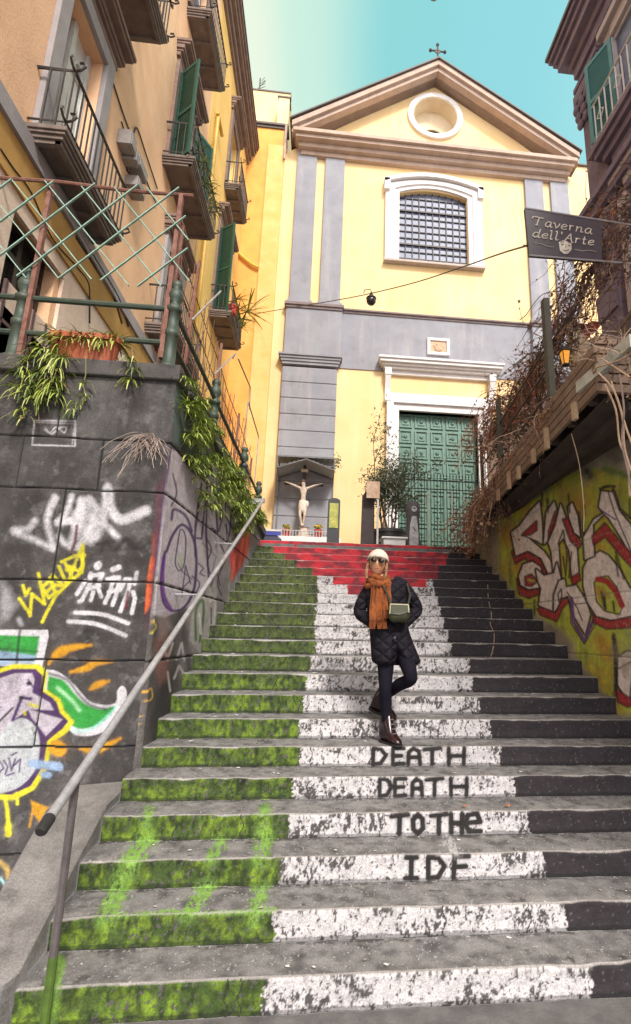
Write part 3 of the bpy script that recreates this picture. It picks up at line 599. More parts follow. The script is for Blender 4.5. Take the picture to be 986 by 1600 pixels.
    pg([(928, 910), (936, 902), (950, 900), (964, 918), (972, 945), (966, 962), (945, 955), (932, 940)], LG, 1.5, .97); s([(928, 910), (936, 902), (950, 900), (964, 918), (974, 945), (968, 960), (945, 955), (932, 940), (928, 910)], 2.4, Ol, 1.3, .9)
    s([(934, 905), (948, 908), (962, 924), (972, 946)], 9, Rd, 1.5, .97); pg([(928, 916), (944, 916), (952, 935), (936, 940)], OR, 4, .6); s([(944, 930), (946, 952)], 4, Ol, 2, .9); s([(958, 940), (960, 955)], 3.4, Ol, 2, .9)
    lt([(912, 840), (928, 812), (944, 802), (952, 810), (974, 845), (1005, 905), (1005, 860), (985, 820), (968, 800), (960, 770), (940, 768), (936, 792), (944, 802), (926, 820), (928, 868), (914, 874)])
    red([(926, 838), (945, 818), (970, 848), (1005, 885), (1005, 905), (968, 865), (946, 838), (928, 850)]); s([(938, 764), (948, 760), (960, 760)], 5, Ol, 2, .9); s([(950, 768), (960, 800), (990, 870)], 2.2, Ol, 1.3, .9)
    s([(936, 795), (962, 812)], 2.4, Pp, 1.3, .9); s([(958, 765), (968, 795), (1000, 822)], 5, Ol, 1.8, .9)
    for a, b_ in (((888, 772), (890, 800)), ((913, 790), (911, 835)), ((905, 800), (908, 830)), ((962, 862), (975, 905)), ((984, 780), (984, 808)), ((855, 780), (856, 800)), ((847, 772), (847, 790)), ((962, 870), (966, 900)), ((835, 938), (835, 962)), ((959, 990), (962, 1050)), ((940, 925), (944, 948))): s([a, b_], 3.6, Ol, 3, .85)
    # second piece low at the right edge
    s([(959, 995), (963, 1020), (962, 1085)], 7, Ol, 3, .95); lt([(966, 1028), (980, 1018), (1005, 1025), (1005, 1045), (984, 1100), (966, 1070)]); s([(966, 1045), (990, 1032), (984, 1090)], 2.6, Ol, 1.4, .9); red([(964, 1078), (984, 1092), (1005, 1076), (1005, 1098), (980, 1104), (966, 1096)])
    P.a *= 1-.5*np.clip((fbm(Yy*50, Zz*50, 97, 4)-.53)*6, 0, 1); P.c *= (.75+.45*fbm(Yy*10, Zz*10, 98, 4))[..., None]
    bare = np.clip((fbm(Yy*1.6, Zz*1.8, 95)-.52)*5, 0, 1)*(P.py > 960); P.a *= 1-.85*bare
    jm = jn > .5; P.a[jm] *= .45
    grid_mesh('painted_face', V, P, RWM, parent=rw)
rw = thing('graffiti_wall', (3.1, 6.4, 0), 'concrete wall with a big lime, white and dark red graffiti piece, right of the stairs', 'wall')
right_wall()
b = MB(); b.loft([[(wallR(y_)+.05, y_, 0), (wallR(y_)+.4, y_, 0), (wallR(y_)+.4, y_, 3.98), (wallR(y_)+.05, y_, 3.98)] for y_ in (3.2, 9.7)]); b.build('core', RWM, rw)
# ================================================================== CHURCH
CHY = 17.0; K_ = CHY/15.0
def G(x, z): return (x*K_, EYE+(z-EYE)*K_)      # numbers below were measured on a facade 15 m away
YEL = mat('yellow_stucco', (0.78, 0.58, 0.31), (0.76, 0.52, 0.245), 0.7, .9, .3, 60, stain=(0.66, 0.44, 0.22), stain_amt=.55, stain_scale=.9, streak=(0.82, 0.68, 0.42), streak_amt=.55, streak_scale=(2.5, 2.5, .25))
GRY = mat('grey_stucco', (0.285, 0.285, 0.31), (0.24, 0.24, 0.27), 1.5, .9, .2, 60, streak=(0.40, 0.37, 0.37), streak_amt=.6, streak_scale=(3, 3, .3), stain=(.19, .18, .18), stain_amt=.6, stain_scale=1.3)
TAN = mat('tan_cornice', (0.46, 0.34, 0.27), (0.38, 0.275, 0.215), 2, .85, .2, 60, streak=(.24, .16, .12), streak_amt=.4)
WHT = mat('white_stucco', (0.76, 0.73, 0.72), (0.66, 0.62, 0.60), 2, .8, .15, 60, streak=(.5, .46, .44), streak_amt=.3, stain=(.56, .52, .48), stain_amt=.25)
CREAM = mat('pale_plaster', (0.72, 0.60, 0.42), (0.64, 0.52, 0.36), 2, .9, .2, 40, stain=(.5, .4, .3), stain_amt=.3)
LEAD = mat('roof_lead', (.07, .06, .06), (.10, .08, .07), 6, .6, .2, 30)
IRON = mat('black_iron', (.018, .016, .016), (.05, .035, .03), 12, .55, .3, 60)
DARK = mat('dark_interior', (.02, .018, .017), rough=.9)
WOODG = mat('green_door_paint', (.10, .20, .15), (.07, .145, .11), 5, .45, .2, 30, streak=(.10, .24, .16), streak_amt=.5, stain=(.04, .09, .06), stain_amt=.4)
GLASS = mat('leaded_glass', (.07, .085, .14), (.13, .15, .24), 9, .45, .1, 15, stain=(.05, .06, .09), stain_scale=3)
ch = thing('church', (4.1, CHY, STZ_TOP), 'yellow church front with grey pilasters, big pediment and green double door', 'church')
xc = 3.55
apex = onY(683, 92, CHY-.75); eL = onY(452, 184, CHY-.75); eR = onY(901, 238, CHY-.75)
ax_ = xc*K_; hw = (eR.x-eL.x)/2; ez = (eL.z+eR.z)/2
A_T = onY(678, 132, CHY); tl = onY(527, 186, CHY); tr_ = onY(828, 226, CHY)
ay = apex.z; slope_ = (ay-ez)/hw
def arch(x0, x1, z0, zs, rise, n=12):           # rectangle with a segmental head
    o = [(x1, z0), (x1, zs)]; 
    for i in range(1, n): t = i/n; x = x1+(x0-x1)*t; o.append((x, zs+rise*math.sin(math.pi*t)**.85))
    return o+[(x0, zs), (x0, z0)]
wl, wr = G(2.28, 0)[0], G(4.64, 0)[0]; wz0, wz1 = G(0, 13.90)[1], G(0, 16.62)[1]
dl, dr = G(2.30, 0)[0], G(4.78, 0)[0]; dz1 = G(0, 8.58)[1]
ocx, ocz, ocr = G(3.56, 20.08)[0], G(3.56, 20.05)[1], .94
win = arch(wl, wr, wz0, wz1, .24)
door = [(dl, STZ_TOP-.3), (dr, STZ_TOP-.3), (dr, dz1), (dl, dz1)]
ocu = [(ocx+ocr*math.cos(2*math.pi*i/32), ocz+ocr*math.sin(2*math.pi*i/32)) for i in range(32)]
xL, zB = G(-1.72, 0)[0], STZ_TOP-.4; xR = G(8.72, 0)[0]; zE = ez-.9
b = MB(); b.poly([[(xL, zB-.1), (xR, zB-.1), (xR, zE), (ax_+hw-.25, ez-.40), (ax_, ay-.35), (ax_-hw+.25, ez-.40), (xL, zE)], win, [(dl, zB), (dr, zB), (dr, dz1), (dl, dz1)], ocu], None, 'y', CHY, CHY+.75)
b.build('facade', YEL, ch)
b = MB(); b.box(xL+.05, xR-.05, CHY+.76, CHY+12, zB, zE-.3); b.poly([[(xL+.05, zE-.3), (xR-.05, zE-.3), (ax_, ay-.9)]], None, 'y', CHY+.76, CHY+12); b.build('nave', YEL, ch)
# raking and flat cornices, three stepped mouldings each
mb = MB()
def rake(o0, o1, proud, mbb=mb):
    for sgn in (-1, 1):
        ex = ax_+sgn*(hw+.0)
        b_ = [(ax_, ay-o0), (ex, ez-o0), (ex, ez-o1), (ax_, ay-o1)]
        mbb.poly([b_], None, 'y', CHY-proud, CHY+.02)
TH = ay-A_T.z
rake(0.06, .30, .78); rake(.30, .48, .66); rake(.48, TH*.72, .40); rake(TH*.72, TH, .22)
fz = onY(470, 186, CHY-.6).z
for i, (h0, h1, pr) in enumerate(((0, .16, .72), (.16, .30, .60), (.30, .48, .36), (.48, .66, .18))):
    mb.box(ax_-hw+.05+.1*i, ax_+hw-.05-.1*i, CHY-pr, CHY+.02, ez-.26-h0, ez-.26-h1)
mb.build('cornice', TAN, ch, bevel=.012)
mb = MB()
for sgn in (-1, 1):
    ex = ax_+sgn*(hw+.08); mb.poly([[(ax_, ay+.02), (ex, ez+.0), (ex, ez-.06), (ax_, ay-.055)]], None, 'y', CHY-.86, CHY+12)
mb.build('roof', LEAD, ch)
mb = MB(); ap = Vector((ax_, CHY-.6, ay)); mb.tube([ap-Vector((0, 0, .1)), ap+Vector((0, 0, .95))], .035, 6); mb.tube([ap+Vector((-.3, 0, .62)), ap+Vector((.3, 0, .62))], .035, 6)
for q in ((-.3, 0, .62), (.3, 0, .62), (0, 0, .95)): mb.blob(ap+Vector(q), .07)
mb.lathe(ap+Vector((0, 0, .62)), [(.12, -.02), (.12, .02)], 12, (0, 1, 0)); mb.blob(ap+Vector((0, 0, .12)), .12)
mb.build('roof_cross', IRON, ch)
# string course under the frieze
mb = MB(); z_ = onY(640, 250, CHY).z-.0; zf = G(0, 18.02)[1]
mb.box(G(.55, 0)[0], G(6.6, 0)[0], CHY-.05, CHY+.01, zf-.06, zf); mb.build('string_course', TAN, ch)
# pilasters
for x0, x1 in ((-1.24, -.58), (-.29, .37), (6.74, 7.40), (7.68, 8.34)):
    X0, X1 = x0*K_, x1*K_; zt = G(0, 18.30)[1]; zb = G(0, 11.98)[1]
    m_ = MB(); m_.box(X0, X1, CHY-.12, CHY, zb+.12, zt-.36); p_ = m_.build('pilaster', GRY, ch, bevel=.01)
    m_ = MB()
    for i, (a, b_, o) in enumerate(((0, .10, .09), (.10, .20, .05), (.20, .26, .08), (.26, .37, .02))): m_.box(X0-o, X1+o, CHY-.12-o, CHY+.01, zt-a, zt-b_)
    m_.build('capital', GRY, p_); m_ = MB()
    for a, b_, o in ((0, .07, .05), (.07, .14, .08)): m_.box(X0-o, X1+o, CHY-.12-o, CHY+.01, zb+.14-a, zb+.14-b_)
    m_.build('base', GRY, p_)
# grey band with ledge
zt = G(0, 11.88)[1]; zb = G(0, 9.88)[1]
m_ = MB(); m_.box(G(.42, 0)[0], G(6.72, 0)[0], CHY-.04, CHY, zb, zt)
for s0, s1 in ((-1.30, .46), (6.68, 8.45)):
    m_.box(s0*K_, s1*K_, CHY-.20, CHY+.01, G(0, 10.14)[1], zt-.04)
m_.build('grey_band', GRY, ch, bevel=.01)
m_ = MB(); m_.box(G(.42, 0)[0], G(6.72, 0)[0], CHY-.14, CHY+.01, zt, zt+.06); m_.box(G(.42, 0)[0], G(6.72, 0)[0], CHY-.08, CHY+.01, zt-.08, zt-.0)
for s0, s1 in ((-1.36, .50), (6.62, 8.50)): m_.box(s0*K_, s1*K_, CHY-.30, CHY+.01, zt-.03, zt+.07); m_.box(s0*K_+.05, s1*K_-.05, CHY-.25, CHY+.01, zt-.12, zt-.03)
m_.build('ledge', mat('ledge_stone', (.22, .17, .16), (.17, .13, .13), 3, .85, .2, 40), ch)
# rusticated pedestals with moulded cap
for s0, s1 in ((-1.30, .36), (6.74, 8.40)):
    m_ = MB(); z = G(0, 9.75)[1]; X0, X1 = s0*K_, s1*K_
    while z > STZ_TOP-.3: m_.box(X0, X1, CHY-.22, CHY, z-.565, z-.02); z -= .59
    m_.box(X0+.02, X1-.02, CHY-.195, CHY, STZ_TOP-.3, G(0, 9.75)[1]); p_ = m_.build('pedestal', GRY, ch, bevel=.012)
    m_ = MB(); zt2 = G(0, 10.14)[1]
    for a, b_, o in ((0, .07, .16), (.07, .16, .11), (.16, .26, .07), (.26, .36, .03)): m_.box(X0-o, X1+o, CHY-.22-o, CHY+.01, zt2-a, zt2-b_)
    m_.build('pedestal_cap', GRY, ch)
# window
def frame_ring(outer, inner, y0, y1, name, m, parent, bev=.01):
    mm = MB(); mm.poly([outer, inner], None, 'y', y0, y1); return mm.build(name, m, parent, bevel=bev)
f0 = frame_ring(arch(wl-.56, wr+.56, wz0-.04, wz1+.25, .36), arch(wl-.20, wr+.20, wz0-.03, wz1+.10, .33), CHY-.16, CHY+.02, 'window_surround', WHT, ch)
m_ = MB(); m_.poly([arch(wl-.22, wr+.22, wz0-.02, wz1+.1, .34), arch(wl-.02, wr+.02, wz0-.01, wz1+.0, .30)], None, 'y', CHY-.09, CHY+.3); m_.build('window_reveal', WHT, f0)
m_ = MB(); hd = arch(wl-.62, wr+.62, wz1+.02, wz1+.42, .42); hd_in = [(p[0]*1, p[1]-.2) for p in hd]
out = [p for p in hd[1:-1]]; inn = [(p[0], p[1]-.17) for p in out][::-1]
m_.poly([out+inn], None, 'y', CHY-.28, CHY); m_.box(wl-.62, wl-.40, CHY-.28, CHY, wz1-.08, wz1+.43); m_.box(wr+.40, wr+.62, CHY-.28, CHY, wz1-.08, wz1+.43)
m_.build('window_hood', WHT, f0, bevel=.01)
m_ = MB(); m_.box(wl-.60, wr+.60, CHY-.24, CHY, wz0-.13, wz0-.04); m_.build('window_sill', mat('sill_stone', (.45, .38, .34), (.36, .30, .27), 4), f0)
m_ = MB(); m_.poly([arch(wl, wr, wz0, wz1, .30)], None, 'y', CHY+.17, CHY+.20); gl = m_.build('window_pane', GLASS, ch)
m_ = MB()
for i in range(1, 10): x = wl+(wr-wl)*i/10; m_.box(x-.018, x+.018, CHY+.12, CHY+.16, wz0, wz1+.28*math.sin(math.pi*i/10)**.85)
for i in range(1, 11): z = wz0+(wz1+.25-wz0)*i/11; m_.box(wl, wr, CHY+.125, CHY+.155, z-.015, z+.015)
for i in (3, 8): z = wz0+(wz1+.25-wz0)*i/11; m_.box(wl, wr, CHY+.09, CHY+.15, z-.03, z+.03)
m_.build('glazing_bars', IRON, gl)
# oculus
def circ(r, n=40): return [(ocx+r*math.cos(2*math.pi*i/n), ocz+r*math.sin(2*math.pi*i/n)) for i in range(n)]
frame_ring(circ(ocr+.20), circ(ocr-.01), CHY-.12, CHY+.01, 'oculus_ring', WHT, ch, .02)
m_ = MB(); m_.poly([circ(ocr-.005), circ(ocr-.04)], None, 'y', CHY-.08, CHY+1.6); m_.build('oculus_tunnel', CREAM, ch)
m_ = MB(); m_.poly([circ(ocr), [(ocx+.42*math.cos(a), ocz-.30+.32*math.sin(a)) for a in [2*math.pi*i/20 for i in range(20)]]], None, 'y', CHY+.55, CHY+.62); m_.build('oculus_back', CREAM, ch)
m_ = MB(); m_.box(ocx-.5, ocx+.5, CHY+.63, CHY+.65, ocz-.7, ocz+.1); m_.build('oculus_pane', DARK, ch)
# door, frame, lintel on brackets
fo = [(dl-.42, zB), (dr+.42, zB), (dr+.42, dz1+.62), (dl-.42, dz1+.62)]; fi = [(dl, zB-.05), (dr, zB-.05), (dr, dz1), (dl, dz1)]
m_ = MB(); m_.poly([[(dl-.44, zB), (dl-.20, zB), (dl-.20, dz1+.24), (dr+.20, dz1+.24), (dr+.20, zB), (dr+.44, zB), (dr+.44, dz1+.60), (dl-.44, dz1+.60)]], None, 'y', CHY-.20, CHY)
m_.poly([[(dl-.21, zB), (dl-.0, zB), (dl-.0, dz1+.0), (dr+.0, dz1+.0), (dr+.0, zB), (dr+.21, zB), (dr+.21, dz1+.25), (dl-.21, dz1+.25)]], None, 'y', CHY-.11, CHY+.25)
df = m_.build('door_frame', WHT, ch, bevel=.012)
lz = G(0, 10.22)[1]; l0, l1 = G(1.62, 0)[0], G(5.60, 0)[0]
m_ = MB()
for a, b_, p, e_ in ((0, .08, .50, 0), (.08, .19, .44, .05), (.19, .27, .34, .12), (.27, .36, .25, .2)): m_.box(l0+e_, l1-e_, CHY-p, CHY, lz-a, lz-b_)
m_.box(l0+.25, l1-.25, CHY-.12, CHY, lz-.52, lz-.36); m_.build('door_hood', WHT, ch, bevel=.01)
for x in (l0+.24, l1-.50):
    m_ = MB(); m_.box(x, x+.24, CHY-.30, CHY, lz-.62, lz-.36); m_.poly([[(CHY-.28, lz-.62), (CHY, lz-.62), (CHY, lz-1.5), (CHY-.08, lz-1.5), (CHY-.12, lz-1.1)]], None, 'x', x+.02, x+.22)
    m_.lathe((x+.01, CHY-.12, lz-1.52), [(.11, 0), (.11, .22)], 12, (1, 0, 0)); m_.build('bracket', WHT, ch, bevel=.01)
dd = MB(); dd.box(dl, dr, CHY+.21, CHY+.29, STZ_TOP-.3, dz1); dr_ = dd.build('door', WOODG, ch)
m_ = MB(); nc_, px_ = 5, (dr-dl)/5; ph = px_*1.02; z = dz1
for r_ in range(14):
    for c_ in range(nc_):
        x0, x1, z1, z0 = dl+c_*px_+.05, dl+(c_+1)*px_-.05, z-.05, z-ph+.05
        if z0 < STZ_TOP: continue
        for q in ((x0, x1, z1-.045, z1), (x0, x1, z0, z0+.045), (x0, x0+.045, z0+.045, z1-.045), (x1-.045, x1, z0+.045, z1-.045)): m_.box(q[0], q[1], CHY+.165, CHY+.22, q[2], q[3])
        m_.box(x0+.11, x1-.11, CHY+.185, CHY+.22, z0+.11, z1-.11); m_.lathe(((x0+x1)/2, CHY+.195, (z0+z1)/2), [(.085, 0), (.06, .03), (.02, .055)], 10, (0, -1, 0))
    z -= ph
m_.build('panels', WOODG, dr_)
m_ = MB(); m_.box(dl+px_*2.5-.03, dl+px_*2.5+.03, CHY+.172, CHY+.21, STZ_TOP, dz1-ph*4.1); m_.box(dl, dr, CHY+.15, CHY+.21, dz1-ph*4-.04, dz1-ph*4+.05); m_.build('door_rail', WOODG, dr_)
# plaque
pl0, pl1, pz0, pz1 = G(3.20, 0)[0], G(3.92, 0)[0], G(0, 10.55)[1], G(0, 11.13)[1]
m_ = MB(); m_.poly([[(pl0, pz0), (pl1, pz0), (pl1, pz1), (pl0, pz1)], [(pl0+.1, pz0+.1), (pl1-.1, pz0+.1), (pl1-.1, pz1-.1), (pl0+.1, pz1-.1)]], None, 'y', CHY-.13, CHY-.03); pq = m_.build('plaque_frame', WHT, ch, bevel=.01)
m_ = MB(); m_.box(pl0+.1, pl1-.1, CHY-.08, CHY-.03, pz0+.1, pz1-.1)
cxp, czp = (pl0+pl1)/2, (pz0+pz1)/2; m_.blob((cxp, CHY-.09, czp+.06), .09, sq=(1, .5, 1)); m_.blob((cxp, CHY-.09, czp-.08), .13, sq=(1.2, .4, .9)); m_.blob((cxp-.14, CHY-.085, czp+.02), .06, sq=(1, .4, 1)); m_.blob((cxp+.14, CHY-.085, czp+.02), .06, sq=(1, .4, 1))
m_.build('relief', mat('relief_stone', (.62, .42, .28), (.45, .28, .18), 14, .8, .4, 40), pq)
# lower yellow wing on the right of the church
wz = onY(920, 262, CHY+.6).z
sw = thing('church_wing', (G(10, 0)[0], CHY+.6, STZ_TOP), 'plain pale yellow wing right of the church pediment, behind the tavern sign', 'building')
m_ = MB(); m_.box(xR-.1, xR+7, CHY+.6, CHY+9, STZ_TOP, wz); m_.build('wall', YEL, sw); m_ = MB(); m_.box(xR, xR+7.1, CHY+.5, CHY+9, wz, wz+.07); m_.build('coping', LEAD, sw)

# ================================================================== ORANGE HOUSE LEFT OF THE CHURCH
ORA = mat('orange_plaster', (.80, .40, .10), (.72, .33, .075), 1.6, .9, .35, 30, stain=(.50, .27, .13), stain_amt=.65, stain_scale=1.1, streak=(.86, .56, .24), streak_amt=.5, streak_scale=(3, 3, .3), thr=.54)
oh = thing('orange_house', (-3.6, CHY, STZ_TOP), 'peeling orange house wall squeezed between the tall palazzo and the church', 'building')
oz = onY(410, 200, CHY).z; ox = onY(447, 200, CHY-.1).x; ozt = onY(410, 164, CHY+1.5).z
m_ = MB(); m_.box(-8, ox, CHY-.1, CHY+4, STZ_TOP-.3, oz); m_.build('wall', ORA, oh)
m_ = MB(); m_.box(-8, ox-.02, CHY+.9, CHY+4, oz, ozt); m_.box(ox-.42, ox+.02, CHY+.3, CHY+.8, oz, onY(440, 160, CHY+.5).z); m_.build('parapet', YEL, oh)
m_ = MB(); m_.box(-8, ox+.10, CHY-.22, CHY+.4, oz, oz+.09); m_.box(-8, ox+.06, CHY-.16, CHY, oz-.10, oz); m_.box(-8, ox, CHY+.86, CHY+1.2, ozt, ozt+.06); m_.box(ox-.46, ox+.06, CHY+.26, CHY+.84, onY(440, 160, CHY+.5).z, onY(440, 160, CHY+.5).z+.06); m_.build('coping', LEAD, oh)
pxs = onY(414, 300, CHY-.1).x
m_ = MB(); m_.box(pxs, ox+.01, CHY-.16, CHY, STZ_TOP-.3, oz-.9); m_.build('corner_strip', mat('orange_strip', (.82, .50, .20), (.78, .42, .13), 2, .9, .25, 30, stain=(.60, .36, .17), stain_amt=.5), oh)
m_ = MB(); m_.tube([onY(362, 385, CHY-.2), onY(378, 400, CHY-.2), onY(392, 412, CHY-.2), onY(404, 418, CHY-.2)], .055, 8); m_.build('pipe', mat('ochre_pipe', (.72, .46, .07), (.6, .36, .05), 5, .6), oh)
m_ = MB(); m_.tube([(ox+.02, CHY-.22, oz), (ox+.02, CHY-.22, oz-1.6)], .05, 8); m_.build('gutter_pipe', TAN, oh)
# aerial
an = MB(); a0 = onY(403, 166, CHY+2.5); an.tube([a0, a0+Vector((0, 0, 1.6))], .03, 5)
for i in range(7): z = .5+i*.17; an.tube([a0+Vector((-.22+.05*i, 0, z-.05)), a0+Vector((.32-.02*i, 0, z+.16))], .014, 4)
an.tube([a0+Vector((-.3, 0, .6)), a0+Vector((.25, 0, 1.5))], .016, 4); tag(an.build('aerial', IRON), 'thin television aerial on the orange house roof against the sky', 'aerial')

# ================================================================== TALL PALAZZO ON THE LEFT
XB = -3.3
PLA = mat('peach_plaster', (.84, .53, .32), (.72, .43, .25), 1.4, .9, .5, 25, stain=(.40, .26, .17), stain_amt=.5, stain_scale=1.3, streak=(.58, .38, .24), streak_amt=.45, streak_scale=(3, 3, .35), thr=.55)
PLB = mat('peach_plaster_far', (.80, .53, .17), (.74, .46, .13), 1.4, .9, .25, 25, streak=(.84, .60, .26), streak_amt=.4, streak_scale=(3, 3, .3))
PBE = mat('pale_pink_plaster', (.78, .62, .50), (.68, .52, .41), 1.6, .9, .3, 25, stain=(.42, .30, .22), stain_amt=.4)
MLD = mat('brown_moulding', (.16, .105, .085), (.22, .15, .12), 5, .85, .3, 40, streak=(.34, .25, .21), streak_amt=.5, streak_scale=(6, .4, 6))
GSU = mat('grey_surround', (.34, .31, .31), (.28, .25, .25), 3, .85, .2, 40, stain=(.22, .2, .2), stain_amt=.4)
DWH = mat('white_door_paint', (.66, .66, .63), (.52, .52, .50), 3, .5, .1, 40)
SHG = mat('green_shutter', (.022, .085, .055), (.018, .065, .045), 4, .55, .2, 30)
lb = thing('palazzo', (XB-1, 9, STZ_TOP), 'tall peach and yellow palazzo with iron balconies along the left side', 'building')
ZT = 21.0
doors = [(5.22, 6.20, 7.10, 9.6), (9.05, 10.15, 10.8, 13.1), (13.95, 15.0, 15.2, 17.7), (9.6, 10.6, 7.35, 9.35), (13.7, 15.0, 10.5, 13.5), (5.05, 6.0, 11.0, 13.6), (9.2, 10.3, 15.1, 17.6), (4.95, 5.95, 4.95, 6.12), (7.2, 8.0, 3.6, 5.9)]
b = MB(); hs = [[(y0, z0), (y1, z0), (y1, z1), (y0, z1)] for y0, y1, z0, z1 in doors]
b.poly([[(-4, 3), (11.55, 3), (11.55, ZT), (-4, ZT)]]+[h for h, d in zip(hs, doors) if d[1] < 11.5], None, 'x', XB, XB-.35)
b.build('near_wall', PLA, lb)
b = MB(); b.poly([[(11.555, 3), (16.88, 3), (16.88, ZT), (11.555, ZT)]]+[h for h, d in zip(hs, doors) if d[0] > 11.5], None, 'x', XB+.01, XB-.35); b.build('far_wall', PLB, lb)
b = MB(); b.box(XB-.36, XB-8, -4, 16.88, 3, ZT); b.build('core', PLA, lb)
zb0 = onX(130, 400, XB+.05).z                    # ochre string band, plain pink ground storey below
OCH = mat('ochre_band', (.52, .30, .09), (.42, .23, .06), 3, .9, .3, 30, stain=(.25, .15, .07), stain_amt=.5)
gq = [onX(3, 436, XB), onX(60, 548, XB)]; gy0, gy1 = sorted((gq[0].y, gq[1].y)); gz1 = gq[0].z; gz0 = 3.6
b = MB(); gh = [[(4.95, 4.98), (6.05, 4.98), (6.05, 6.02), (4.95, 6.02)], [(gy0, gz0), (gy1+.5, gz0), (gy1+.5, gz1-.0), (gy0, gz1-.0)]]
b.poly([[(-4, 3), (11.5, 3), (11.5, zb0-.42), (-4, zb0-.42)]]+gh, None, 'x', XB+.005, XB+.05); b.build('ground_storey', PBE, lb)
b = MB(); b.box(XB+.004, XB+.02, gy0, gy1+.5, gz0, gz1); wq = b.build('lower_window', DARK, lb); b = MB()
for i in range(6): yy = gy0+(gy1+.5-gy0)*i/5; b.box(XB+.03, XB+.06, yy-.02, yy+.02, gz0, gz1)
for i in range(4): b.box(XB+.03, XB+.06, gy0, gy1+.5, gz0+i*.4, gz0+i*.4+.04)
b.build('glazing_bars', mat('plum_frame', (.16, .09, .09), (.1, .06, .06), 6), wq)
b = MB(); b.box(XB, XB+.08, -4, 11.5, zb0-.42, zb0+.05); b.build('string_band', OCH, lb); b = MB(); b.box(XB, XB+.12, -4, 11.5, zb0+.052, zb0+.10); b.box(XB, XB+.09, -4, 11.5, zb0+.10, zb0+.30); b.build('string_moulding', GSU, lb)
# windows and doors in the openings
def louvre(mm, x, y0, y1, z0, z1, t=.04):
    mm.box(x, x+t, y0, y0+.07, z0, z1); mm.box(x, x+t, y1-.07, y1, z0, z1)
    for z in (z0, (z0+z1)/2-.04, z1-.08): mm.box(x, x+t, y0+.07, y1-.07, z, z+.08)
    k = int((z1-z0)/.07); mm.box(x+t*.4, x+t*.5, y0+.07, y1-.07, z0+.05, z1-.05)
    for i in range(k): z = z0+.08+i*(z1-z0-.16)/k; mm.add([(x+.005, y0+.07, z), (x+.005, y1-.07, z), (x+t-.005, y1-.07, z+.05), (x+t-.005, y0+.07, z+.05)], [(0, 1, 2, 3)])
for i, (y0, y1, z0, z1) in enumerate(doors):
    XX = XB if y0 < 11.5 else XB+.01
    mm = MB(); mm.box(XX-.24, XX-.20, y0, y1, z0, z1); dk = i in (7, 8)
    lf = mm.build('window_pane' if i not in (0,) else 'balcony_door', DWH if i == 0 else (DARK if dk else GLASS), lb)
    mm = MB()
    if i == 0:                                    # white arched double door
        mm.box(XX-.20, XX-.15, y0, y0+.10, z0, z1); mm.box(XX-.20, XX-.15, y1-.10, y1, z0, z1); ym = (y0+y1)/2; mm.box(XX-.20, XX-.14, ym-.05, ym+.05, z0, z1)
        for q in range(2):
            c = (y0+ym)/2 if q == 0 else (ym+y1)/2; rr = (ym-y0)/2-.12
            mm.poly([[(c+rr*math.cos(a), z0+2.0+rr*math.sin(a)) for a in [2*math.pi*k/20 for k in range(20)]], [(c+(rr-.03)*math.cos(a), z0+2.0+(rr-.03)*math.sin(a)) for a in [2*math.pi*k/20 for k in range(20)]]], None, 'x', XX-.20, XX-.16)
            mm.box(XX-.20, XX-.165, c-rr, c+rr, z0+.25, z0+.9); mm.box(XX-.20, XX-.165, c-rr, c+rr, z0+1.0, z0+1.55)
        mm.build('panels', DWH, lf, bevel=.006)
    else:
        ym = (y0+y1)/2
        for a, b_ in ((y0, y0+.06), (y1-.06, y1), (ym-.04, ym+.04)): mm.box(XX-.20, XX-.14, a, b_, z0, z1)
        for z in (z0, z0+(z1-z0)*.66, z1-.06): mm.box(XX-.20, XX-.14, y0+.06, ym-.04, z, z+.06); mm.box(XX-.20, XX-.14, ym+.04, y1-.06, z, z+.06)
        mm.build('window_frame', DWH if not dk else IRON, lf)
    if i == 7 or i == 8: continue
    mm = MB(); w_ = .22                           # stone surround
    mm.box(XX, XX+.07, y0-w_, y0, z0, z1+w_); mm.box(XX, XX+.07, y1, y1+w_, z0, z1+w_); mm.box(XX, XX+.07, y0, y1, z1, z1+w_)
    mm.build('surround', GSU if i in (0, 3) else MLD, lf, bevel=.008)
    mm = MB()                                     # hood
    for a, b_, p in ((0, .07, .30), (.07, .12, .27), (.12, .22, .16), (.22, .27, .13), (.27, .36, .08)): mm.box(XX, XX+p*(.95 if i == 0 else 1.0), y0-.36+a*.3, y1+.34-a*.3, z1+.58-a, z1+.58-b_)
    mm.build('hood', MLD, lf, bevel=.008)
def shutter(y0, y1, z0, z1, ang, hinge):         # swung out shutter leaf: built flat then turned about its hinge
    mm = MB(); louvre(mm, 0, 0, y1-y0, 0, z1-z0); o = mm.build('shutter', SHG, None, keep=True)
    o.parent = lb; h = Vector((XB+.09, hinge, z0))-Vector(WLOC['palazzo']); o.location = h; o.rotation_euler = (0, 0, ang); return o
shutter(0, .55, 10.8, 13.1, R(-128), 9.0); shutter(0, .60, 10.8, 13.1, R(-28), 10.2)
shutter(0, .55, 10.5, 13.4, R(-125), 13.66)
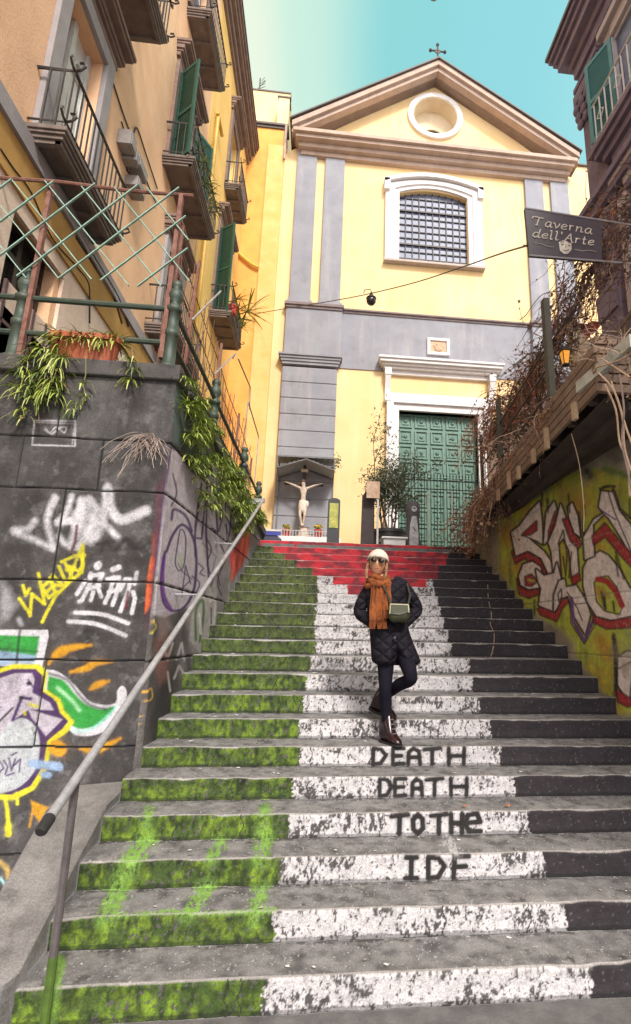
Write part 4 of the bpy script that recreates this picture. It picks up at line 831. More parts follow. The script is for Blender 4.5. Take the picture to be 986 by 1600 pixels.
# balconies
BAL = mat('balcony_stone', (.13, .10, .085), (.20, .155, .13), 4, .85, .3, 40, stain=(.06, .05, .045), stain_amt=.6, stain_scale=2, streak=(.30, .24, .20), streak_amt=.4)
def balcony(y0, y1, z, xo, rail=.78, scroll=True, nb=None):
    mm = MB(); d = xo-XB
    for a, b_, e_ in ((0, .055, .0), (.055, .09, .02), (.09, .135, .045)): mm.box(XB, xo-e_, y0+e_, y1-e_, z-a, z-b_)
    sl = mm.build('balcony_slab', BAL, lb, bevel=.006)
    mm = MB()
    e_ = .07; q = (y1-y0-.14)/3
    for k in range(4): yy = y0+e_+q*k; mm.box(XB, xo-e_, yy-.03 if 0 < k < 3 else (yy if k == 0 else yy-.06), yy+.03 if 0 < k < 3 else (yy+.06 if k == 0 else yy), z-.18, z-.136)
    mm.box(xo-e_-.06, xo-e_+.001, y0+e_, y1-e_, z-.181, z-.135); mm.build('coffer_ribs', BAL, sl)
    mm = MB(); xi = xo-.035; r = .011
    for zz, rr in ((z+rail, .02), (z+.08, .013)):
        mm.tube([(XB, y0+.03, zz), (xi, y0+.03, zz), (xi, y1-.03, zz), (XB, y1-.03, zz)], rr, 6)
    n = nb or max(6, int((y1-y0)/.115))
    for i in range(n+1): y = y0+.03+(y1-y0-.06)*i/n; mm.tube([(xi, y, z), (xi, y, z+rail)], r, 5)
    k = max(3, int(d/.12))
    for i in range(1, k): x = XB+d*i/k; mm.tube([(x, y0+.03, z), (x, y0+.03, z+rail)], r, 5); mm.tube([(x, y1-.03, z), (x, y1-.03, z+rail)], r, 5)
    if scroll:                                    # curled ends
        for yy, s_ in ((y0+.03, -1), (y1-.03, 1)):
            for zz in (z+rail, z+.08):
                mm.tube([(xi, yy, zz), (xi+.07, yy+.02*s_, zz+.0), (xi+.12, yy+.03*s_, zz+.04), (xi+.10, yy+.03*s_, zz+.09), (xi+.05, yy+.03*s_, zz+.08)], .014, 5)
                mm.tube([(xi, yy, zz), (xi, yy+.07*s_, zz), (xi, yy+.12*s_, zz+.04), (xi, yy+.10*s_, zz+.09)], .014, 5)
    mm.build('railing', IRON, sl)
balcony(4.90, 6.57, 7.08, -2.87); balcony(8.70, 10.83, 10.78, -2.68); balcony(13.7, 15.25, 15.12, -2.80); balcony(9.0, 10.75, 14.98, -2.77)
balcony(4.7, 6.75, 10.90, -2.69); balcony(13.33, 15.25, 10.53, -2.65); balcony(8.9, 11.0, 7.28, -2.75, scroll=False)
# eaves cornice
mm = MB(); ztop = ZT-1.1
for a, b_, p in ((0, .12, .40), (.12, .26, .34), (.26, .40, .28), (.40, .62, .17), (.62, .8, .09)): mm.box(XB, XB+p, -4, 16.95, ztop-a, ztop-b_)
mm.build('cornice', MLD, lb, bevel=.01)
mm = MB(); mm.box(XB-8, XB+.43, -4, 17.0, ztop, ztop+.08); mm.build('roof', LEAD, lb)
# drain pipe, meters and cables
mm = MB(); mm.tube([(XB+.09, 12.0, 15.6), (XB+.09, 12.0, 3.5)], .055, 8); mm.tube([(XB+.09, 11.9, 15.6), (XB+.09, 12.6, 15.6)], .05, 8)
mm.build('drain_pipe', mat('yellow_pipe', (.62, .38, .05), (.5, .3, .04), 5, .5), lb)
MET = mat('metal_box', (.30, .27, .26), (.22, .2, .19), 8, .6, .2, 40)
for (px, py, w_, h_) in ((198, 222, .22, .26), (204, 246, .16, .22), (214, 264, .40, .20), (211, 294, .34, .18)):
    p = onX(px, py, XB+.1); mm = MB(); mm.box(XB, XB+.20, p.y-w_/2, p.y+w_/2, p.z-h_/2, p.z+h_/2); mm.box(XB+.2, XB+.215, p.y-w_/2+.02, p.y+w_/2-.02, p.z-h_/2+.02, p.z+h_/2-.02); mm.build('junction_box', MET, lb, bevel=.01)
def cable(name_pts, r=.012, X=XB+.02):
    mm = MB(); mm.tube([onX(px, py, X) for px, py in spline(name_pts)], r, 5, cap=False); return mm.build('cable', mat('cable_black', (.03, .02, .02)), lb)
cable([(150, 60), (165, 90), (178, 133), (195, 185), (207, 215), (216, 245), (232, 290), (245, 320)]); cable([(207, 215), (214, 200), (228, 240), (246, 295)]); cable([(190, 190), (196, 212), (200, 240), (198, 262), (205, 275)])
cable([(0, 232), (20, 262), (48, 300), (80, 370), (118, 415), (137, 440), (140, 468), (140, 505)], X=XB+.08); cable([(118, 370), (150, 420), (175, 460), (190, 505)], X=XB+.08, r=.02); cable([(126, 370), (158, 420), (184, 464), (200, 510)], X=XB+.08, r=.02)

# ================================================================== BUILDING AT THE UPPER RIGHT
XR2 = 4.6
PIN = mat('pink_plaster', (.50, .22, .20), (.44, .19, .18), 2, .9, .3, 30, stain=(.34, .18, .17), stain_amt=.4)
PST = mat('purple_stone', (.14, .105, .155), (.20, .155, .20), 3, .85, .3, 40, streak=(.30, .25, .26), streak_amt=.5, streak_scale=(4, .6, 4), stain=(.10, .09, .11), stain_amt=.4)
TEAL = mat('teal_shutter', (.03, .15, .16), (.045, .19, .18), 3, .5, .2, 30)
WIR = mat('white_rail_paint', (.62, .60, .58), (.5, .47, .45), 6, .5)
rb = thing('corner_building', (XR2+2, 5, 3.4), 'pink building with purple-grey stone corner and heavy eaves at the upper right', 'building')
YE = 7.32
b = MB(); b.box(XR2, XR2+8, -4, YE-.02, 6.1, 12.7); b.build('wall', PIN, rb)
b = MB(); b.box(XR2, XR2+8, -4, YE-.02, 2.5, 6.1); b.build('ground_storey', mat('white_wall', (.68, .62, .60), (.6, .53, .5), 3, .9, .3, 30, stain=(.42, .36, .34), stain_amt=.4), rb)
b = MB(); b.box(XR2-.10, XR2+.5, YE-.55, YE+.04, 6.1, 11.84)
for i in range(9): z = 6.2+i*.68; b.box(XR2-.13, XR2+.5, YE-.50, YE+.07, z, z+.5) if i < 4 else None
b.build('corner_pilaster', PST, rb, bevel=.015)
b = MB()
for i, (a, c_, p) in enumerate(((0, .10, .08), (.10, .18, .05), (.18, .40, .09), (.40, .48, .03))): b.box(XR2-.10-p, XR2+.5, YE-.6-p, YE+.05+p, 11.86-a, 11.86-c_)
for k in range(4):
    for j in range(3): b.blob((XR2-.13-.03*j, YE-.52+.19*k, 11.0+.15*j), .10, 8, 6, sq=(.55, .9, 1.1)); b.blob((XR2+.05+.13*k, YE+.08+.03*j, 11.0+.15*j), .10, 8, 6, sq=(.9, .55, 1.1))
b.build('capital', PST, rb)
b = MB()
for a, c_, p in ((0, .12, .46), (.12, .26, .40), (.26, .44, .34), (.44, .62, .20), (.62, .85, .14), (.85, 1.15, .08)): b.box(XR2-p, XR2+8, -4, YE+p, 12.98-a, 12.98-c_)
b.build('eaves', PST, rb, bevel=.012)
b = MB(); b.box(XR2-.50, XR2+8.1, -4, YE+.50, 12.982, 13.06); b.build('gutter', LEAD, rb)
def rbwin(y0, y1, z0, z1, leaf=True):
    mm = MB(); mm.box(XR2-.015, XR2+.01, y0, y1, z0, z1); wn = mm.build('window', GLASS, rb)
    mm = MB(); mm.box(XR2-.10, XR2, y0-.22, y0, z0-.1, z1+.22); mm.box(XR2-.10, XR2, y1, y1+.22, z0-.1, z1+.22); mm.box(XR2-.12, XR2, y0, y1, z1, z1+.22); mm.box(XR2-.20, XR2, y0-.26, y1+.26, z1+.22, z1+.36); mm.build('window_frame', mat('pale_stone', (.46, .40, .40), (.38, .33, .33), 4, .85, .2, 40), wn, bevel=.01)
    mm = MB(); mm.box(XR2-.05, XR2-.02, (y0+y1)/2-.03, (y0+y1)/2+.03, z0, z1); mm.box(XR2-.05, XR2-.02, y0, y1, z0+1.6, z0+1.66); mm.build('glazing_bar', WIR, wn)
    if leaf:
        mm = MB(); louvre(mm, 0, 0, (y1-y0)*.5, 0, z1-z0); o = mm.build('shutter', TEAL, None, keep=True); o.parent = wn; WLOC[o.name] = (0, 0, 0); o.location = Vector((XR2-.12, y1, z0))-Vector(WLOC['corner_building']); o.rotation_euler = (0, 0, R(18))
rbwin(5.2, 6.32, 9.95, 11.6); rbwin(5.3, 6.4, 6.4, 8.7, False); rbwin(2.9, 4.0, 9.95, 11.6)
b = MB()
for a, c_, p in ((0, .10, .30), (.10, .22, .25), (.22, .36, .18), (.36, .55, .11)): b.box(XR2-p, XR2, -4, 6.98-a, 9.85-a, 9.85-c_)
for a, c_, p in ((0, .12, .26), (.12, .3, .18), (.3, .5, .10)): b.box(XR2-p, XR2+.6, -4, YE+p, 9.12-a, 9.12-c_)
b.build('balcony_and_string', PST, rb, bevel=.01)
b = MB(); n = 34
for i in range(n): y = 1.6+i*(6.9-1.6)/(n-1); b.tube([(XR2-.25, y, 9.85), (XR2-.25, y, 10.66)], .013, 5)
b.tube([(XR2-.25, 1.6, 10.66), (XR2-.25, 6.9, 10.66), (XR2, 6.9, 10.66)], .022, 6); b.tube([(XR2-.25, 1.6, 9.95), (XR2-.25, 6.9, 9.95), (XR2, 6.9, 9.95)], .016, 6)
for i in range(4): x = XR2-.25+.14*i; b.tube([(x, 6.9, 9.85), (x, 6.9, 10.66)], .013, 5)
for i in range(10): y = 1.8+i*.52; b.tube([(XR2-.25, y, 10.3), (XR2-.25, y+.1, 10.4), (XR2-.25, y+.2, 10.3), (XR2-.25, y+.1, 10.2), (XR2-.25, y, 10.3)], .011, 5)
b.build('railing', WIR, rb)
# small white house with red awning seen behind the vines
wh = thing('white_house', (5.2, 9.3, STZ_TOP), 'white tavern annex with a small window and a little red roof behind the vines', 'building')
WW = mat('white_wall', (.68, .62, .60))
b = MB(); b.box(4.05, 8.5, 9.2, 12, STZ_TOP-.3, 6.75); b.build('wall', WW, wh)
p = onY(912, 520, 9.0); b = MB(); b.poly([[(p.x-.35, p.z-.28), (p.x+.10, p.z+.18), (p.x+.34, p.z+.18), (p.x+.02, p.z-.16)]], None, 'y', 8.85, 9.2); b.box(p.x-.3, p.x+.3, 8.9, 9.2, p.z+.10, p.z+.14); b.build('awning', mat('red_tile', (.32, .06, .045), (.22, .05, .04), 8, .8, .4, 30), wh)
p = onY(921, 552, 9.15); b = MB(); b.box(p.x-.13, p.x+.13, 9.14, 9.2, p.z-.24, p.z+.24); wq = b.build('window', DARK, wh); b = MB()
for q in ((-.16, -.12), (.12, .16), (-.015, .015)): b.box(p.x+q[0], p.x+q[1], 9.10, 9.14, p.z-.27, p.z+.27)
b.box(p.x-.16, p.x+.16, 9.10, 9.14, p.z+.24, p.z+.28); b.build('window_frame', WHT, wq)
# ================================================================== TERRACE RAILINGS, LATTICE, FENCE
RGR = mat('railing_green', (.03, .055, .04), (.055, .075, .055), 9, .5, .35, 60, stain=(.10, .05, .03), stain_amt=.4, stain_scale=6)
RUST = mat('rusty_steel', (.17, .065, .045), (.26, .13, .10), 12, .85, .5, 80, stain=(.08, .035, .03), stain_amt=.6, stain_scale=8)
LATG = mat('pale_green_lattice', (.30, .46, .38), (.20, .34, .27), 14, .7, .3, 60, stain=(.22, .18, .13), stain_amt=.5, stain_scale=10)
YP = YF+.12; XS = lambda Y: wallL(Y)-.16
rl = thing('terrace_railing', (-2.1, YP, 4.17), 'dark green iron railing with knobbed posts on top of the blackened wall', 'railing')
def knob_post(x, y, z, h=.82):
    m = MB(); m.lathe((x, y, z), [(.085, 0), (.085, .05), (.06, .07), (.055, .36), (.068, .37), (.068, .42), (.052, .43), (.048, h-.2), (.07, h-.19), (.075, h-.15), (.05, h-.13), (.04, h-.10), (.065, h-.06), (.072, h-.02), (.06, h+.03), (.035, h+.05), (.05, h+.075), (.055, h+.105), (.035, h+.14), (.0, h+.15)], 14)
    return m.build('post', RGR, rl, smooth=True)
knob_post(-2.84, YP, 4.17); knob_post(-1.47, YP, 4.17)
for Y in (6.25, 8.25, 9.75): knob_post(XS(Y), Y, topZ(Y)+.06, .74)
m = MB()
for z in (4.83, 4.47): m.tube([(-3.5, YP, z), (-1.47, YP, z)], .028, 8)
m.build('rail', RGR, rl, smooth='auto'); m = MB()
for dz in (.62, .30): m.tube([(-1.47, YP, 4.17+dz+.03), (XS(6.25), 6.25, topZ(6.25)+.06+dz), (XS(8.25), 8.25, topZ(8.25)+.06+dz), (XS(9.75), 9.75, topZ(9.75)+.06+dz)], .024, 8)
m.build('rail', RGR, rl, smooth='auto')
lt_ = thing('rusty_lattice_frame', (-2.1, YF+.06, 4.17), 'rusty steel frame holding a pale green diamond lattice above the terrace railing', 'trellis')
def onF(px, py): return onY(px, py, YF+.10)
for a, c_ in (((81, 290), (30, 560)), ((284, 306), (252, 560))):
    m = MB(); m.bar(onF(*a), onF(*c_), .05, .04); m.build('post', RUST, lt_)
m = MB(); m.tube([onF(-60, 274), onF(90, 284), onF(200, 298), onF(302, 306)], .018, 6); m.build('top_bar', RUST, lt_)
m = MB(); d1 = np.array((26, 32.5)); d2 = np.array((31, -23.5)); N0 = np.array((22.8, 287.0))
def inlat(p): return -60 < p[0] < 300 and 284+.05*p[0] < p[1] < 440+.06*p[0]
for (da, db, off, nm) in ((d1, d2, .0, 0), (d2, d1, .012, 1)):
    for j in range(-12, 14):
        run = [i for i in np.arange(-16, 17, .25) if inlat(N0+i*da+j*db)]
        if len(run) < 4: continue
        a = N0+min(run)*da+j*db; c_ = N0+max(run)*da+j*db; A, B_ = onF(*a), onF(*c_); A.y -= .04+off; B_.y -= .04+off; m.bar(A, B_, .020, .010)
m.build('lattice', LATG, lt_)
wf = thing('wire_fence', (-1.5, 7, 3.9), 'tall tangled rusty wire fence along the side of the terrace', 'fence')
for Y, h in ((4.75, 1.85), (5.35, 1.95), (6.6, 1.75), (8.0, 1.45), (9.3, 1.25)):
    m = MB(); m.bar((XS(Y)-.12, Y, topZ(Y)), (XS(Y)-.10, Y+.12, topZ(Y)+h), .032, .032); m.build('post', RUST, wf)
m = MB(); rr = random.Random(3); y = 4.7
while y < 9.7:
    h = 1.85-.13*(y-4.7)+rr.uniform(-.25, .2); x = XS(y)-.14; m.tube([(x, y, topZ(y)), (x+rr.uniform(-.03, .03), y+rr.uniform(-.06, .10), topZ(y)+h*.5), (x+rr.uniform(-.06, .06), y+rr.uniform(-.08, .22), topZ(y)+h)], .005, 4, cap=False); y += rr.uniform(.06, .16)
for k in range(5): m.tube([(XS(Y)-.14, Y, topZ(Y)+.35+.33*k-.04*k*(Y-4.7)/2+rr.uniform(-.03, .03)) for Y in np.linspace(4.7, 9.6, 8)], .006, 4, cap=False)
for k in range(26):
    Y = rr.uniform(4.8, 9.3); z = topZ(Y)+rr.uniform(.2, 1.3); pts = [Vector((XS(Y)-.14, Y, z))]
    for q in range(6): pts.append(pts[-1]+Vector((rr.uniform(-.06, .06), rr.uniform(-.12, .16), rr.uniform(-.13, .15))))
    m.tube(pts, .0045, 4, cap=False)
m.build('wire', RUST, wf); m = MB()
for pts in ([(372, 560), (391, 605), (390, 640)], [(388, 628), (404, 682), (397, 760)], [(388, 628), (380, 700)], [(335, 585), (368, 552), (364, 560)], [(345, 455), (300, 500)]): m.tube([onX(a, c_, -1.36) for a, c_ in pts], .012, 5)
m.build('brace', mat('pale_steel', (.36, .33, .31), (.25, .2, .17), 9, .6), wf)

# ------------------------------------------------------------------ handrail
GALV = mat('galvanised_pipe', (.44, .43, .44), (.30, .29, .30), 9, .38, .15, 60, metal=.3, stain=(.2, .18, .17), stain_amt=.3, stain_scale=5)
h0 = onX(65, 1297, -1.15); h1 = onX(412, 780, -.90)
hr = thing('handrail', (-1.15, 3.0, 0), 'grey steel pipe handrail running up the left side of the stairs', 'handrail')
m = MB(); m.tube([h0, h0.lerp(h1, .22)+Vector((.002, 0, -.006)), h0.lerp(h1, .45)+Vector((-.003, 0, -.012)), h0.lerp(h1, .7)+Vector((.003, 0, -.004)), h1], .0225, 12); m.build('pipe', GALV, hr, smooth='auto')
m = MB(); dv = (h1-h0).normalized(); m.lathe(h0-dv*.01, [(.020, -.004), (.0265, .004), (.0265, .075), (.024, .08)], 12, dv); m.build('end_cap', mat('black_rubber', (.02, .018, .018)), hr)
pb = onX(70, 1600, -1.15); ptp = onX(118, 1222, -1.15); pb.z = 0
POSTM = mat('post_steel', (.085, .07, .07), (.13, .11, .11), 9, .5, .25, 40, metal=.2)
m = MB(); mid = pb.lerp(ptp, .30); m.tube([mid, ptp], .0195, 10); p_ = m.build('post', POSTM, hr, smooth='auto')
m = MB(); m.tube([pb, mid], .0205, 10); m.build('painted_foot', mat('lime_paint', (.08, .15, .015), (.05, .085, .012), 12, .7, .3, 40), p_)
for k in (.42, .66, .88):
    q = h0.lerp(h1, k); m = MB(); m.tube([q, q+Vector((-.05, 0, -.05)), (float(wallL(q.y))-.06, q.y, q.z-.05)], .011, 6); m.lathe((float(wallL(q.y))-.03, q.y, q.z-.05), [(.035, 0), (.035, .02)], 10, (-1, 0, 0)); m.build('wall_bracket', GALV, hr)
m = MB(); q = h1; m.box(q.x-.22, q.x+.02, q.y-.03, q.y+.03, q.z-.06, q.z+.0); m.box(q.x-.17, q.x-.12, q.y-.025, q.y+.025, STZ_TOP-.1, q.z-.06); m.build('top_post', GALV, hr)

# ================================================================== LEAFY THINGS
LG1 = mat('strap_leaf', (.28, .36, .055), (.40, .46, .10), 5, .5, spec=.4); LG2 = mat('strap_leaf_pale', (.52, .54, .22), (.38, .43, .13), 6, .5); LG3 = mat('strap_leaf_dark', (.08, .13, .025), (.11, .17, .035), 5, .5)
LDRY = mat('dry_leaf', (.28, .17, .06), (.2, .1, .04), 6, .7)
def strap(mb, p, d, L, w_, droop, rr, seg=5):
    p = Vector(p); d = Vector(d).normalized(); pts = [p.copy()]
    for i in range(seg): d = (d+Vector((0, 0, -droop))).normalized(); p = p+d*(L/seg); pts.append(p.copy())
    s = d.cross(Vector((0, 0, 1))); s = (s if s.length > .05 else Vector((1, 0, 0))).normalized(); s = (s+Vector((rr.uniform(-.4, .4), rr.uniform(-.4, .4), rr.uniform(-.3, .3)))).normalized()
    v = []; 
    for i, q in enumerate(pts): t = i/seg; ww = w_*(1-abs(t-.35)*1.1)*.5; ww = max(ww, .0006); v += [q-s*ww, q+s*ww]
    mb.mi = rr.choices((0, 1, 2, 3), (5, 2.2, 3, .35))[0]; mb.add(v, [(2*i, 2*i+1, 2*i+3, 2*i+2) for i in range(seg)])
def tuft(mb, c, n, L, rr, w_=.016, droop=.35, out=None, up=.8):
    for i in range(n):
        a = rr.uniform(0, 2*math.pi); d = Vector((math.cos(a), math.sin(a), rr.uniform(-.1, up*1.6)))
        if out: d += Vector(out)*rr.uniform(.3, 1.2)
        strap(mb, Vector(c)+Vector((rr.uniform(-.03, .03), rr.uniform(-.03, .03), rr.uniform(-.02, .02))), d, L*rr.uniform(.6, 1.15), w_*rr.uniform(.6, 1.2), droop*rr.uniform(.5, 1.3), rr)
LS = [LG1, LG2, LG3, LDRY]
rr = random.Random(11)
TERRA = mat('terracotta', (.40, .10, .04), (.32, .08, .035), 5, .75, .3, 40, stain=(.50, .22, .12), stain_amt=.4, stain_scale=4)
SOIL = mat('soil', (.05, .035, .025))
def trough(x0, x1, y0, y1, z0, h):
    pl = thing('terracotta_trough', ((x0+x1)/2, (y0+y1)/2, z0), 'long terracotta trough on the terrace wall overflowing with spider plants', 'planter')
    m = MB()
    def ring(e, z, n=28):
        o = []
        for i in range(n):
            a = 2*math.pi*i/n; cx_ = (x0+x1)/2; ry = (y1-y0)/2+e; s_ = math.copysign(1, math.cos(a)); o.append((cx_+s_*((x1-x0)/2-(y1-y0)/2)+ry*math.cos(a), (y0+y1)/2+ry*math.sin(a), z))
        return o
    m.loft([ring(-.035, z0), ring(-.01, z0+h*.8), ring(.012, z0+h*.8), ring(.015, z0+h), ring(-.015, z0+h), ring(-.02, z0+h*.85)]); m.build('pot', TERRA, pl, smooth='auto')
    return pl
trough(-2.50, -1.88, YF-.06, YF+.14, 4.17, .24)
m = MB()
for i in range(16): x = -2.46+.55*i/15; tuft(m, (x+rr.uniform(-.03, .03), YF+.03, 4.38), 24, .24, rr, out=(0, -.35, 0), w_=.017)
m.mi = 0; tag(m.build('spider_plant', LS), 'bushy green spider plant growing in the terracotta trough on the terrace', 'plant', 'spider plants')
def hanging(pts, n, L, label, out=(0, -.6, 0), w_=.016, name='spider_plant'):
    m = MB()
    for p in pts: tuft(m, p, n, L, rr, w_=w_, out=out, droop=.45, up=.5)
    tag(m.build(name, LS), label, 'plant', 'spider plants')
YW = YF-.05
hanging([onY(60+rr.uniform(-34, 34), y_, YW) for y_ in (548, 556, 565, 575, 585, 595, 605, 612) for _ in (0, 1)]+[onY(88, 540, YW-.02), onY(96, 560, YW-.04), onY(80, 580, YW), onY(45, 600, YW), onY(50, 622, YW), onY(72, 612, YW)], 17, .25, 'large spider plant hanging over the wall at the left below the trough')
hanging([onY(38, 640, YW), onY(35, 650, YW)], 10, .16, 'small wilting spider plant runner lowest on the blackened wall at the left')
hanging([onY(205, 560, YW), onY(207, 578, YW), onY(203, 592, YW)], 14, .17, 'small spider plant dangling just left of the railing corner post')
hanging([onY(132, 600, YW), onY(120, 632, YW), onY(133, 618, YW), onY(114, 640, YW)], 10, .14, 'sparse spider plantlet on a thin runner near the middle of the wall face')
m = MB()
for a in ([(134, 555), (134, 585), (130, 600), (133, 618), (118, 640)], [(206, 545), (207, 560), (205, 592)]): m.tube([onY(px, py, YW-.01) for px, py in a], .0035, 4, cap=False)
tag(m.build('plant_runner', mat('runner', (.3, .3, .12))), 'thin plant runners trailing down the wall from the trough', 'plant')
# ferny green mass trailing along the side ledge
m = MB()
for i in range(230):
    t = rr.random(); Y = 4.62+t*4.4; edge = topZ(Y)+.02; prof = .10+.95*math.exp(-((Y-5.75)/.75)**2)+.62*math.exp(-((Y-7.4)/.55)**2)+.28*math.exp(-((Y-4.9)/.4)**2)
    z = edge-rr.random()*prof; x = float(wallL(Y))+rr.uniform(-.02, .10)
    tuft(m, (x, Y, z), 18, .16, rr, w_=.017, out=(.5, -.2, 0), droop=.3, up=.4)
tag(m.build('trailing_fern', [LG1, LG1, LG3, LG2]), 'thick green fern-like growth trailing down the side wall beside the stairs', 'plant')
# dry root tuft on the front wall, upper right
ROOT = mat('dry_root', (.34, .27, .23), (.22, .16, .13), 12, .8)
m = MB()
for i in range(52):
    c_ = onY(230+rr.gauss(0, 9), 683+rr.uniform(-8, 12), YW); a = rr.gauss(0, .9); d = Vector((math.sin(a), rr.uniform(-.5, 0), rr.uniform(-.2, .3))); pts = [c_]; L = rr.uniform(.12, .46)/7
    for k in range(7): d = (d+Vector((rr.uniform(-.45, .45), rr.uniform(-.12, .1), -.26))).normalized(); pts.append(pts[-1]+d*L); pts[-1].y = min(pts[-1].y, YW+.0)
    m.tube(pts, .0028, 3, cap=False)
tag(m.build('dry_root_tuft', ROOT), 'dry pale root tuft hanging on the front wall near its corner', 'plant')
# balcony plants
m = MB()
for i in range(9): tuft(m, (-2.66, 8.85+.2*i, 10.95+rr.uniform(0, .15)), 16, .34, rr, w_=.02, droop=.25)
tag(m.build('balcony_plants', [LG3, LG2, LG3, LDRY]), 'grey-green plants filling the middle palazzo balcony beside the green shutter', 'plant')
m = MB()
for i in range(4): tuft(m, (-2.62, 13.5+.45*i, 10.95), 16, .55, rr, w_=.04, droop=.12)
tuft(m, onX(386, 488, -2.3), 26, .75, rr, w_=.05, droop=.12); tag(m.build('yucca', LS), 'spiky yucca plants poking out of the lowest far palazzo balcony', 'plant')
m = MB(); m.lathe((-2.68, 13.55, 10.55), [(.10, 0), (.14, .25)], 12); tag(m.build('red_pot', mat('red_pot', (.55, .05, .03))), 'small red flower pot on the lowest far palazzo balcony', 'flower pot')

# ================================================================== WOODEN DECK ON THE RIGHT
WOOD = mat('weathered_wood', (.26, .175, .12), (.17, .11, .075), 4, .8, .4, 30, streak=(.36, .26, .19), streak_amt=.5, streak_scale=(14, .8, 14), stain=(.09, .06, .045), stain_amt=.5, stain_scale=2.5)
WOODP = mat('pale_wood', (.48, .34, .22), (.36, .25, .16), 5, .8, .3, 30)
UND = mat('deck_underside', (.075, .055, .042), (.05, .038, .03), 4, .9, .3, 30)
def ex(Y): return 2.20+.102*(Y-3.75)              # outer edge of the deck
dk = thing('wooden_deck', (3.4, 6, 3.7), 'weathered slatted timber terrace deck jutting over the graffiti wall', 'deck')
for y0, y1, dz in ((3.75, 4.9, .0), (4.9, 6.35, -.015), (6.35, 7.5, -.03), (7.5, 8.9, -.05)):
    m = MB()
    for k in range(5):
        z = 3.78+dz+k*.085; m.loft([[(ex(Y), Y, z), (ex(Y)+.035, Y, z), (ex(Y)+.035, Y, z+.072), (ex(Y), Y, z+.072)] for Y in (y0+.005, y1-.005)])
    m.build('slat_panel', WOOD, dk)
m = MB()
for k in range(6): z = 3.76+k*.085; m.box(ex(3.75)-.02+(.02 if k % 2 else 0), 5.2, 3.70, 3.745, z, z+.068)
m.build('slat_panel', WOOD, dk)
for Y in (4.15, 4.9, 5.35, 5.95, 6.4, 7.0, 7.5, 8.4): m = MB(); m.box(ex(Y)-.04, ex(Y)-.005, Y-.03, Y+.03, 3.70, 3.93 if Y in (4.9, 6.4) else 3.86); m.build('batten', WOODP, dk)
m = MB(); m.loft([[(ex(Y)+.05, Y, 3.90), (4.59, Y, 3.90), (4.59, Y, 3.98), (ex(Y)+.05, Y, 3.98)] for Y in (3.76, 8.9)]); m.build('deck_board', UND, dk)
m = MB()
for Y in np.arange(3.95, 8.9, .48): m.box(ex(Y)+.04, 4.58, Y-.035, Y+.035, 3.76, 3.90)
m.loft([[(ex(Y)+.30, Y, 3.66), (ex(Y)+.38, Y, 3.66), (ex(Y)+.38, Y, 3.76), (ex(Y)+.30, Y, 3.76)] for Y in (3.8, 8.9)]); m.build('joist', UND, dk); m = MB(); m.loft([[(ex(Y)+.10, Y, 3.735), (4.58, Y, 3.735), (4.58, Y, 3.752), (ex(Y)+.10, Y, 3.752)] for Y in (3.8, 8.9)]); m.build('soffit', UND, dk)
m = MB(); m.loft([[(ex(Y)+.06, Y, 3.99), (ex(Y)+.42, Y, 3.99), (ex(Y)+.42, Y, 4.22), (ex(Y)+.06, Y, 4.22)] for Y in (3.8, 8.8)]); m.build('planting_bed', SOIL, dk)
for Y, h, w_ in ((5.05, 1.45, .085), (7.3, 1.3, .075), (8.6, 1.2, .06)):
    m = MB(); m.bar((ex(Y)+.12, Y, 4.0), (ex(Y)+.11, Y, 4.1+h), w_, w_*.8); m.build('rail_post', mat('dark_green_wood', (.06, .07, .05), (.10, .085, .065), 6, .8, .3, 40), dk)
m = MB()
for z in (4.45, 4.75, 5.0): m.tube([(ex(5.05)+.12, 5.05, z), (ex(8.6)+.12, 8.6, z)], .012, 5)
m.build('rail_wire', IRON, dk)
m = MB(); a, c_ = onX(903, 612, 2.24), Vector((2.42, 2.4, 4.85)); a = onX(905, 606, 2.22); c_ = onX(990, 532, 2.22); m.bar(a, c_, .06, .10); m.build('white_beam', mat('flaked_white_beam', (.55, .54, .47), (.40, .40, .33), 8, .8, .4, 30, stain=(.12, .14, .09), stain_amt=.7, stain_scale=5), dk)
m = MB(); m.bar(onX(945, 545, 2.6), onX(1010, 462, 2.6), .03, .03); m.bar(onX(950, 558, 2.6), onX(1010, 490, 2.6), .02, .35); m.build('canopy_edge', mat('brown_awning', (.13, .085, .075)), dk)
# closed cream parasol behind
p = onY(925, 545, 7.0); m = MB(); m.loft([[(p.x-.30+.2*(.7-hh)+r_*math.cos(a)*(1+.18*math.cos(5*a)), 7.0+r_*math.sin(a), p.z+hh-.2) for a in np.linspace(0, 2*math.pi, 21)[:-1]] for r_, hh in ((.02, .85), (.08, .6), (.15, .25), (.20, -.1), (.13, -.4))])
tag(m.build('closed_parasol', mat('cream_canvas', (.62, .52, .36), (.5, .4, .26), 6, .9)), 'folded cream parasol on the tavern terrace among the vines', 'parasol')
# amber lantern
lp = onY(883, 558, 5.0)
ln = thing('wall_lantern', tuple(lp), 'small amber glass lantern on the vine-covered post of the deck', 'lantern')
m = MB(); r4 = lambda r, z: [(lp.x+r*math.cos(a), lp.y+r*math.sin(a), lp.z+z) for a in (R(45), R(135), R(225), R(315))]
m.loft([r4(.035, -.08), r4(.06, .06)]); m.build('amber_glass', mat('amber_glass', (.85, .36, .03), (.7, .25, .02), 8, .3, emit=(1, .42, .05, .35)), ln)
m = MB(); m.loft([r4(.085, .062), r4(.085, .072), r4(.04, .11), r4(.012, .13)]); m.loft([r4(.042, -.10), r4(.042, -.082)])
for k in range(4): m.tube([r4(.037, -.085)[k], r4(.062, .065)[k]], .006, 4)
m.tube([(lp.x-.02, lp.y, lp.z+.12), (lp.x-.04, lp.y, lp.z+.18), (lp.x-.12, lp.y, lp.z+.16)], .008, 5); m.build('metal_frame', IRON, ln)

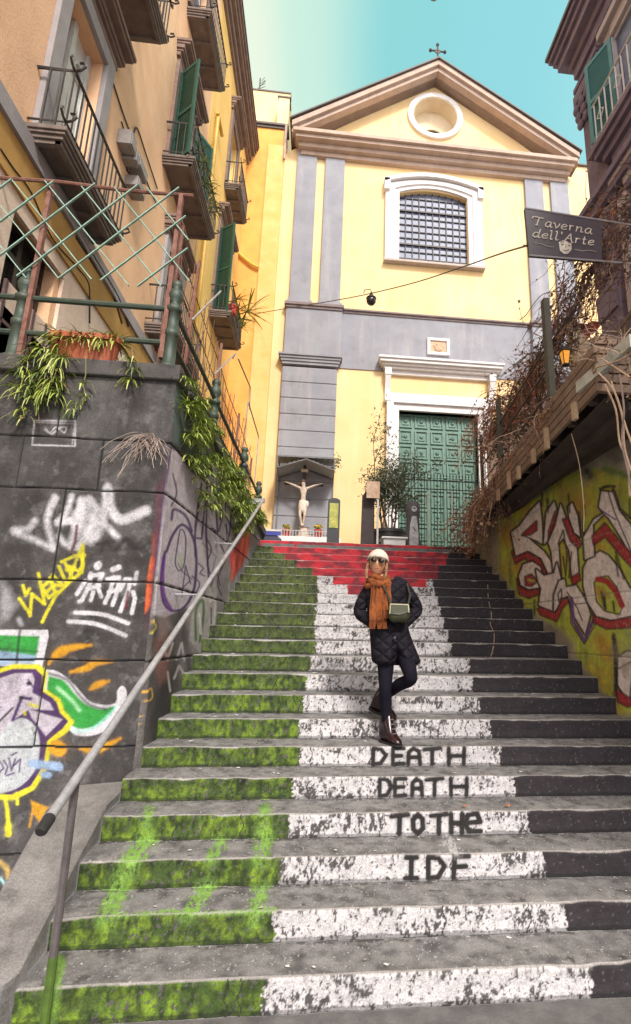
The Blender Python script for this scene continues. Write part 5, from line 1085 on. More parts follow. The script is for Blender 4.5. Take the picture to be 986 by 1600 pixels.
# ------------------------------------------------------------------ dry creepers
V1 = mat('vine_brown', (.14, .095, .08), (.21, .15, .125), 9, .85); V2 = mat('vine_red', (.30, .085, .045), (.36, .13, .07), 9, .85); V3 = mat('vine_pale', (.42, .29, .19), (.30, .19, .12), 9, .85); V4 = mat('vine_plum', (.075, .045, .05), (.12, .07, .075), 9, .85)
VLEAF = mat('vine_leaf_dry', (.22, .12, .07), (.34, .21, .11), 9, .8); GLF = mat('creeper_leaf_green', (.06, .085, .03), (.10, .12, .045), 5, .5)
vr_ = random.Random(21)
def strand(mb, p, d, L, n, wob, droop, r0_, r1_, leaf=0.0, lsz=.03):
    p = Vector(p); d = Vector(d).normalized(); pts = [p.copy()]; k = mb.mi
    for i in range(n):
        d = (d+Vector((vr_.uniform(-wob, wob), vr_.uniform(-wob, wob), vr_.uniform(-wob, wob)-droop))).normalized(); p = p+d*(L/n); pts.append(p.copy())
        if vr_.random() < leaf: leafq(mb, p, lsz*vr_.uniform(.5, 1.3)); mb.mi = k
    rs = [r0_+(r1_-r0_)*i/n for i in range(n+1)]; mb.mi = k; mb.tube(pts, rs, 3, cap=False)
def leafq(mb, p, s, mi=4):
    a = Vector((vr_.uniform(-1, 1), vr_.uniform(-1, 1), vr_.uniform(-1, .3))).normalized()*s; b_ = a.cross(Vector((vr_.uniform(-1, 1), vr_.uniform(-1, 1), 1))).normalized()*s*.4
    mb.mi = mi; mb.add([p, p+a*.5+b_, p+a, p+a*.5-b_], [(0, 1, 2, 3)])
PTH = [Vector(q) for q in ((ex(8.6)+.05, 8.7, 4.95), (ex(7.8), 7.8, 5.15), (2.50, 6.7, 5.25), (2.50, 5.75, 5.30), (2.62, 5.35, 5.75), (2.95, 5.25, 6.35), (3.35, 5.2, 6.9), (3.8, 5.1, 7.3), (4.4, 5.0, 7.6))]
PTH = [onY(785, 668, 8.2), onY(815, 618, 7.4), onY(840, 575, 6.4), onY(868, 540, 5.9), onY(893, 490, 5.6), onY(915, 440, 5.4), onY(940, 395, 5.3), onY(962, 360, 5.3), onY(992, 325, 5.3), onY(1030, 300, 5.3)]
def onpath(t):
    f = t*(len(PTH)-1); i = min(int(f), len(PTH)-2); return PTH[i].lerp(PTH[i+1], f-i), (PTH[i+1]-PTH[i]).normalized()
def creeper(name, label, fn):
    mb = MB(); fn(mb); tag(mb.build(name, [V1, V2, V3, V4, VLEAF, GLF]), label, 'climbing plant')
def main_limb(mb):
    for i in range(780):
        t = vr_.random(); p, d = onpath(t); wd_ = .16+.12*t; mb.mi = vr_.choices((0, 1, 2, 3), (4, 1.2, 1.0, 4))[0]
        q = p+Vector((vr_.gauss(0, wd_*.75), vr_.gauss(0, .12), vr_.gauss(0, wd_*.7))); s_ = vr_.choice((-1, 1))
        strand(mb, q, d*s_+Vector((vr_.uniform(-.4, .4), vr_.uniform(-.3, .3), vr_.uniform(-.5, .4))), vr_.uniform(.3, .9), 9, .38, .05, vr_.uniform(.004, .009), .002, .35, .045)
    for k in range(5): mb.mi = 0; mb.tube([onpath(i/14)[0]+Vector((vr_.uniform(-.06, .06), vr_.uniform(-.05, .05), vr_.uniform(-.06, .06))) for i in range(15)], .016, 5)
creeper('dry_creeper', 'thick tangle of dry purple-brown creeper climbing from the deck post to the tavern sign', main_limb)
def curtain(mb):
    for i in range(330):
        t = vr_.random()**1.1*.32; p, d = onpath(t); mb.mi = vr_.choices((0, 1, 2, 3), (3, 5, 2.2, 1.2))[0]
        q = p+Vector((vr_.gauss(.02, .15), vr_.gauss(.1, .3), vr_.uniform(-.3, .1))); L = vr_.uniform(.5, 2.3) if q.x < 2.78 else vr_.uniform(.3, .9)
        strand(mb, q, (vr_.uniform(-.6, .3), vr_.uniform(-.3, .3), .1), L, 14, .13, .34, vr_.uniform(.003, .006), .002, .5, .05)
    for i in range(90):                        # arching over the left shoulder of the curtain
        q = onY(vr_.uniform(775, 835), vr_.uniform(610, 680), vr_.uniform(7.4, 8.4)); mb.mi = vr_.choices((1, 0, 2), (5, 2, 1))[0]
        strand(mb, q, (-.7, .1, .25), vr_.uniform(.5, 1.5), 14, .14, .22, .005, .002, .5, .05)
creeper('hanging_creeper', 'curtain of red-brown dry vines hanging off the far end of the deck', curtain)
def skirt(mb):
    for i in range(230):
        Y = vr_.uniform(7.2, 9.3)**1.0; mb.mi = vr_.choices((0, 1, 2, 3), (3, 3, 2.5, 2))[0]
        q = Vector((ex(Y)+vr_.gauss(.0, .08), Y, 4.0+vr_.uniform(-.2, .2))); strand(mb, q, (vr_.uniform(-.5, .3), vr_.uniform(-.5, .5), -.2), vr_.uniform(.25, 1.0), 10, .34, .16, .006, .0025, .5, .06)
    for i in range(90):
        Y = vr_.uniform(4.6, 7.4); mb.mi = vr_.choices((0, 1, 2, 3), (3, 2, 2.5, 2))[0]
        strand(mb, (ex(Y)+vr_.gauss(.0, .04), Y, 4.15), (vr_.uniform(-.5, .3), vr_.uniform(-.5, .5), -.2), vr_.uniform(.15, .7), 8, .34, .14, .005, .002, .3, .04)
    for i in range(40):
        Y = vr_.uniform(8.6, 9.6); mb.mi = vr_.choices((1, 2, 4), (3, 3, 2))[0]
        q = Vector((2.80+vr_.gauss(0, .07), Y, 3.62+vr_.uniform(-.4, .3))); strand(mb, q, (-.3, -.2, -.2), vr_.uniform(.2, .7), 8, .4, .15, .005, .002, .8, .06)
creeper('deck_edge_creeper', 'dry brown creeper and dead leaves clinging under the low end of the deck', skirt)
def rear(mb):
    for i in range(300):
        q = onY(vr_.uniform(800, 905), vr_.uniform(560, 700), vr_.uniform(6.2, 8.6)); mb.mi = vr_.choices((0, 1, 2, 3), (3, 2, 2, 3))[0]
        if q.z < 4.1: continue
        strand(mb, q, (vr_.uniform(-1, 1), vr_.uniform(-.5, .5), vr_.uniform(-1, .6)), vr_.uniform(.3, .9), 9, .4, .05, .004, .002, .3, .04)
    for i in range(900):
        q = onY(vr_.gauss(838, 26), vr_.gauss(705, 32), vr_.uniform(6.6, 8.2)); 
        if q.z > 4.05: leafq(mb, q, vr_.uniform(.03, .07), 5)
creeper('rail_creeper', 'thin bare creeper with small dark green leaves woven through the deck rail', rear)
def near_roots(mb):
    for k, pts in enumerate(([(945, 600), (962, 640), (968, 690), (980, 720), (984, 775)], [(955, 596), (972, 650), (976, 700), (988, 740)], [(935, 582), (960, 612), (978, 668), (990, 700)], [(968, 585), (975, 640), (972, 690), (986, 760)], [(893, 678), (905, 725), (912, 790), (912, 830)], [(940, 560), (985, 590)], [(930, 575), (975, 560), (1000, 540)])):
        mb.mi = 2 if k != 3 else 0; mb.tube([onX(a, c_, 2.12-.02*k if k != 4 else 2.3) for a, c_ in spline(pts, 5)], .007 if k != 4 else .005, 5, cap=False)
    for i in range(110):
        q = onX(vr_.uniform(930, 1000), vr_.uniform(520, 600), vr_.uniform(2.2, 2.6)); mb.mi = vr_.choices((0, 2, 1), (2, 3, 1))[0]
        strand(mb, q, (vr_.uniform(-.5, .5), vr_.uniform(-1, 1), vr_.uniform(-.6, .8)), vr_.uniform(.15, .5), 8, .3, .05, .005, .002, .2, .03)
creeper('root_strands', 'pale woody strands dangling over the near corner of the deck at the right edge', near_roots)
m = MB(); 
pts = [(761, 870), (762, 900), (763, 935), (768, 960), (766, 975), (772, 990), (771, 1010), (767, 1026)]
def stp(px, py):                                  # a strand lying over the steps
    best = None
    for n in range(1, 23):
        q = onY(px, py, STY[n]-.015)
        if STZ[n-1]-.02 <= q.z <= STZ[n]+.03: best = q
    return best or onY(px, py, 6.2)
m.tube([stp(a, c_) for a, c_ in spline(pts, 5)], .006, 4, cap=False); tag(m.build('trailing_strand', V3), 'single long pale vine strand lying down the black painted steps', 'vine')
# ================================================================== TAVERN SIGN
SG = mat('sign_board', (.045, .035, .045), (.06, .048, .058), 5, .5, .1, 40); CRM = mat('sign_cream', (.66, .60, .50), (.55, .5, .42), 9, .6)
YS = 5.0
q = [onY(*p_, YS) for p_ in ((820, 325), (940, 344), (941, 408), (827, 399))]
sgt = thing('tavern_sign', tuple(q[3]), "dark hanging board reading Taverna dell'Arte with a small mask emblem", 'sign')
m = MB(); m.add(q+[p_+Vector((0, .04, 0)) for p_ in q], [(0, 1, 2, 3), (7, 6, 5, 4), (0, 4, 5, 1), (1, 5, 6, 2), (2, 6, 7, 3), (3, 7, 4, 0)]); m.build('board', SG, sgt, bevel=.004)
m = MB(); m.tube([q[0], q[1]+(q[1]-q[0])*.5], .011, 6); m.tube([q[3], q[2]+(q[2]-q[3])*.7], .011, 6); m.build('bracket_bar', mat('steel_bar', (.42, .40, .40), rough=.4, metal=.4), sgt)
def sgp(px, py): return onY(px, py, YS-.006)
GL = {  # italic letters as strokes in a unit box, baseline 0, x-height .6
 'T': [[(-.05, .72), (0, .95), (.3, 1), (1.0, .93)], [(.62, .97), (.45, .4), (.35, 0)], [(.2, 0), (.5, 0)]],
 'a': [[(.85, .6), (.45, .62), (.1, .35), (.12, .05), (.45, 0), (.75, .3), (.88, .6)], [(.88, .6), (.78, .15), (.85, 0), (1, .06)]],
 'v': [[(.0, .55), (.2, .62), (.35, .3), (.42, 0)], [(.42, 0), (.8, .3), (1, .62)]],
 'e': [[(.15, .28), (.7, .36), (.88, .52), (.6, .63), (.2, .45), (.08, .15), (.4, 0), (.85, .12)]],
 'r': [[(.1, .58), (.25, .6), (.12, 0)], [(.2, .35), (.5, .6), (.85, .58)]],
 'n': [[(.05, .58), (.2, .6), (.05, 0)], [(.15, .3), (.45, .58), (.75, .55), (.65, .1), (.75, 0), (.95, .08)]],
 'd': [[(.8, .55), (.4, .6), (.1, .35), (.12, .05), (.4, 0), (.7, .25), (.8, .55)], [(1.02, 1.1), (.72, .1), (.85, 0), (1, .06)]],
 'l': [[(.2, 1.05), (.55, 1.1), (.25, .1), (.4, 0), (.7, .08)]], "'": [[(.5, 1.15), (.4, .85)]],
 'A': [[(-.15, .05), (.05, .0), (.35, .45), (.75, 1.05)], [(.75, 1.05), (.8, .4), (.85, 0)], [(.25, .4), (.85, .42)], [(.75, 0), (1, .02)]],
 't': [[(.5, .95), (.25, .15), (.4, 0), (.7, .08)], [(.1, .6), (.8, .64)]]}
m = MB()
def word(wd_, x0, y0, x1, y1, hgt, widths):
    tot = sum(widths); x = 0
    for c_, w_ in zip(wd_, widths):
        for l in GL[c_]:
            pts = []
            for a, b_ in l:
                t = (x+a*w_*.86)/tot; pts.append(sgp(x0+(x1-x0)*t, y0+(y1-y0)*t-b_*hgt*.74))
            if len(pts) > 2: pts = [Vector(v) for v in spline(pts, 4)]
            m.tube(pts, .0068, 5)
        x += w_
word('Taverna', 833, 351, 927, 366, 17, (1.45, 1, .95, .95, .85, 1.1, 1.05)); word("dell'Arte", 832, 370, 931, 384, 16.5, (1.1, .95, .6, .75, .35, 1.35, .9, .7, .95))
m.build('lettering', CRM, sgt); m = MB()
for a in ([(834, 379.5), (846, 381), (856, 385), (865, 386)], [(898, 389.5), (910, 392), (920, 391), (932, 393)]): m.tube([sgp(*p_) for p_ in a], .0035, 4)
m.build('flourish', CRM, sgt); m = MB()
oc = [sgp(*p_) for p_ in ((873, 378), (883, 376), (893, 380), (893, 390), (888, 396), (882, 397), (875, 392))]; c_ = sgp(883, 386); m.add(oc+[c_-Vector((0, .02, 0))], [(i, (i+1) % 7, 7) for i in range(7)]); em = m.build('mask_emblem', CRM, sgt)
m = MB()
for a in ([(876, 384), (880, 383)], [(886, 384.5), (890, 385.5)], [(883, 383), (883, 389)], [(879, 392), (883, 393.5), (888, 391.5)], [(875, 380), (880, 379.5)], [(886, 380), (891, 382)]): m.tube([sgp(*p_)-Vector((0, .018, 0)) for p_ in a], .004, 4)
m.build('mask_lines', SG, em)
# ================================================================== CABLES AND HANGING LAMPS
def catenary(A, B_, sag, n=24): return [A.lerp(B_, i/n)-Vector((0, 0, sag*4*(i/n)*(1-i/n))) for i in range(n+1)]
A = onY(396, 491, CHY-.15); B_ = onY(823, 384, 5.02); m = MB()
pts = [onY(a, c_, Y) for a, c_, Y in ((396, 491, 16.8), (447, 482, 15.4), (520, 470, 13.4), (577, 459, 12.0), (650, 441, 10.2), (720, 418, 8.4), (780, 397, 6.4), (823, 384, 5.02))]
m.tube([Vector(p_) for p_ in spline(pts, 4)], .012, 5, cap=False); tag(m.build('street_cable', IRON), 'black cable strung across the stairs from the orange house to the tavern sign', 'cable')
lc = onY(580, 470, 12.0); sl = thing('hanging_lamp', tuple(lc), 'black globe street lamp hanging from the cable in front of the church', 'lamp', 'street lamps hung on cables')
def lampmesh(c_, par, s=1.0):
    m = MB(); m.lathe(c_, [(s*r_, s*z) for r_, z in ((.02, .26), (.03, .22), (.05, .18), (.07, .14), (.075, .10), (.13, .08), (.135, .06))], 16); m.tube([c_+Vector((0, 0, .26*s)), c_+Vector((-.02, 0, .34*s)), c_+Vector((-.18*s, 0, .30*s)), c_+Vector((-.20*s, 0, .20*s))], .012, 5); m.build('lamp_housing', IRON, par, smooth='auto')
    m = MB(); m.blob(c_-Vector((0, 0, .0)), .125*s, 16, 10); m.build('lamp_globe', mat('smoked_glass', (.035, .033, .035), rough=.15), par, smooth=True)
lampmesh(lc, sl)
l2c = onY(678, -8, 12.5); sl2 = thing('hanging_lamp', tuple(l2c), 'lamp cut off by the top edge of the picture, high above the church roof', 'lamp', 'street lamps hung on cables'); lampmesh(l2c+Vector((0, 0, .06)), sl2, 1.5)
m = MB(); m.tube(catenary(Vector((XB, 12.5, l2c.z+1.0)), Vector((XR2+2, 12.5, l2c.z+1.2)), .4), .012, 5, cap=False); tag(m.build('street_cable', IRON), 'second cable high above carrying the lamp at the top edge', 'cable')
m = MB(); m.tube([Vector(p_) for p_ in spline([onY(a, c_, CHY-.3) for a, c_ in ((812, 500), (822, 492), (836, 472), (850, 459), (872, 455), (893, 455))], 4)], .018, 5, cap=False); tag(m.build('loose_wire', IRON), 'loose wire dangling across the right-hand pilasters of the church', 'cable')
# ================================================================== ON THE PIAZZA
MARB = mat('pale_stone_figure', (.60, .50, .42), (.48, .38, .31), 10, .7, .25, 60, stain=(.34, .24, .19), stain_amt=.4, stain_scale=7)
WDK = mat('dark_wood', (.035, .02, .015), (.06, .035, .025), 8, .7)
SY = CHY-.75
st0 = onY(474, 842, SY)
ped = thing('shrine_pedestal', (st0.x, SY, STZ_TOP), 'pale stone pedestal with a low white rail carrying the crucifix', 'pedestal')
m = MB(); m.box(st0.x-1.15, st0.x+1.15, SY-.30, SY+.30, STZ_TOP, st0.z+.02); m.build('base', WHT, ped, bevel=.02)
m = MB(); n = 18
for i in range(n+1): x = st0.x-.85+1.6*i/n; m.tube([(x, SY-.27, st0.z+.0), (x, SY-.27, st0.z+.22)], .012, 4)
m.tube([(st0.x-.85, SY-.27, st0.z+.2), (st0.x+.75, SY-.27, st0.z+.2)], .014, 4); m.build('rail', WIR, ped)
m = MB(); m.lathe((st0.x, SY, st0.z), [(.26, 0), (.26, .08), (.16, .14), (.13, .32), (.17, .36)], 14); m.build('foot_stone', MARB, ped, smooth='auto')
ck = onY(475, 757, SY); ct = onY(476, 732, SY)
cf = thing('crucifix', (ck.x, SY, st0.z), 'dark wooden cross with a pale carved figure, under a small canopy by the church', 'statue')
m = MB(); m.box(ck.x-.045, ck.x+.045, SY+.02, SY+.09, st0.z+.3, ct.z+.12); m.box(ck.x-.62, ck.x+.62, SY+.015, SY+.085, ck.z-.02, ck.z+.06); m.build('cross', WDK, cf)
m = MB(); m.box(ck.x-.11, ck.x+.11, SY-.0, SY+.012, ct.z-.12, ct.z-.02); m.build('title_board', CREAM, cf)
def skinned(name, verts, edges, m_, parent, root=0, sub=2):
    me = bpy.data.meshes.new(name); off = Vector(WLOC[parent.name]) if parent is not None else Vector(verts[root][0])
    me.from_pydata([tuple(Vector(v[0])-off) for v in verts], edges, []); o = bpy.data.objects.new(name, me); COL.objects.link(o)
    o.parent = parent; WLOC[o.name] = tuple(off); me.materials.append(m_)
    if parent is None: o.location = off
    md = o.modifiers.new('skin', 'SKIN'); md.use_smooth_shade = True
    for i, v in enumerate(verts):
        sv = me.skin_vertices[0].data[i]; r = v[1]; sv.radius = r if isinstance(r, tuple) else (r, r); sv.use_root = (i == root)
    s = o.modifiers.new('sub', 'SUBSURF'); s.levels = sub; s.render_levels = sub
    return o
cx_, zz = ck.x, ck.z; yy = SY-.06
V_ = [((cx_, yy, zz-.62), (.085, .07)), ((cx_, yy-.02, zz-.42), (.075, .06)), ((cx_, yy-.02, zz-.20), (.105, .07)), ((cx_, yy-.02, zz-.08), .045), ((cx_-.02, yy-.05, zz+.0), .075), ((cx_-.02, yy-.05, zz+.08), .055),
      ((cx_-.13, yy, zz-.13), .045), ((cx_-.34, yy+.01, zz-.04), .035), ((cx_-.55, yy+.03, zz+.04), .024), ((cx_-.61, yy+.03, zz+.055), .022),
      ((cx_+.13, yy, zz-.13), .045), ((cx_+.34, yy+.01, zz-.03), .035), ((cx_+.55, yy+.03, zz+.04), .024), ((cx_+.61, yy+.03, zz+.055), .022),
      ((cx_-.06, yy-.01, zz-.74), .07), ((cx_-.08, yy-.08, zz-1.02), .05), ((cx_-.02, yy-.02, zz-1.30), .032), ((cx_-.0, yy-.08, zz-1.38), .026),
      ((cx_+.06, yy-.01, zz-.74), .07), ((cx_+.07, yy-.09, zz-1.02), .05), ((cx_+.03, yy-.03, zz-1.30), .032), ((cx_+.03, yy-.09, zz-1.37), .026)]
E_ = [(0, 1), (1, 2), (2, 3), (3, 4), (4, 5), (2, 6), (6, 7), (7, 8), (8, 9), (2, 10), (10, 11), (11, 12), (12, 13), (0, 14), (14, 15), (15, 16), (16, 17), (0, 18), (18, 19), (19, 20), (20, 21)]
skinned('figure', V_, E_, MARB, cf)
m = MB(); m.loft([[(cx_+rx*math.cos(a)*(1+.06*math.sin(6*a)), yy+ry*math.sin(a), z) for a in np.linspace(0, 2*math.pi, 17)[:-1]] for rx, ry, z in ((.115, .09, zz-.55), (.135, .10, zz-.68), (.14, .11, zz-.82), (.11, .12, zz-.95))]); m.blob((cx_+.13, yy-.03, zz-.66), .07, sq=(.8, .7, 1.6)); m.build('loincloth', mat('carved_cloth', (.68, .60, .52), (.56, .48, .4), 12, .8), cf, smooth=True)
m = MB(); m.blob((cx_-.02, yy-.035, zz+.06), .078, 10, 8, (1.05, 1, 1.05)); m.build('hair', mat('dark_hair', (.10, .055, .035)), cf, smooth=True)
# glass canopy over it
cL, cR = onY(434, 712, SY-.55), onY(523, 714, SY-.55); zc = cL.z
cn = thing('glass_canopy', ((cL.x+cR.x)/2, CHY-.22, zc), 'small gabled canopy of glass on iron brackets above the crucifix', 'canopy')
m = MB(); xm = (cL.x+cR.x)/2; y0, y1 = SY-.55, CHY-.23
for y in (y0, y1):
    m.bar((cL.x, y, zc), (cR.x, y, zc), .05, .05); m.bar((cL.x, y, zc-.38), (xm, y, zc-.06), .03); m.bar((cR.x, y, zc-.38), (xm, y, zc-.06), .03)
for x in (cL.x, cR.x): m.bar((x, y0, zc), (x, y1, zc), .05); m.bar((x, y0, zc-.38), (x, y0, zc), .04); m.bar((x, y0, zc-.38), (x, y1, zc-.5), .03); m.bar((x, y1, zc), (x, y1, STZ_TOP), .045)
for i in range(1, 9): x = cL.x+(cR.x-cL.x)*i/9; m.bar((x, y0, zc+.01), (x, y1, zc+.01), .018)
m.build('iron_frame', mat('grey_iron', (.10, .10, .10), (.16, .15, .15), 8, .5), cn)
m = MB(); m.add([(cL.x, y0, zc-.34), (xm, y0, zc-.03), (xm, y1, zc-.03), (cL.x, y1, zc-.34)], [(0, 1, 2, 3)]); m.add([(cR.x, y0, zc-.34), (xm, y0, zc-.03), (xm, y1, zc-.03), (cR.x, y1, zc-.34)], [(0, 1, 2, 3)])
m.add([(cL.x, y0, zc+.03), (cR.x, y0, zc+.03), (cR.x, y1, zc+.12), (cL.x, y1, zc+.12)], [(0, 1, 2, 3)])
for i in range(5):
    for sgn, xa in ((1, cL.x), (-1, cR.x)): x = xa+sgn*(.12+.13*i); z_ = zc-.34+.31*(.12+.13*i)/abs(xm-cL.x); m.bar((x, y0, z_+.01), (x, y1, z_+.01), .02)
m.build('glass_panel', mat('ribbed_glass', (.50, .52, .52), (.34, .36, .36), 12, .3), cn)
FL = mat('yellow_flowers', (.70, .48, .03), (.6, .3, .02), 20, .7); POTR = mat('red_plastic_pot', (.50, .05, .03), (.4, .04, .03), 6, .5)
def flowerpot(px, lab):
    p = onY(px, 840, SY-.12); t = thing('flower_pot', tuple(p), lab, 'flower pot', 'flower pots beside the crucifix')
    m = MB(); m.lathe(p, [(.09, 0), (.125, .20), (.14, .20), (.14, .24), (.11, .24), (.10, .2)], 14); m.build('pot', POTR, t, smooth='auto')
    m = MB()
    for i in range(70): a = rr.uniform(0, 6.28); r_ = rr.uniform(0, .14); c_ = p+Vector((r_*math.cos(a), r_*math.sin(a), .27+rr.uniform(0, .12))); m.mi = rr.choices((0, 1), (3, 2))[0]; m.blob(c_, rr.uniform(.014, .03), 5, 3, jit=.3)
    m.build('flowers', [FL, LG3], t)
flowerpot(447, 'red pot of yellow flowers at the left foot of the crucifix'); flowerpot(497, 'red pot of yellow flowers at the right foot of the crucifix')
# parked car, only its roof line and windscreen clear the top step
CAR = mat('car_paint', (.06, .06, .10), (.05, .05, .08), 3, .25, metal=.3)
cr = thing('parked_car', (-2.55, 14.0, STZ_TOP), 'dark parked car nosing in behind the top step at the left', 'car')
def prof(w_, dz=0): return [(-4.4, .35), (-4.4, .85), (-3.9, 1.30), (-2.2, 1.42), (-1.75, 1.36), (-1.05, .96), (-.55, .90), (-.30, .70), (-.28, .35)]
cx0 = onY(440, 838, 13.3).x+.30
m = MB(); rings = []
for y, k in ((13.3, .93), (13.36, .99), (13.7, 1.0), (14.7, 1.0), (15.04, .99), (15.1, .93)): rings.append([(cx0+a, y, STZ_TOP+(b_ if b_ < .9 else .9+(b_-.9)*(k if k < 1 else 1.0)*1.0)) for a, b_ in prof(0)])
m.loft(rings); m.build('body', CAR, cr, bevel=.03)
m = MB(); m.add([(cx0-1.72, 13.42, STZ_TOP+1.36), (cx0-1.08, 13.36, STZ_TOP+.99), (cx0-1.08, 15.04, STZ_TOP+.99), (cx0-1.72, 14.98, STZ_TOP+1.36)], [(0, 1, 2, 3)]); m.add([(cx0-3.7, 13.29, STZ_TOP+.95), (cx0-1.2, 13.29, STZ_TOP+.95), (cx0-1.8, 13.30, STZ_TOP+1.33), (cx0-3.6, 13.30, STZ_TOP+1.30)], [(0, 1, 2, 3)]); m.build('window_glass', mat('car_glass', (.02, .022, .028), rough=.08), cr)
m = MB(); m.box(cx0-1.2, cx0-.32, 13.27, 13.30, STZ_TOP+.78, STZ_TOP+.88); m.build('blue_trim', mat('blue_trim', (.06, .07, .35)), cr)
m = MB(); m.box(cx0-1.25, cx0-.30, 13.26, 13.30, STZ_TOP+.88, STZ_TOP+.93); m.build('white_trim', WIR, cr)
for x in (-3.5, -.95):
    m = MB(); m.lathe((cx0+x, 13.22, STZ_TOP+.32), [(.2, 0), (.32, .02), (.32, .2), (.2, .22)], 20, (0, 1, 0)); wq = m.build('wheel', mat('tyre', (.02, .02, .02)), cr, smooth='auto'); m = MB(); m.lathe((cx0+x, 13.21, STZ_TOP+.32), [(.18, 0), (.18, .02)], 14, (0, -1, 0)); m.build('rim', GALV, wq)
# dark totem with a picture panel
def slab(px0, px1, pyt, Y, lab, name, cat): pass
a, c_ = onY(513, 778, 11), onY(532, 778, 11); w_ = (c_.x-a.x)/2; xm = (a.x+c_.x)/2
tt_ = thing('poster_totem', (xm, 11, STZ_TOP), 'black round-topped poster totem with a green and yellow picture', 'totem')
m = MB(); o_l = [(xm-w_, STZ_TOP), (xm+w_, STZ_TOP)]+[(xm+w_*math.cos(t)**1, a.z-.07+.07*math.sin(t)) for t in np.linspace(0.01, math.pi-.01, 10)]; m.poly([o_l], None, 'y', 10.97, 11.09); m.build('body', mat('black_gloss', (.018, .018, .017), (.03, .03, .03), 5, .35), tt_, bevel=.008)
m = MB(); m.box(xm-w_*.72, xm+w_*.72, 10.955, 10.968, a.z-.66, a.z-.12); m.build('picture', mat('green_yellow_picture', (.10, .16, .04), (.55, .50, .08), 5.0, .4, stain=(.03, .06, .02), stain_amt=.9, stain_scale=6), tt_)
# pillar with pale bottle-shaped drawing
a, c_ = onY(635, 785, 10.6), onY(655, 785, 10.6); w_ = (c_.x-a.x)/2; xm = (a.x+c_.x)/2
pt = thing('stone_bollard', (xm, 10.6, STZ_TOP), 'dark stone pillar bearing a pale figure drawing, in front of the green door', 'bollard')
m = MB(); H = a.z-STZ_TOP; m.lathe((xm, 10.6, STZ_TOP), [(w_*1.25, 0), (w_*1.25, H*.22), (w_*1.08, H*.30), (w_*1.0, H*.7), (w_*1.1, H*.74), (w_*1.1, H*.95), (w_*.9, H)], 16); m.build('shaft', mat('dark_stone', (.06, .055, .06), (.10, .09, .095), 8, .8, .4, 30), pt, smooth='auto')
m = MB(); yb = 10.6-w_*1.10-.012
fig = [(-.04, .66), (-.075, .50), (-.085, .34), (-.09, .14), (.075, .14), (.075, .34), (.06, .50), (.04, .66)]; m.poly([[(xm+p_[0]*1.15, STZ_TOP+p_[1]*H*1.06) for p_ in fig]], None, 'y', yb-.012, yb+.01)
m.lathe((xm-.0, yb+.01, STZ_TOP+H*.84), [(.055, 0), (.06, .012)], 12, (0, -1, 0)); m.build('pale_drawing', mat('chalk_white', (.50, .48, .47), (.3, .29, .29), 14), pt)
m = MB(); m.tube([(xm-.03, yb-.012, STZ_TOP+H*.86), (xm+.03, yb-.012, STZ_TOP+H*.86)], .01, 5); m.tube([(xm-.04, yb-.014, STZ_TOP+H*.5), (xm+.03, yb-.014, STZ_TOP+H*.42)], .008, 5); m.build('dark_lines', IRON, pt)
# dark folding board and notice on a post
a = onY(573, 752, 10.8); c_ = onY(593, 779, 10.8)
nb = thing('notice_post', (a.x+.06, 10.8, STZ_TOP), 'faded paper notice fixed to a thin pale post by the potted tree', 'sign')
m = MB(); m.box(a.x, c_.x, 10.78, 10.80, c_.z, a.z); m.build('notice', mat('faded_paper', (.58, .44, .32), (.48, .30, .2), 14, .8, stain=(.4, .2, .12), stain_scale=14), nb); m = MB(); m.box(c_.x-.05, c_.x-.01, 10.80, 10.84, STZ_TOP, a.z); m.build('post', WIR, nb)
p0, p1, p2, p3 = onY(563, 850, 11), onY(585, 850, 11), onY(585, 752, 11), onY(566, 775, 11)
fb = MB(); fb.poly([[(p0.x, STZ_TOP), (p1.x, STZ_TOP), (p2.x, p2.z), (p3.x, p3.z)]], None, 'y', 10.98, 11.03); tag(fb.build('menu_board', mat('dark_board', (.045, .035, .035), (.07, .05, .05), 6), bevel=.005), 'dark slanting board standing beside the notice post', 'board')
wbx = onY(600, 850, 10.3); m = MB(); m.box(wbx.x-.02, wbx.x+.42, 10.2, 10.6, STZ_TOP, onY(610, 843, 10.3).z); m.box(wbx.x-.06, wbx.x+.46, 10.16, 10.64, onY(610, 843, 10.3).z, onY(610, 840, 10.3).z); tag(m.build('white_box', WHT, bevel=.01), 'low white box on the top landing beneath the potted tree', 'box')
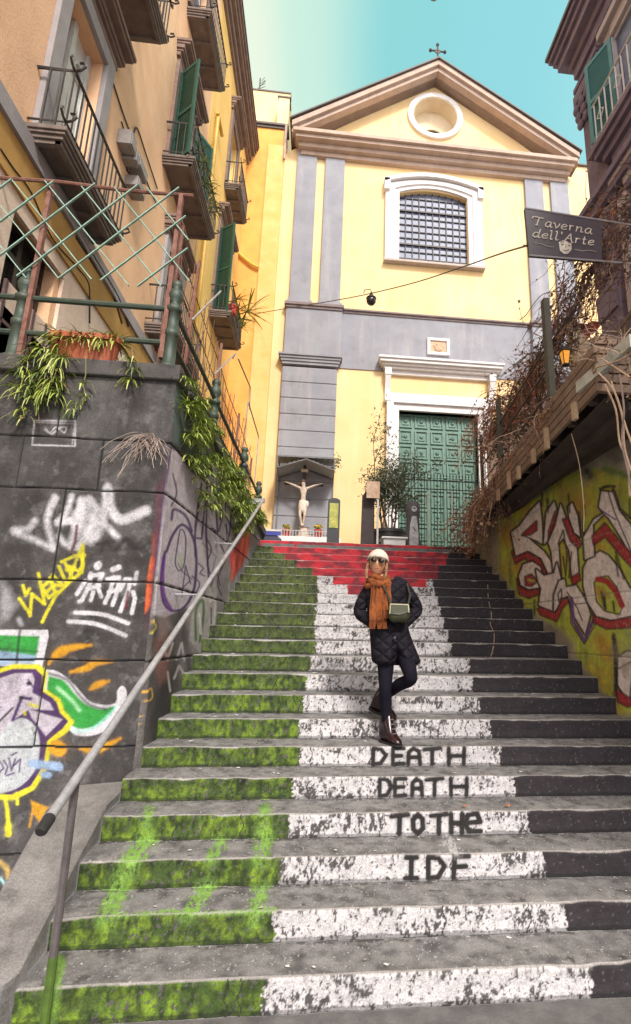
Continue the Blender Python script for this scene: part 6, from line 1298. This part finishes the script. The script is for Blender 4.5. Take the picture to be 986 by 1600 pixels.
# potted olive-like tree before the door
tb = onY(607, 838, 12.0); tr3 = thing('potted_tree', (tb.x, 12, STZ_TOP), 'airy grey-green potted tree in front of the church door', 'tree')
m = MB(); m.lathe((tb.x, 12, STZ_TOP), [(.30, 0), (.40, tb.z-STZ_TOP+.05), (.43, tb.z-STZ_TOP+.05), (.43, tb.z-STZ_TOP+.12), (.34, tb.z-STZ_TOP+.12)], 18); m.build('pot', mat('black_pot', (.03, .03, .03), (.05, .05, .05), 5, .5), tr3, smooth='auto')
BARK = mat('bark', (.14, .11, .09), (.09, .07, .055), 12, .9, .5, 30); OL1 = mat('olive_leaf', (.085, .11, .055), (.13, .155, .09), 6, .55); OL2 = mat('olive_leaf_pale', (.26, .27, .20), (.20, .22, .15), 6, .55)
tm_ = MB(); lv = MB(); rt = random.Random(5)
def limb(p, d, L, r, dep):
    pts = [p]; n = 5
    for i in range(n): d = (d+Vector((rt.uniform(-.2, .2), rt.uniform(-.2, .2), rt.uniform(-.05, .15)))).normalized(); pts.append(pts[-1]+d*L/n)
    tm_.tube(pts, [r*(1-.5*i/n) for i in range(n+1)], 6)
    if dep == 0 or dep == 1:
        for q in pts[1:]:
            for k in range(14 if dep == 0 else 5):
                c_ = q+Vector((rt.gauss(0, .09), rt.gauss(0, .09), rt.gauss(0, .09))); s_ = rt.uniform(.025, .055); a = Vector((rt.uniform(-1, 1), rt.uniform(-1, 1), rt.uniform(-.6, 1))).normalized(); b_ = a.cross(Vector((rt.uniform(-1, 1), rt.uniform(-1, 1), 1))).normalized(); lv.mi = rt.choices((0, 1), (3, 1))[0]
                lv.add([c_, c_+a*s_+b_*s_*.35, c_+a*s_*2, c_+a*s_-b_*s_*.35], [(0, 1, 2, 3)])
    if dep > 0:
        for k in range(4): limb(pts[rt.choice((2, 3, 4, 5))], (d+Vector((rt.uniform(-.9, .9), rt.uniform(-.8, .8), rt.uniform(-.3, .6)))).normalized(), L*rt.uniform(.55, .85), r*.5, dep-1)
for k, (dx, h_) in enumerate(((-.32, 1.1), (0, 1.3), (.3, 1.1), (.12, .8), (-.15, .7))): limb(Vector((tb.x+dx*.4, 12, tb.z)), Vector((dx*.8, rt.uniform(-.2, .2), 1)), h_, .028, 2)
tm_.build('trunk', BARK, tr3, smooth='auto'); lv.build('crown', [OL1, OL2], tr3)
# iron gate rails in front of the church door
g0, g1 = onY(603, 742, 13.5), onY(752, 748, 13.5)
gt = thing('iron_fence', ((g0.x+g1.x)/2, 13.5, STZ_TOP), 'low black iron fence with spearheads crossing in front of the green door', 'fence')
m = MB(); gz = g0.z; n = 30
for i in range(n+1): x = g0.x+(g1.x-g0.x)*i/n; m.tube([(x, 13.5, STZ_TOP), (x, 13.5, gz)], .011, 5); m.lathe((x, 13.5, gz), [(.008, 0), (.022, .04), (.0, .13)], 6)
for z in (gz-.10, gz-.34, STZ_TOP+.3): m.bar((g0.x, 13.5, z), (g1.x, 13.5, z), .03, .02)
m.build('bars', mat('fence_iron', (.012, .022, .018), (.02, .035, .03), 8, .5), gt)
m = MB()
for px in (668, 706): x = onY(px, 760, 13.45).x; m.tube([(x, 13.45, STZ_TOP), (x, 13.45, onY(px, 768, 13.45).z)], .02, 6)
m.build('pale_pole', WIR, gt); m = MB(); a, c_ = onY(719, 825, 13.4), onY(736, 829, 13.4); m.box(a.x, c_.x, 13.38, 13.40, c_.z, a.z); a, c_ = onY(706, 818, 13.4), onY(713, 824, 13.4); m.box(a.x, c_.x, 13.38, 13.40, c_.z, a.z); m.build('white_notice', WHT, gt)
m = MB(); q = onY(527, 722, SY-.1)
for i in range(70): c_ = q+Vector((rr.gauss(0, .07), rr.gauss(0, .06), rr.gauss(0, .12))); m.blob(c_, .02, 4, 3, jit=.3)
m.tube([q+Vector((-.15, .1, .1)), q], .01, 4); tag(m.build('hanging_plant', OL1), 'small grey-green plant hooked on the right end of the glass canopy', 'plant')

# ================================================================== THE PERSON
PX = .0059
BY = 4.70
def J(px, py, dy=0.0): return onY(px, py, BY+dy)
SKN = mat('skin', (.50, .24, .13), (.42, .19, .10), 10, .5); 
COAT = mat('navy_coat', (.006, .0045, .008), (.010, .008, .013), 8, .75, 0, 26, bdist=.02, spec=.2)
_t = COAT.node_tree; _N = _t.nodes; _b = _N['Principled BSDF']; _co = _N.new('ShaderNodeTexCoord'); _h = None
for _r in (R(38), R(-38)):                       # diamond quilting
    _m = _N.new('ShaderNodeMapping'); _m.inputs['Rotation'].default_value = (0, _r, 0); _t.links.new(_co.outputs['Object'], _m.inputs[0])
    _w = _N.new('ShaderNodeTexWave'); _w.inputs['Scale'].default_value = 3.6; _w.bands_direction = 'Z'; _t.links.new(_m.outputs[0], _w.inputs[0])
    _p = _N.new('ShaderNodeMath'); _p.operation = 'POWER'; _p.inputs[1].default_value = .35; _t.links.new(_w.outputs['Fac'], _p.inputs[0])
    if _h is None: _h = _p.outputs[0]
    else: _q = _N.new('ShaderNodeMath'); _q.operation = 'MINIMUM'; _t.links.new(_h, _q.inputs[0]); _t.links.new(_p.outputs[0], _q.inputs[1]); _h = _q.outputs[0]
_bp = _N.new('ShaderNodeBump'); _bp.inputs['Strength'].default_value = .9; _bp.inputs['Distance'].default_value = .018; _t.links.new(_h, _bp.inputs['Height']); _t.links.new(_bp.outputs[0], _b.inputs['Normal']); LEGM = mat('black_leggings', (.005, .004, .009), (.008, .007, .013), 10, .85, spec=.15)
SCARF = mat('rust_scarf', (.25, .065, .010), (.13, .032, .006), 22, .95, .6, 90, streak=(.36, .12, .025), streak_amt=.5, streak_scale=(60, 60, 5)); HAT = mat('cream_knit', (.68, .58, .48), (.58, .47, .38), 40, .95, .7, 120)
BOOT = mat('oxblood_boot', (.014, .004, .005), (.022, .006, .007), 8, .25); BAGM = mat('olive_bag', (.045, .048, .02), (.026, .028, .011), 10, .55, .3, 40)
hip = J(612, 1008); foot1 = Vector((J(606, 1148, -.0).x, 4.70, STZ[6]+.07))
per = thing('person', (foot1.x, 4.68, STZ[6]), 'woman in dark quilted coat, rust scarf, cream beanie and sunglasses posing on the stairs', 'person')
hs_ = J(603, 1012, .02); kn = J(602, 1078, -.03); an1 = Vector((foot1.x-.005, 4.72, STZ[6]+.13)); toe1 = Vector((J(618, 1158, -.12).x, 4.63, STZ[6]+.045))
h2 = J(630, 1010, .02); k2 = J(641, 1056, -.15); an2 = J(597, 1094, .20); toe2 = J(590, 1114, .24)
toe2.z = STZ[7]+.05; an2.z = max(an2.z, STZ[7]+.17)
ch_ = J(603, 935, .0); nk = J(596, 906, .0); hd = J(590, 882, -.02)
sL, eL_, wL_, fL = J(577, 918, .02), J(564, 957, .03), J(586, 978, -.07), J(594, 982, -.06)
sR, eR_, wR_, fR = J(632, 918, .02), J(649, 952, .05), J(638, 972, -.03), J(631, 980, .0)
V_ = [(hip, (.09, .07)), (J(608, 975), (.08, .06)), (ch_, (.10, .07)), (J(600, 915), (.06, .045)), (nk, .048), (J(594, 896, -.01), .05),
      (sL, .034), (eL_, .028), (wL_, .022), (sR, .034), (eR_, .028), (wR_, .022),
      (hs_, .055), (kn, .036), (an1, .028), (toe1, .022), (h2, .055), (k2, .036), (an2, .028), (toe2, .02), (fL, .022), (fR, .022)]
E_ = [(0, 1), (1, 2), (2, 3), (3, 4), (4, 5), (3, 6), (6, 7), (7, 8), (8, 20), (3, 9), (9, 10), (10, 11), (11, 21), (0, 12), (12, 13), (13, 14), (14, 15), (0, 16), (16, 17), (17, 18), (18, 19)]
skinned('body', V_, E_, SKN, per)
# head: sculpted from a dense ball, face towards the camera, chin slightly lifted
m = MB(); n1, n2 = 28, 20; hv = []
tilt = Matrix.Rotation(R(-6), 3, 'X') @ Matrix.Rotation(R(7), 3, 'Y') @ Matrix.Rotation(R(-8), 3, 'Z')
for i in range(n2+1):
    t = math.pi*i/n2
    for k in range(n1):
        a = 2*math.pi*k/n1; x = math.sin(t)*math.cos(a); y = math.sin(t)*math.sin(a); z = math.cos(t)
        jaw = 1-.30*max(0, -z)**1.2; X = .076*x*jaw; Y = .094*y*(1-.12*max(0, -z)); Z = .116*z
        f = max(0, -y)**2
        nose = math.exp(-((x/.16)**2+((z+.18)/.20)**2))*f; X_, Z_ = x, z
        Y -= .024*nose+.010*math.exp(-((x/.13)**2+((z-.05)/.2)**2))*f; Y += .010*math.exp(-(((abs(x)-.36)/.16)**2+((z-.10)/.13)**2))*f
        Y -= .008*math.exp(-((x/.28)**2+((z+.50)/.07)**2))*f+.006*math.exp(-((x/.22)**2+((z+.82)/.14)**2))*f; Y -= .005*math.exp(-(((abs(x)-.5)/.18)**2+((z+.25)/.2)**2))*f
        hv.append(hd+tilt @ Vector((X, Y, Z)))
m.add(hv, [(i*n1+k, (i+1)*n1+k, (i+1)*n1+(k+1) % n1, i*n1+(k+1) % n1) for i in range(n2) for k in range(n1)]); hdo = m.build('head', SKN, per, smooth=True)
def H(x, y, z): return hd+tilt @ Vector((x, y, z))
m = MB(); m.tube([H(-.026, -.098, -.057), H(-.012, -.104, -.061), H(0, -.105, -.059), H(.012, -.104, -.061), H(.026, -.098, -.057)], [.002, .005, .0055, .005, .002], 6); m.build('lips', mat('lips', (.42, .11, .09)), hdo, smooth=True)
for s_ in (-1, 1): m = MB(); m.blob(H(s_*.032, -.082, .014), .012, 8, 6); m.build('eye', mat('eye_white', (.6, .58, .55)), hdo, smooth=True)
m = MB()
for s_ in (-1, 1):
    pts = [H(s_*.034+.029*math.cos(a), -.104+.004*abs(math.cos(a)), .010+.024*math.sin(a)) for a in np.linspace(0, 2*math.pi, 17)[:-1]]; c_ = H(s_*.034, -.110, .010); c2 = H(s_*.034, -.100, .010); m.add(pts+[c_, c2], [(i, (i+1) % 16, 16) for i in range(16)]+[((i+1) % 16, i, 17) for i in range(16)])
gls = m.build('sunglasses', mat('sunglass_lens', (.012, .005, .003), rough=.35, spec=.2), per)
m = MB()
for s_ in (-1, 1):
    pts = [H(s_*.034+.030*math.cos(a), -.105, .010+.025*math.sin(a)) for a in np.linspace(0, 2*math.pi, 17)]; m.tube(pts, .0025, 5); m.tube([H(s_*.063, -.100, .016), H(s_*.080, -.03, .014)], .0025, 5)
m.tube([H(-.006, -.108, .016), H(.006, -.108, .016)], .003, 5); m.build('glasses_frame', mat('gold_frame', (.22, .12, .05), rough=.3, metal=.6), gls)
m = MB(); rings = []                              # ribbed beanie
for z, r_, dy in ((.026, 1.12, 0), (.020, 1.17, 0), (.045, 1.18, 0), (.058, 1.13, 0), (.085, 1.02, .004), (.112, .80, .008), (.134, .48, .012), (.143, .16, .014)):
    rings.append([H(.082*r_*math.cos(a)*(1+.015*math.cos(22*a)), .098*r_*math.sin(a)*(1+.015*math.cos(22*a))+dy, z+.014*max(0, -math.sin(a))*(z < .07)) for a in np.linspace(0, 2*math.pi, 67)[:-1]])
m.loft(rings); m.build('beanie', HAT, per, smooth=True)
m = MB()                                          # blonde hair framing the face
for s_ in (-1, 1):
    for i in range(16): x = s_*(.070+.012*rr.random()); m.tube([H(x, -.035+.07*rr.random(), .04), H(x*1.12, -.04+.05*rr.random(), -.03), H(x*1.12, -.05+.05*rr.random(), -.09), H(x*1.02, -.06+.03*rr.random(), -.15)], .008, 5)
m.build('hair', mat('blonde_hair', (.30, .16, .07), (.20, .10, .045), 20, .6), per, smooth=True)
# leggings, boots
def limbm(name, pts, rs, m_, n=14):
    mm = MB(); P_ = [Vector(v) for v in spline(pts, 4)]; k = len(P_); rr_ = list(np.interp(np.linspace(0, 1, k), np.linspace(0, 1, len(rs)), rs)); mm.tube(P_, rr_, n); return mm.build(name, m_, per, smooth=True)
limbm('legging', [hs_+Vector((0, 0, .04)), hs_.lerp(kn, .5), kn, kn.lerp(an1, .35)+Vector((0, .015, 0)), an1], [.084, .070, .051, .053, .038], LEGM)
limbm('legging', [h2+Vector((0, 0, .04)), h2.lerp(k2, .5), k2+Vector((0, -.01, .012)), k2+Vector((0, .03, -.035)), k2.lerp(an2, .4), an2.lerp(k2, .05)], [.084, .072, .057, .055, .053, .038], LEGM)
def boot(an_, toe, name='boot', up=None):
    up = (up or Vector((0, 0, 1))).normalized(); f_ = (toe-an_); f_ = (f_-up*f_.dot(up)).normalized(); s_ = f_.cross(up)
    mm = MB(); rings = []
    for t, w1, h0_, h1_ in ((-.075, .030, -.10, .0), (-.060, .040, -.125, .10), (-.03, .045, -.13, .14), (.01, .046, -.13, .145), (.045, .044, -.13, .10), (.08, .045, -.13, -.02), (.12, .046, -.13, -.055), (.155, .038, -.13, -.075), (.18, .018, -.125, -.095)):
        rings.append([an_+f_*t+s_*w1*math.cos(a)+up*((h0_+h1_)/2+(h1_-h0_)/2*math.sin(a)) for a in np.linspace(0, 2*math.pi, 17)[:-1]])
    mm.loft(rings); o = mm.build(name, BOOT, per, smooth=True)
    mm = MB()
    for k in range(4): c_ = an_+f_*(.058+.016*k)+up*(.06-.035*k); mm.tube([c_-s_*.02, c_+s_*.02], .003, 4)
    mm.build('laces', mat('boot_lace', (.25, .22, .22), rough=.4), o)
    mm = MB(); mm.loft([[an_+f_*t+s_*w1*sx-up*dz for sx, dz in ((-1, .118), (1, .118), (1, .134), (-1, .134))] for t, w1 in ((-.078, .03), (-.03, .046), (.05, .044), (.12, .048), (.16, .038), (.186, .018))]); mm.build('sole', mat('boot_sole', (.015, .012, .012)), o)
boot(an1, toe1)
up2 = (k2-an2).normalized(); boot(an2+Vector((0, 0, .0)), toe2, up=Vector((.35, -.35, 1)))
# coat
m = MB(); rings = []
for py, cx1, hw_, dep, dy in ((904, 598, 10, .06, .01), (909, 601, 24, .085, .01), (915, 603, 32.5, .105, .01), (924, 604, 35, .118, .0), (940, 605, 33, .125, -.005), (958, 606, 30, .122, 0), (975, 607, 28.5, .118, 0), (992, 610, 30.5, .128, 0), (1010, 614, 33, .14, 0), (1028, 618, 36, .152, 0), (1041, 620, 38.5, .16, 0)):
    c_ = J(cx1, py, dy); puff = 1.0
    ring = []
    for a in np.linspace(0, 2*math.pi, 41)[:-1]:
        x = math.cos(a); y = math.sin(a); ang = (a+math.pi/2) % (2*math.pi); open_ = 0
        zz_ = c_.z
        if py > 990:                              # the front vent falls open
            t = (py-990)/51; d_ = abs(((a-1.5*math.pi+math.pi) % (2*math.pi))-math.pi)
            y_in = max(0, 1-d_/(.10+.28*t)); y = y*(1-.75*y_in*t); zz_ += .10*y_in*t
        fold = 1+.02*math.sin(7*a+py*.05)
        ring.append((c_.x+hw_*PX*x*fold, c_.y+dep*y*fold, zz_+.012*math.sin(3*a)*(py > 1030)))
    rings.append(ring)
m.loft(rings); ct_ = m.build('coat', COAT, per, smooth=True)
sb = ct_.modifiers.new('sub', 'SUBSURF'); sb.levels = 1; sb.render_levels = 1
limbm('sleeve', [sL+Vector((.10, 0, .055)), sL+Vector((.03, 0, .03)), sL.lerp(eL_, .5)+Vector((-.015, 0, 0)), eL_+Vector((-.01, 0, 0)), eL_.lerp(wL_, .55), wL_+Vector((.03, .02, -.015))], [.045, .055, .058, .056, .053, .046], COAT)
limbm('sleeve', [sR+Vector((-.10, 0, .055)), sR+Vector((-.03, 0, .03)), sR.lerp(eR_, .5)+Vector((.015, 0, 0)), eR_+Vector((.01, 0, 0)), eR_.lerp(wR_, .55), wR_+Vector((-.03, .03, -.015))], [.045, .055, .059, .057, .053, .046], COAT)
m = MB(); 
for px, py in ((617, 996), (613, 965), (612, 948)): m.lathe(J(px, py, -.145), [(.011, 0), (.011, .005)], 10, (0, -1, 0))
m.build('button', mat('button', (.05, .045, .06), rough=.3), ct_)
m = MB()                                          # quilting seams
for k in range(5):
    pz = 925+k*24; pts = [J(605+14*q/2*.0+(q-3)*9.5+(0 if pz < 990 else 6), pz+abs(q-3)*1.5, -.118-.010*(3-abs(q-3))*.4-.0003*(pz-925)) for q in range(7)]
# scarf
m = MB(); rings = []
for j in range(3):
    cz = hd+Vector((.012, .005, -.128-.028*j)); rx, ry = .078+.012*j, .082+.010*j
    m.tube([cz+Vector(((rx+.006*math.sin(3*a+2*j))*math.cos(a), (ry+.006*math.sin(4*a+j))*math.sin(a), .013*math.sin(2*a+1.7*j)+.006*math.sin(5*a))) for a in np.linspace(0, 2*math.pi, 49)], [.026+.004*math.sin(i*.9+j) for i in range(49)], 10, cap=False)
m.build('scarf', SCARF, per, smooth=True); scf = m
def panel(px_l0, px_r0, py0, px_l1, px_r1, py1, dy0, dy1, nm, folds=5, fr=True):
    mm = MB(); nr, nc = 14, 41; vs = []
    for i in range(nr):
        t = i/(nr-1)
        for j in range(nc):
            u = j/(nc-1); px = (px_l0+(px_l1-px_l0)*t)*(1-u)+(px_r0+(px_r1-px_r0)*t)*u; py = py0+(py1-py0)*t; q = J(px, py, dy0+(dy1-dy0)*t); q.y -= .013*math.cos((u+.05*math.sin(5*u+3*t))*folds*2*math.pi+.9*math.sin(2.3*t))*(.6+.5*math.sin(4*u+5*t))+.014*math.sin(u*math.pi); q.x += .006*math.sin(6*t+4*u); vs.append(q)
    fs = [(i*nc+j, i*nc+j+1, (i+1)*nc+j+1, (i+1)*nc+j) for i in range(nr-1) for j in range(nc-1)]; n0 = len(vs); vs += [v+Vector((0, .015, 0)) for v in vs]; fs += [tuple(x+n0 for x in f) for f in fs]
    for j in range(nc-1): fs.append((j, j+1, n0+j+1, n0+j)); b0 = (nr-1)*nc; fs.append((b0+j, b0+j+1, n0+b0+j+1, n0+b0+j))
    for i in range(nr-1): fs.append((i*nc, (i+1)*nc, n0+(i+1)*nc, n0+i*nc)); e_ = nc-1; fs.append((i*nc+e_, (i+1)*nc+e_, n0+(i+1)*nc+e_, n0+i*nc+e_))
    mm.add(vs, fs); o = mm.build(nm, SCARF, per, smooth=True)
    if fr:
        mm = MB()
        for j in range(26): u = j/25; px = px_l1*(1-u)+px_r1*u; q = J(px, py1-1, dy1-.008); mm.tube([q, q+Vector((rr.uniform(-.006, .006), rr.uniform(-.008, .004), -.03)), q+Vector((rr.uniform(-.012, .012), rr.uniform(-.01, .0), -.062))], .0032, 4)
        mm.build('fringe', SCARF, o)
panel(579, 606, 906, 578, 604, 972, -.10, -.165, 'scarf_end'); panel(598, 612, 912, 599, 610, 956, -.125, -.165, 'scarf_end', 2)
# bag worn across the body
bg_ = thing('waist_bag', tuple(J(622, 971, -.19)), 'olive green crossbody bag with flap worn at the woman\'s hip', 'bag')
m = MB(); rings = []
for py, xl_, xr_, dp in ((943, 611, 637, .02), (946, 609, 638.5, .05), (955, 606, 640, .065), (965, 607, 640, .065), (971, 611, 636, .045), (973, 615, 632, .02)):
    a, c_ = J(xl_, py, -.20), J(xr_, py, -.17); cc = (a+c_)/2; hwid = (c_-a).length/2; rings.append([(cc.x+hwid*math.copysign(abs(math.cos(t))**.6, math.cos(t)), cc.y+(c_.y-a.y)*.5*math.cos(t)+dp*math.copysign(abs(math.sin(t))**.7, math.sin(t)), cc.z) for t in np.linspace(0, 2*math.pi, 25)[:-1]])
m.loft(rings); m.build('pouch', BAGM, bg_, smooth=True)
m = MB(); a, c_, d_, e_ = J(610, 944, -.262), J(638, 945, -.235), J(639, 957, -.243), J(609, 959, -.27); f_ = J(624, 961, -.262)
m.add([a, c_, d_, f_, e_]+[v+Vector((0, .012, 0)) for v in (a, c_, d_, f_, e_)], [(0, 1, 2, 3, 4), (9, 8, 7, 6, 5)]+[(i, (i+1) % 5, (i+1) % 5+5, i+5) for i in range(5)]); fl_ = m.build('flap', BAGM, bg_, bevel=.003)
m = MB(); m.tube([a, c_], .005, 6); m.tube([c_, d_], .005, 6); m.tube([a, e_], .004, 6); m.build('piping', mat('pale_piping', (.50, .46, .30), (.4, .37, .24), 20, .5), fl_)
m = MB(); m.tube([J(611, 948, -.2), J(606, 930, -.165), J(598, 914, -.125)], .009, 6); m.tube([J(637, 948, -.19), J(641, 930, -.12), J(636, 912, -.05)], .009, 6); m.build('strap', mat('dark_strap', (.03, .028, .02)), bg_)

# ================================================================== LITTER
m = MB(); rl_ = random.Random(9)
for i in range(230):
    n = rl_.choice(range(1, 15)); x = rl_.uniform(-1.1, 2.8) if rl_.random() < .6 else rl_.choice((rl_.gauss(2.2, .4), rl_.gauss(-.6, .4))); x = max(-1.1, min(2.85, x))
    y = STY[n]+rl_.uniform(.03, .28); s_ = rl_.uniform(.006, .026)*(1 if n > 4 else .7); z = STZ[n]+.004; a = rl_.uniform(0, 6.3); m.mi = rl_.choices((0, 1), (3, 1))[0]
    m.add([(x+s_*math.cos(a+t), y+s_*math.sin(a+t)*.6, z+rl_.uniform(0, .007)) for t in (0, 1.3, 2.9, 4.2)], [(0, 1, 2, 3)])
tag(m.build('litter', [mat('paper_scrap', (.65, .63, .6)), LDRY]), 'scattered paper scraps and crumbled leaves on the treads', 'litter', kind='stuff')
def leaf(px, py, n, lab, s_=.035):
    p = onY(px, py, STY[n]+.06); p.z = STZ[n]+.008; m = MB(); v = [(p.x+s_*a, p.y+s_*b_*.8, p.z+c_) for a, b_, c_ in ((-1, 0, .0), (-.4, .5, .012), (.5, .45, .008), (1, -.1, .016), (.4, -.55, .002), (-.5, -.45, .006))]; m.add(v, [tuple(range(6))])
    o = m.build('fallen_leaf', mat('orange_leaf', (.35, .12, .03), (.26, .08, .02), 20, .6)); md = o.modifiers.new('t', 'SOLIDIFY'); md.thickness = .002; tag(o, lab, 'leaf', 'dead leaves on the steps')
leaf(726, 1243, 4, 'small orange leaf below the second DEATH on the stairs', .015); leaf(793, 1245, 4, 'orange-brown leaf lying right of the painted letters', .020)
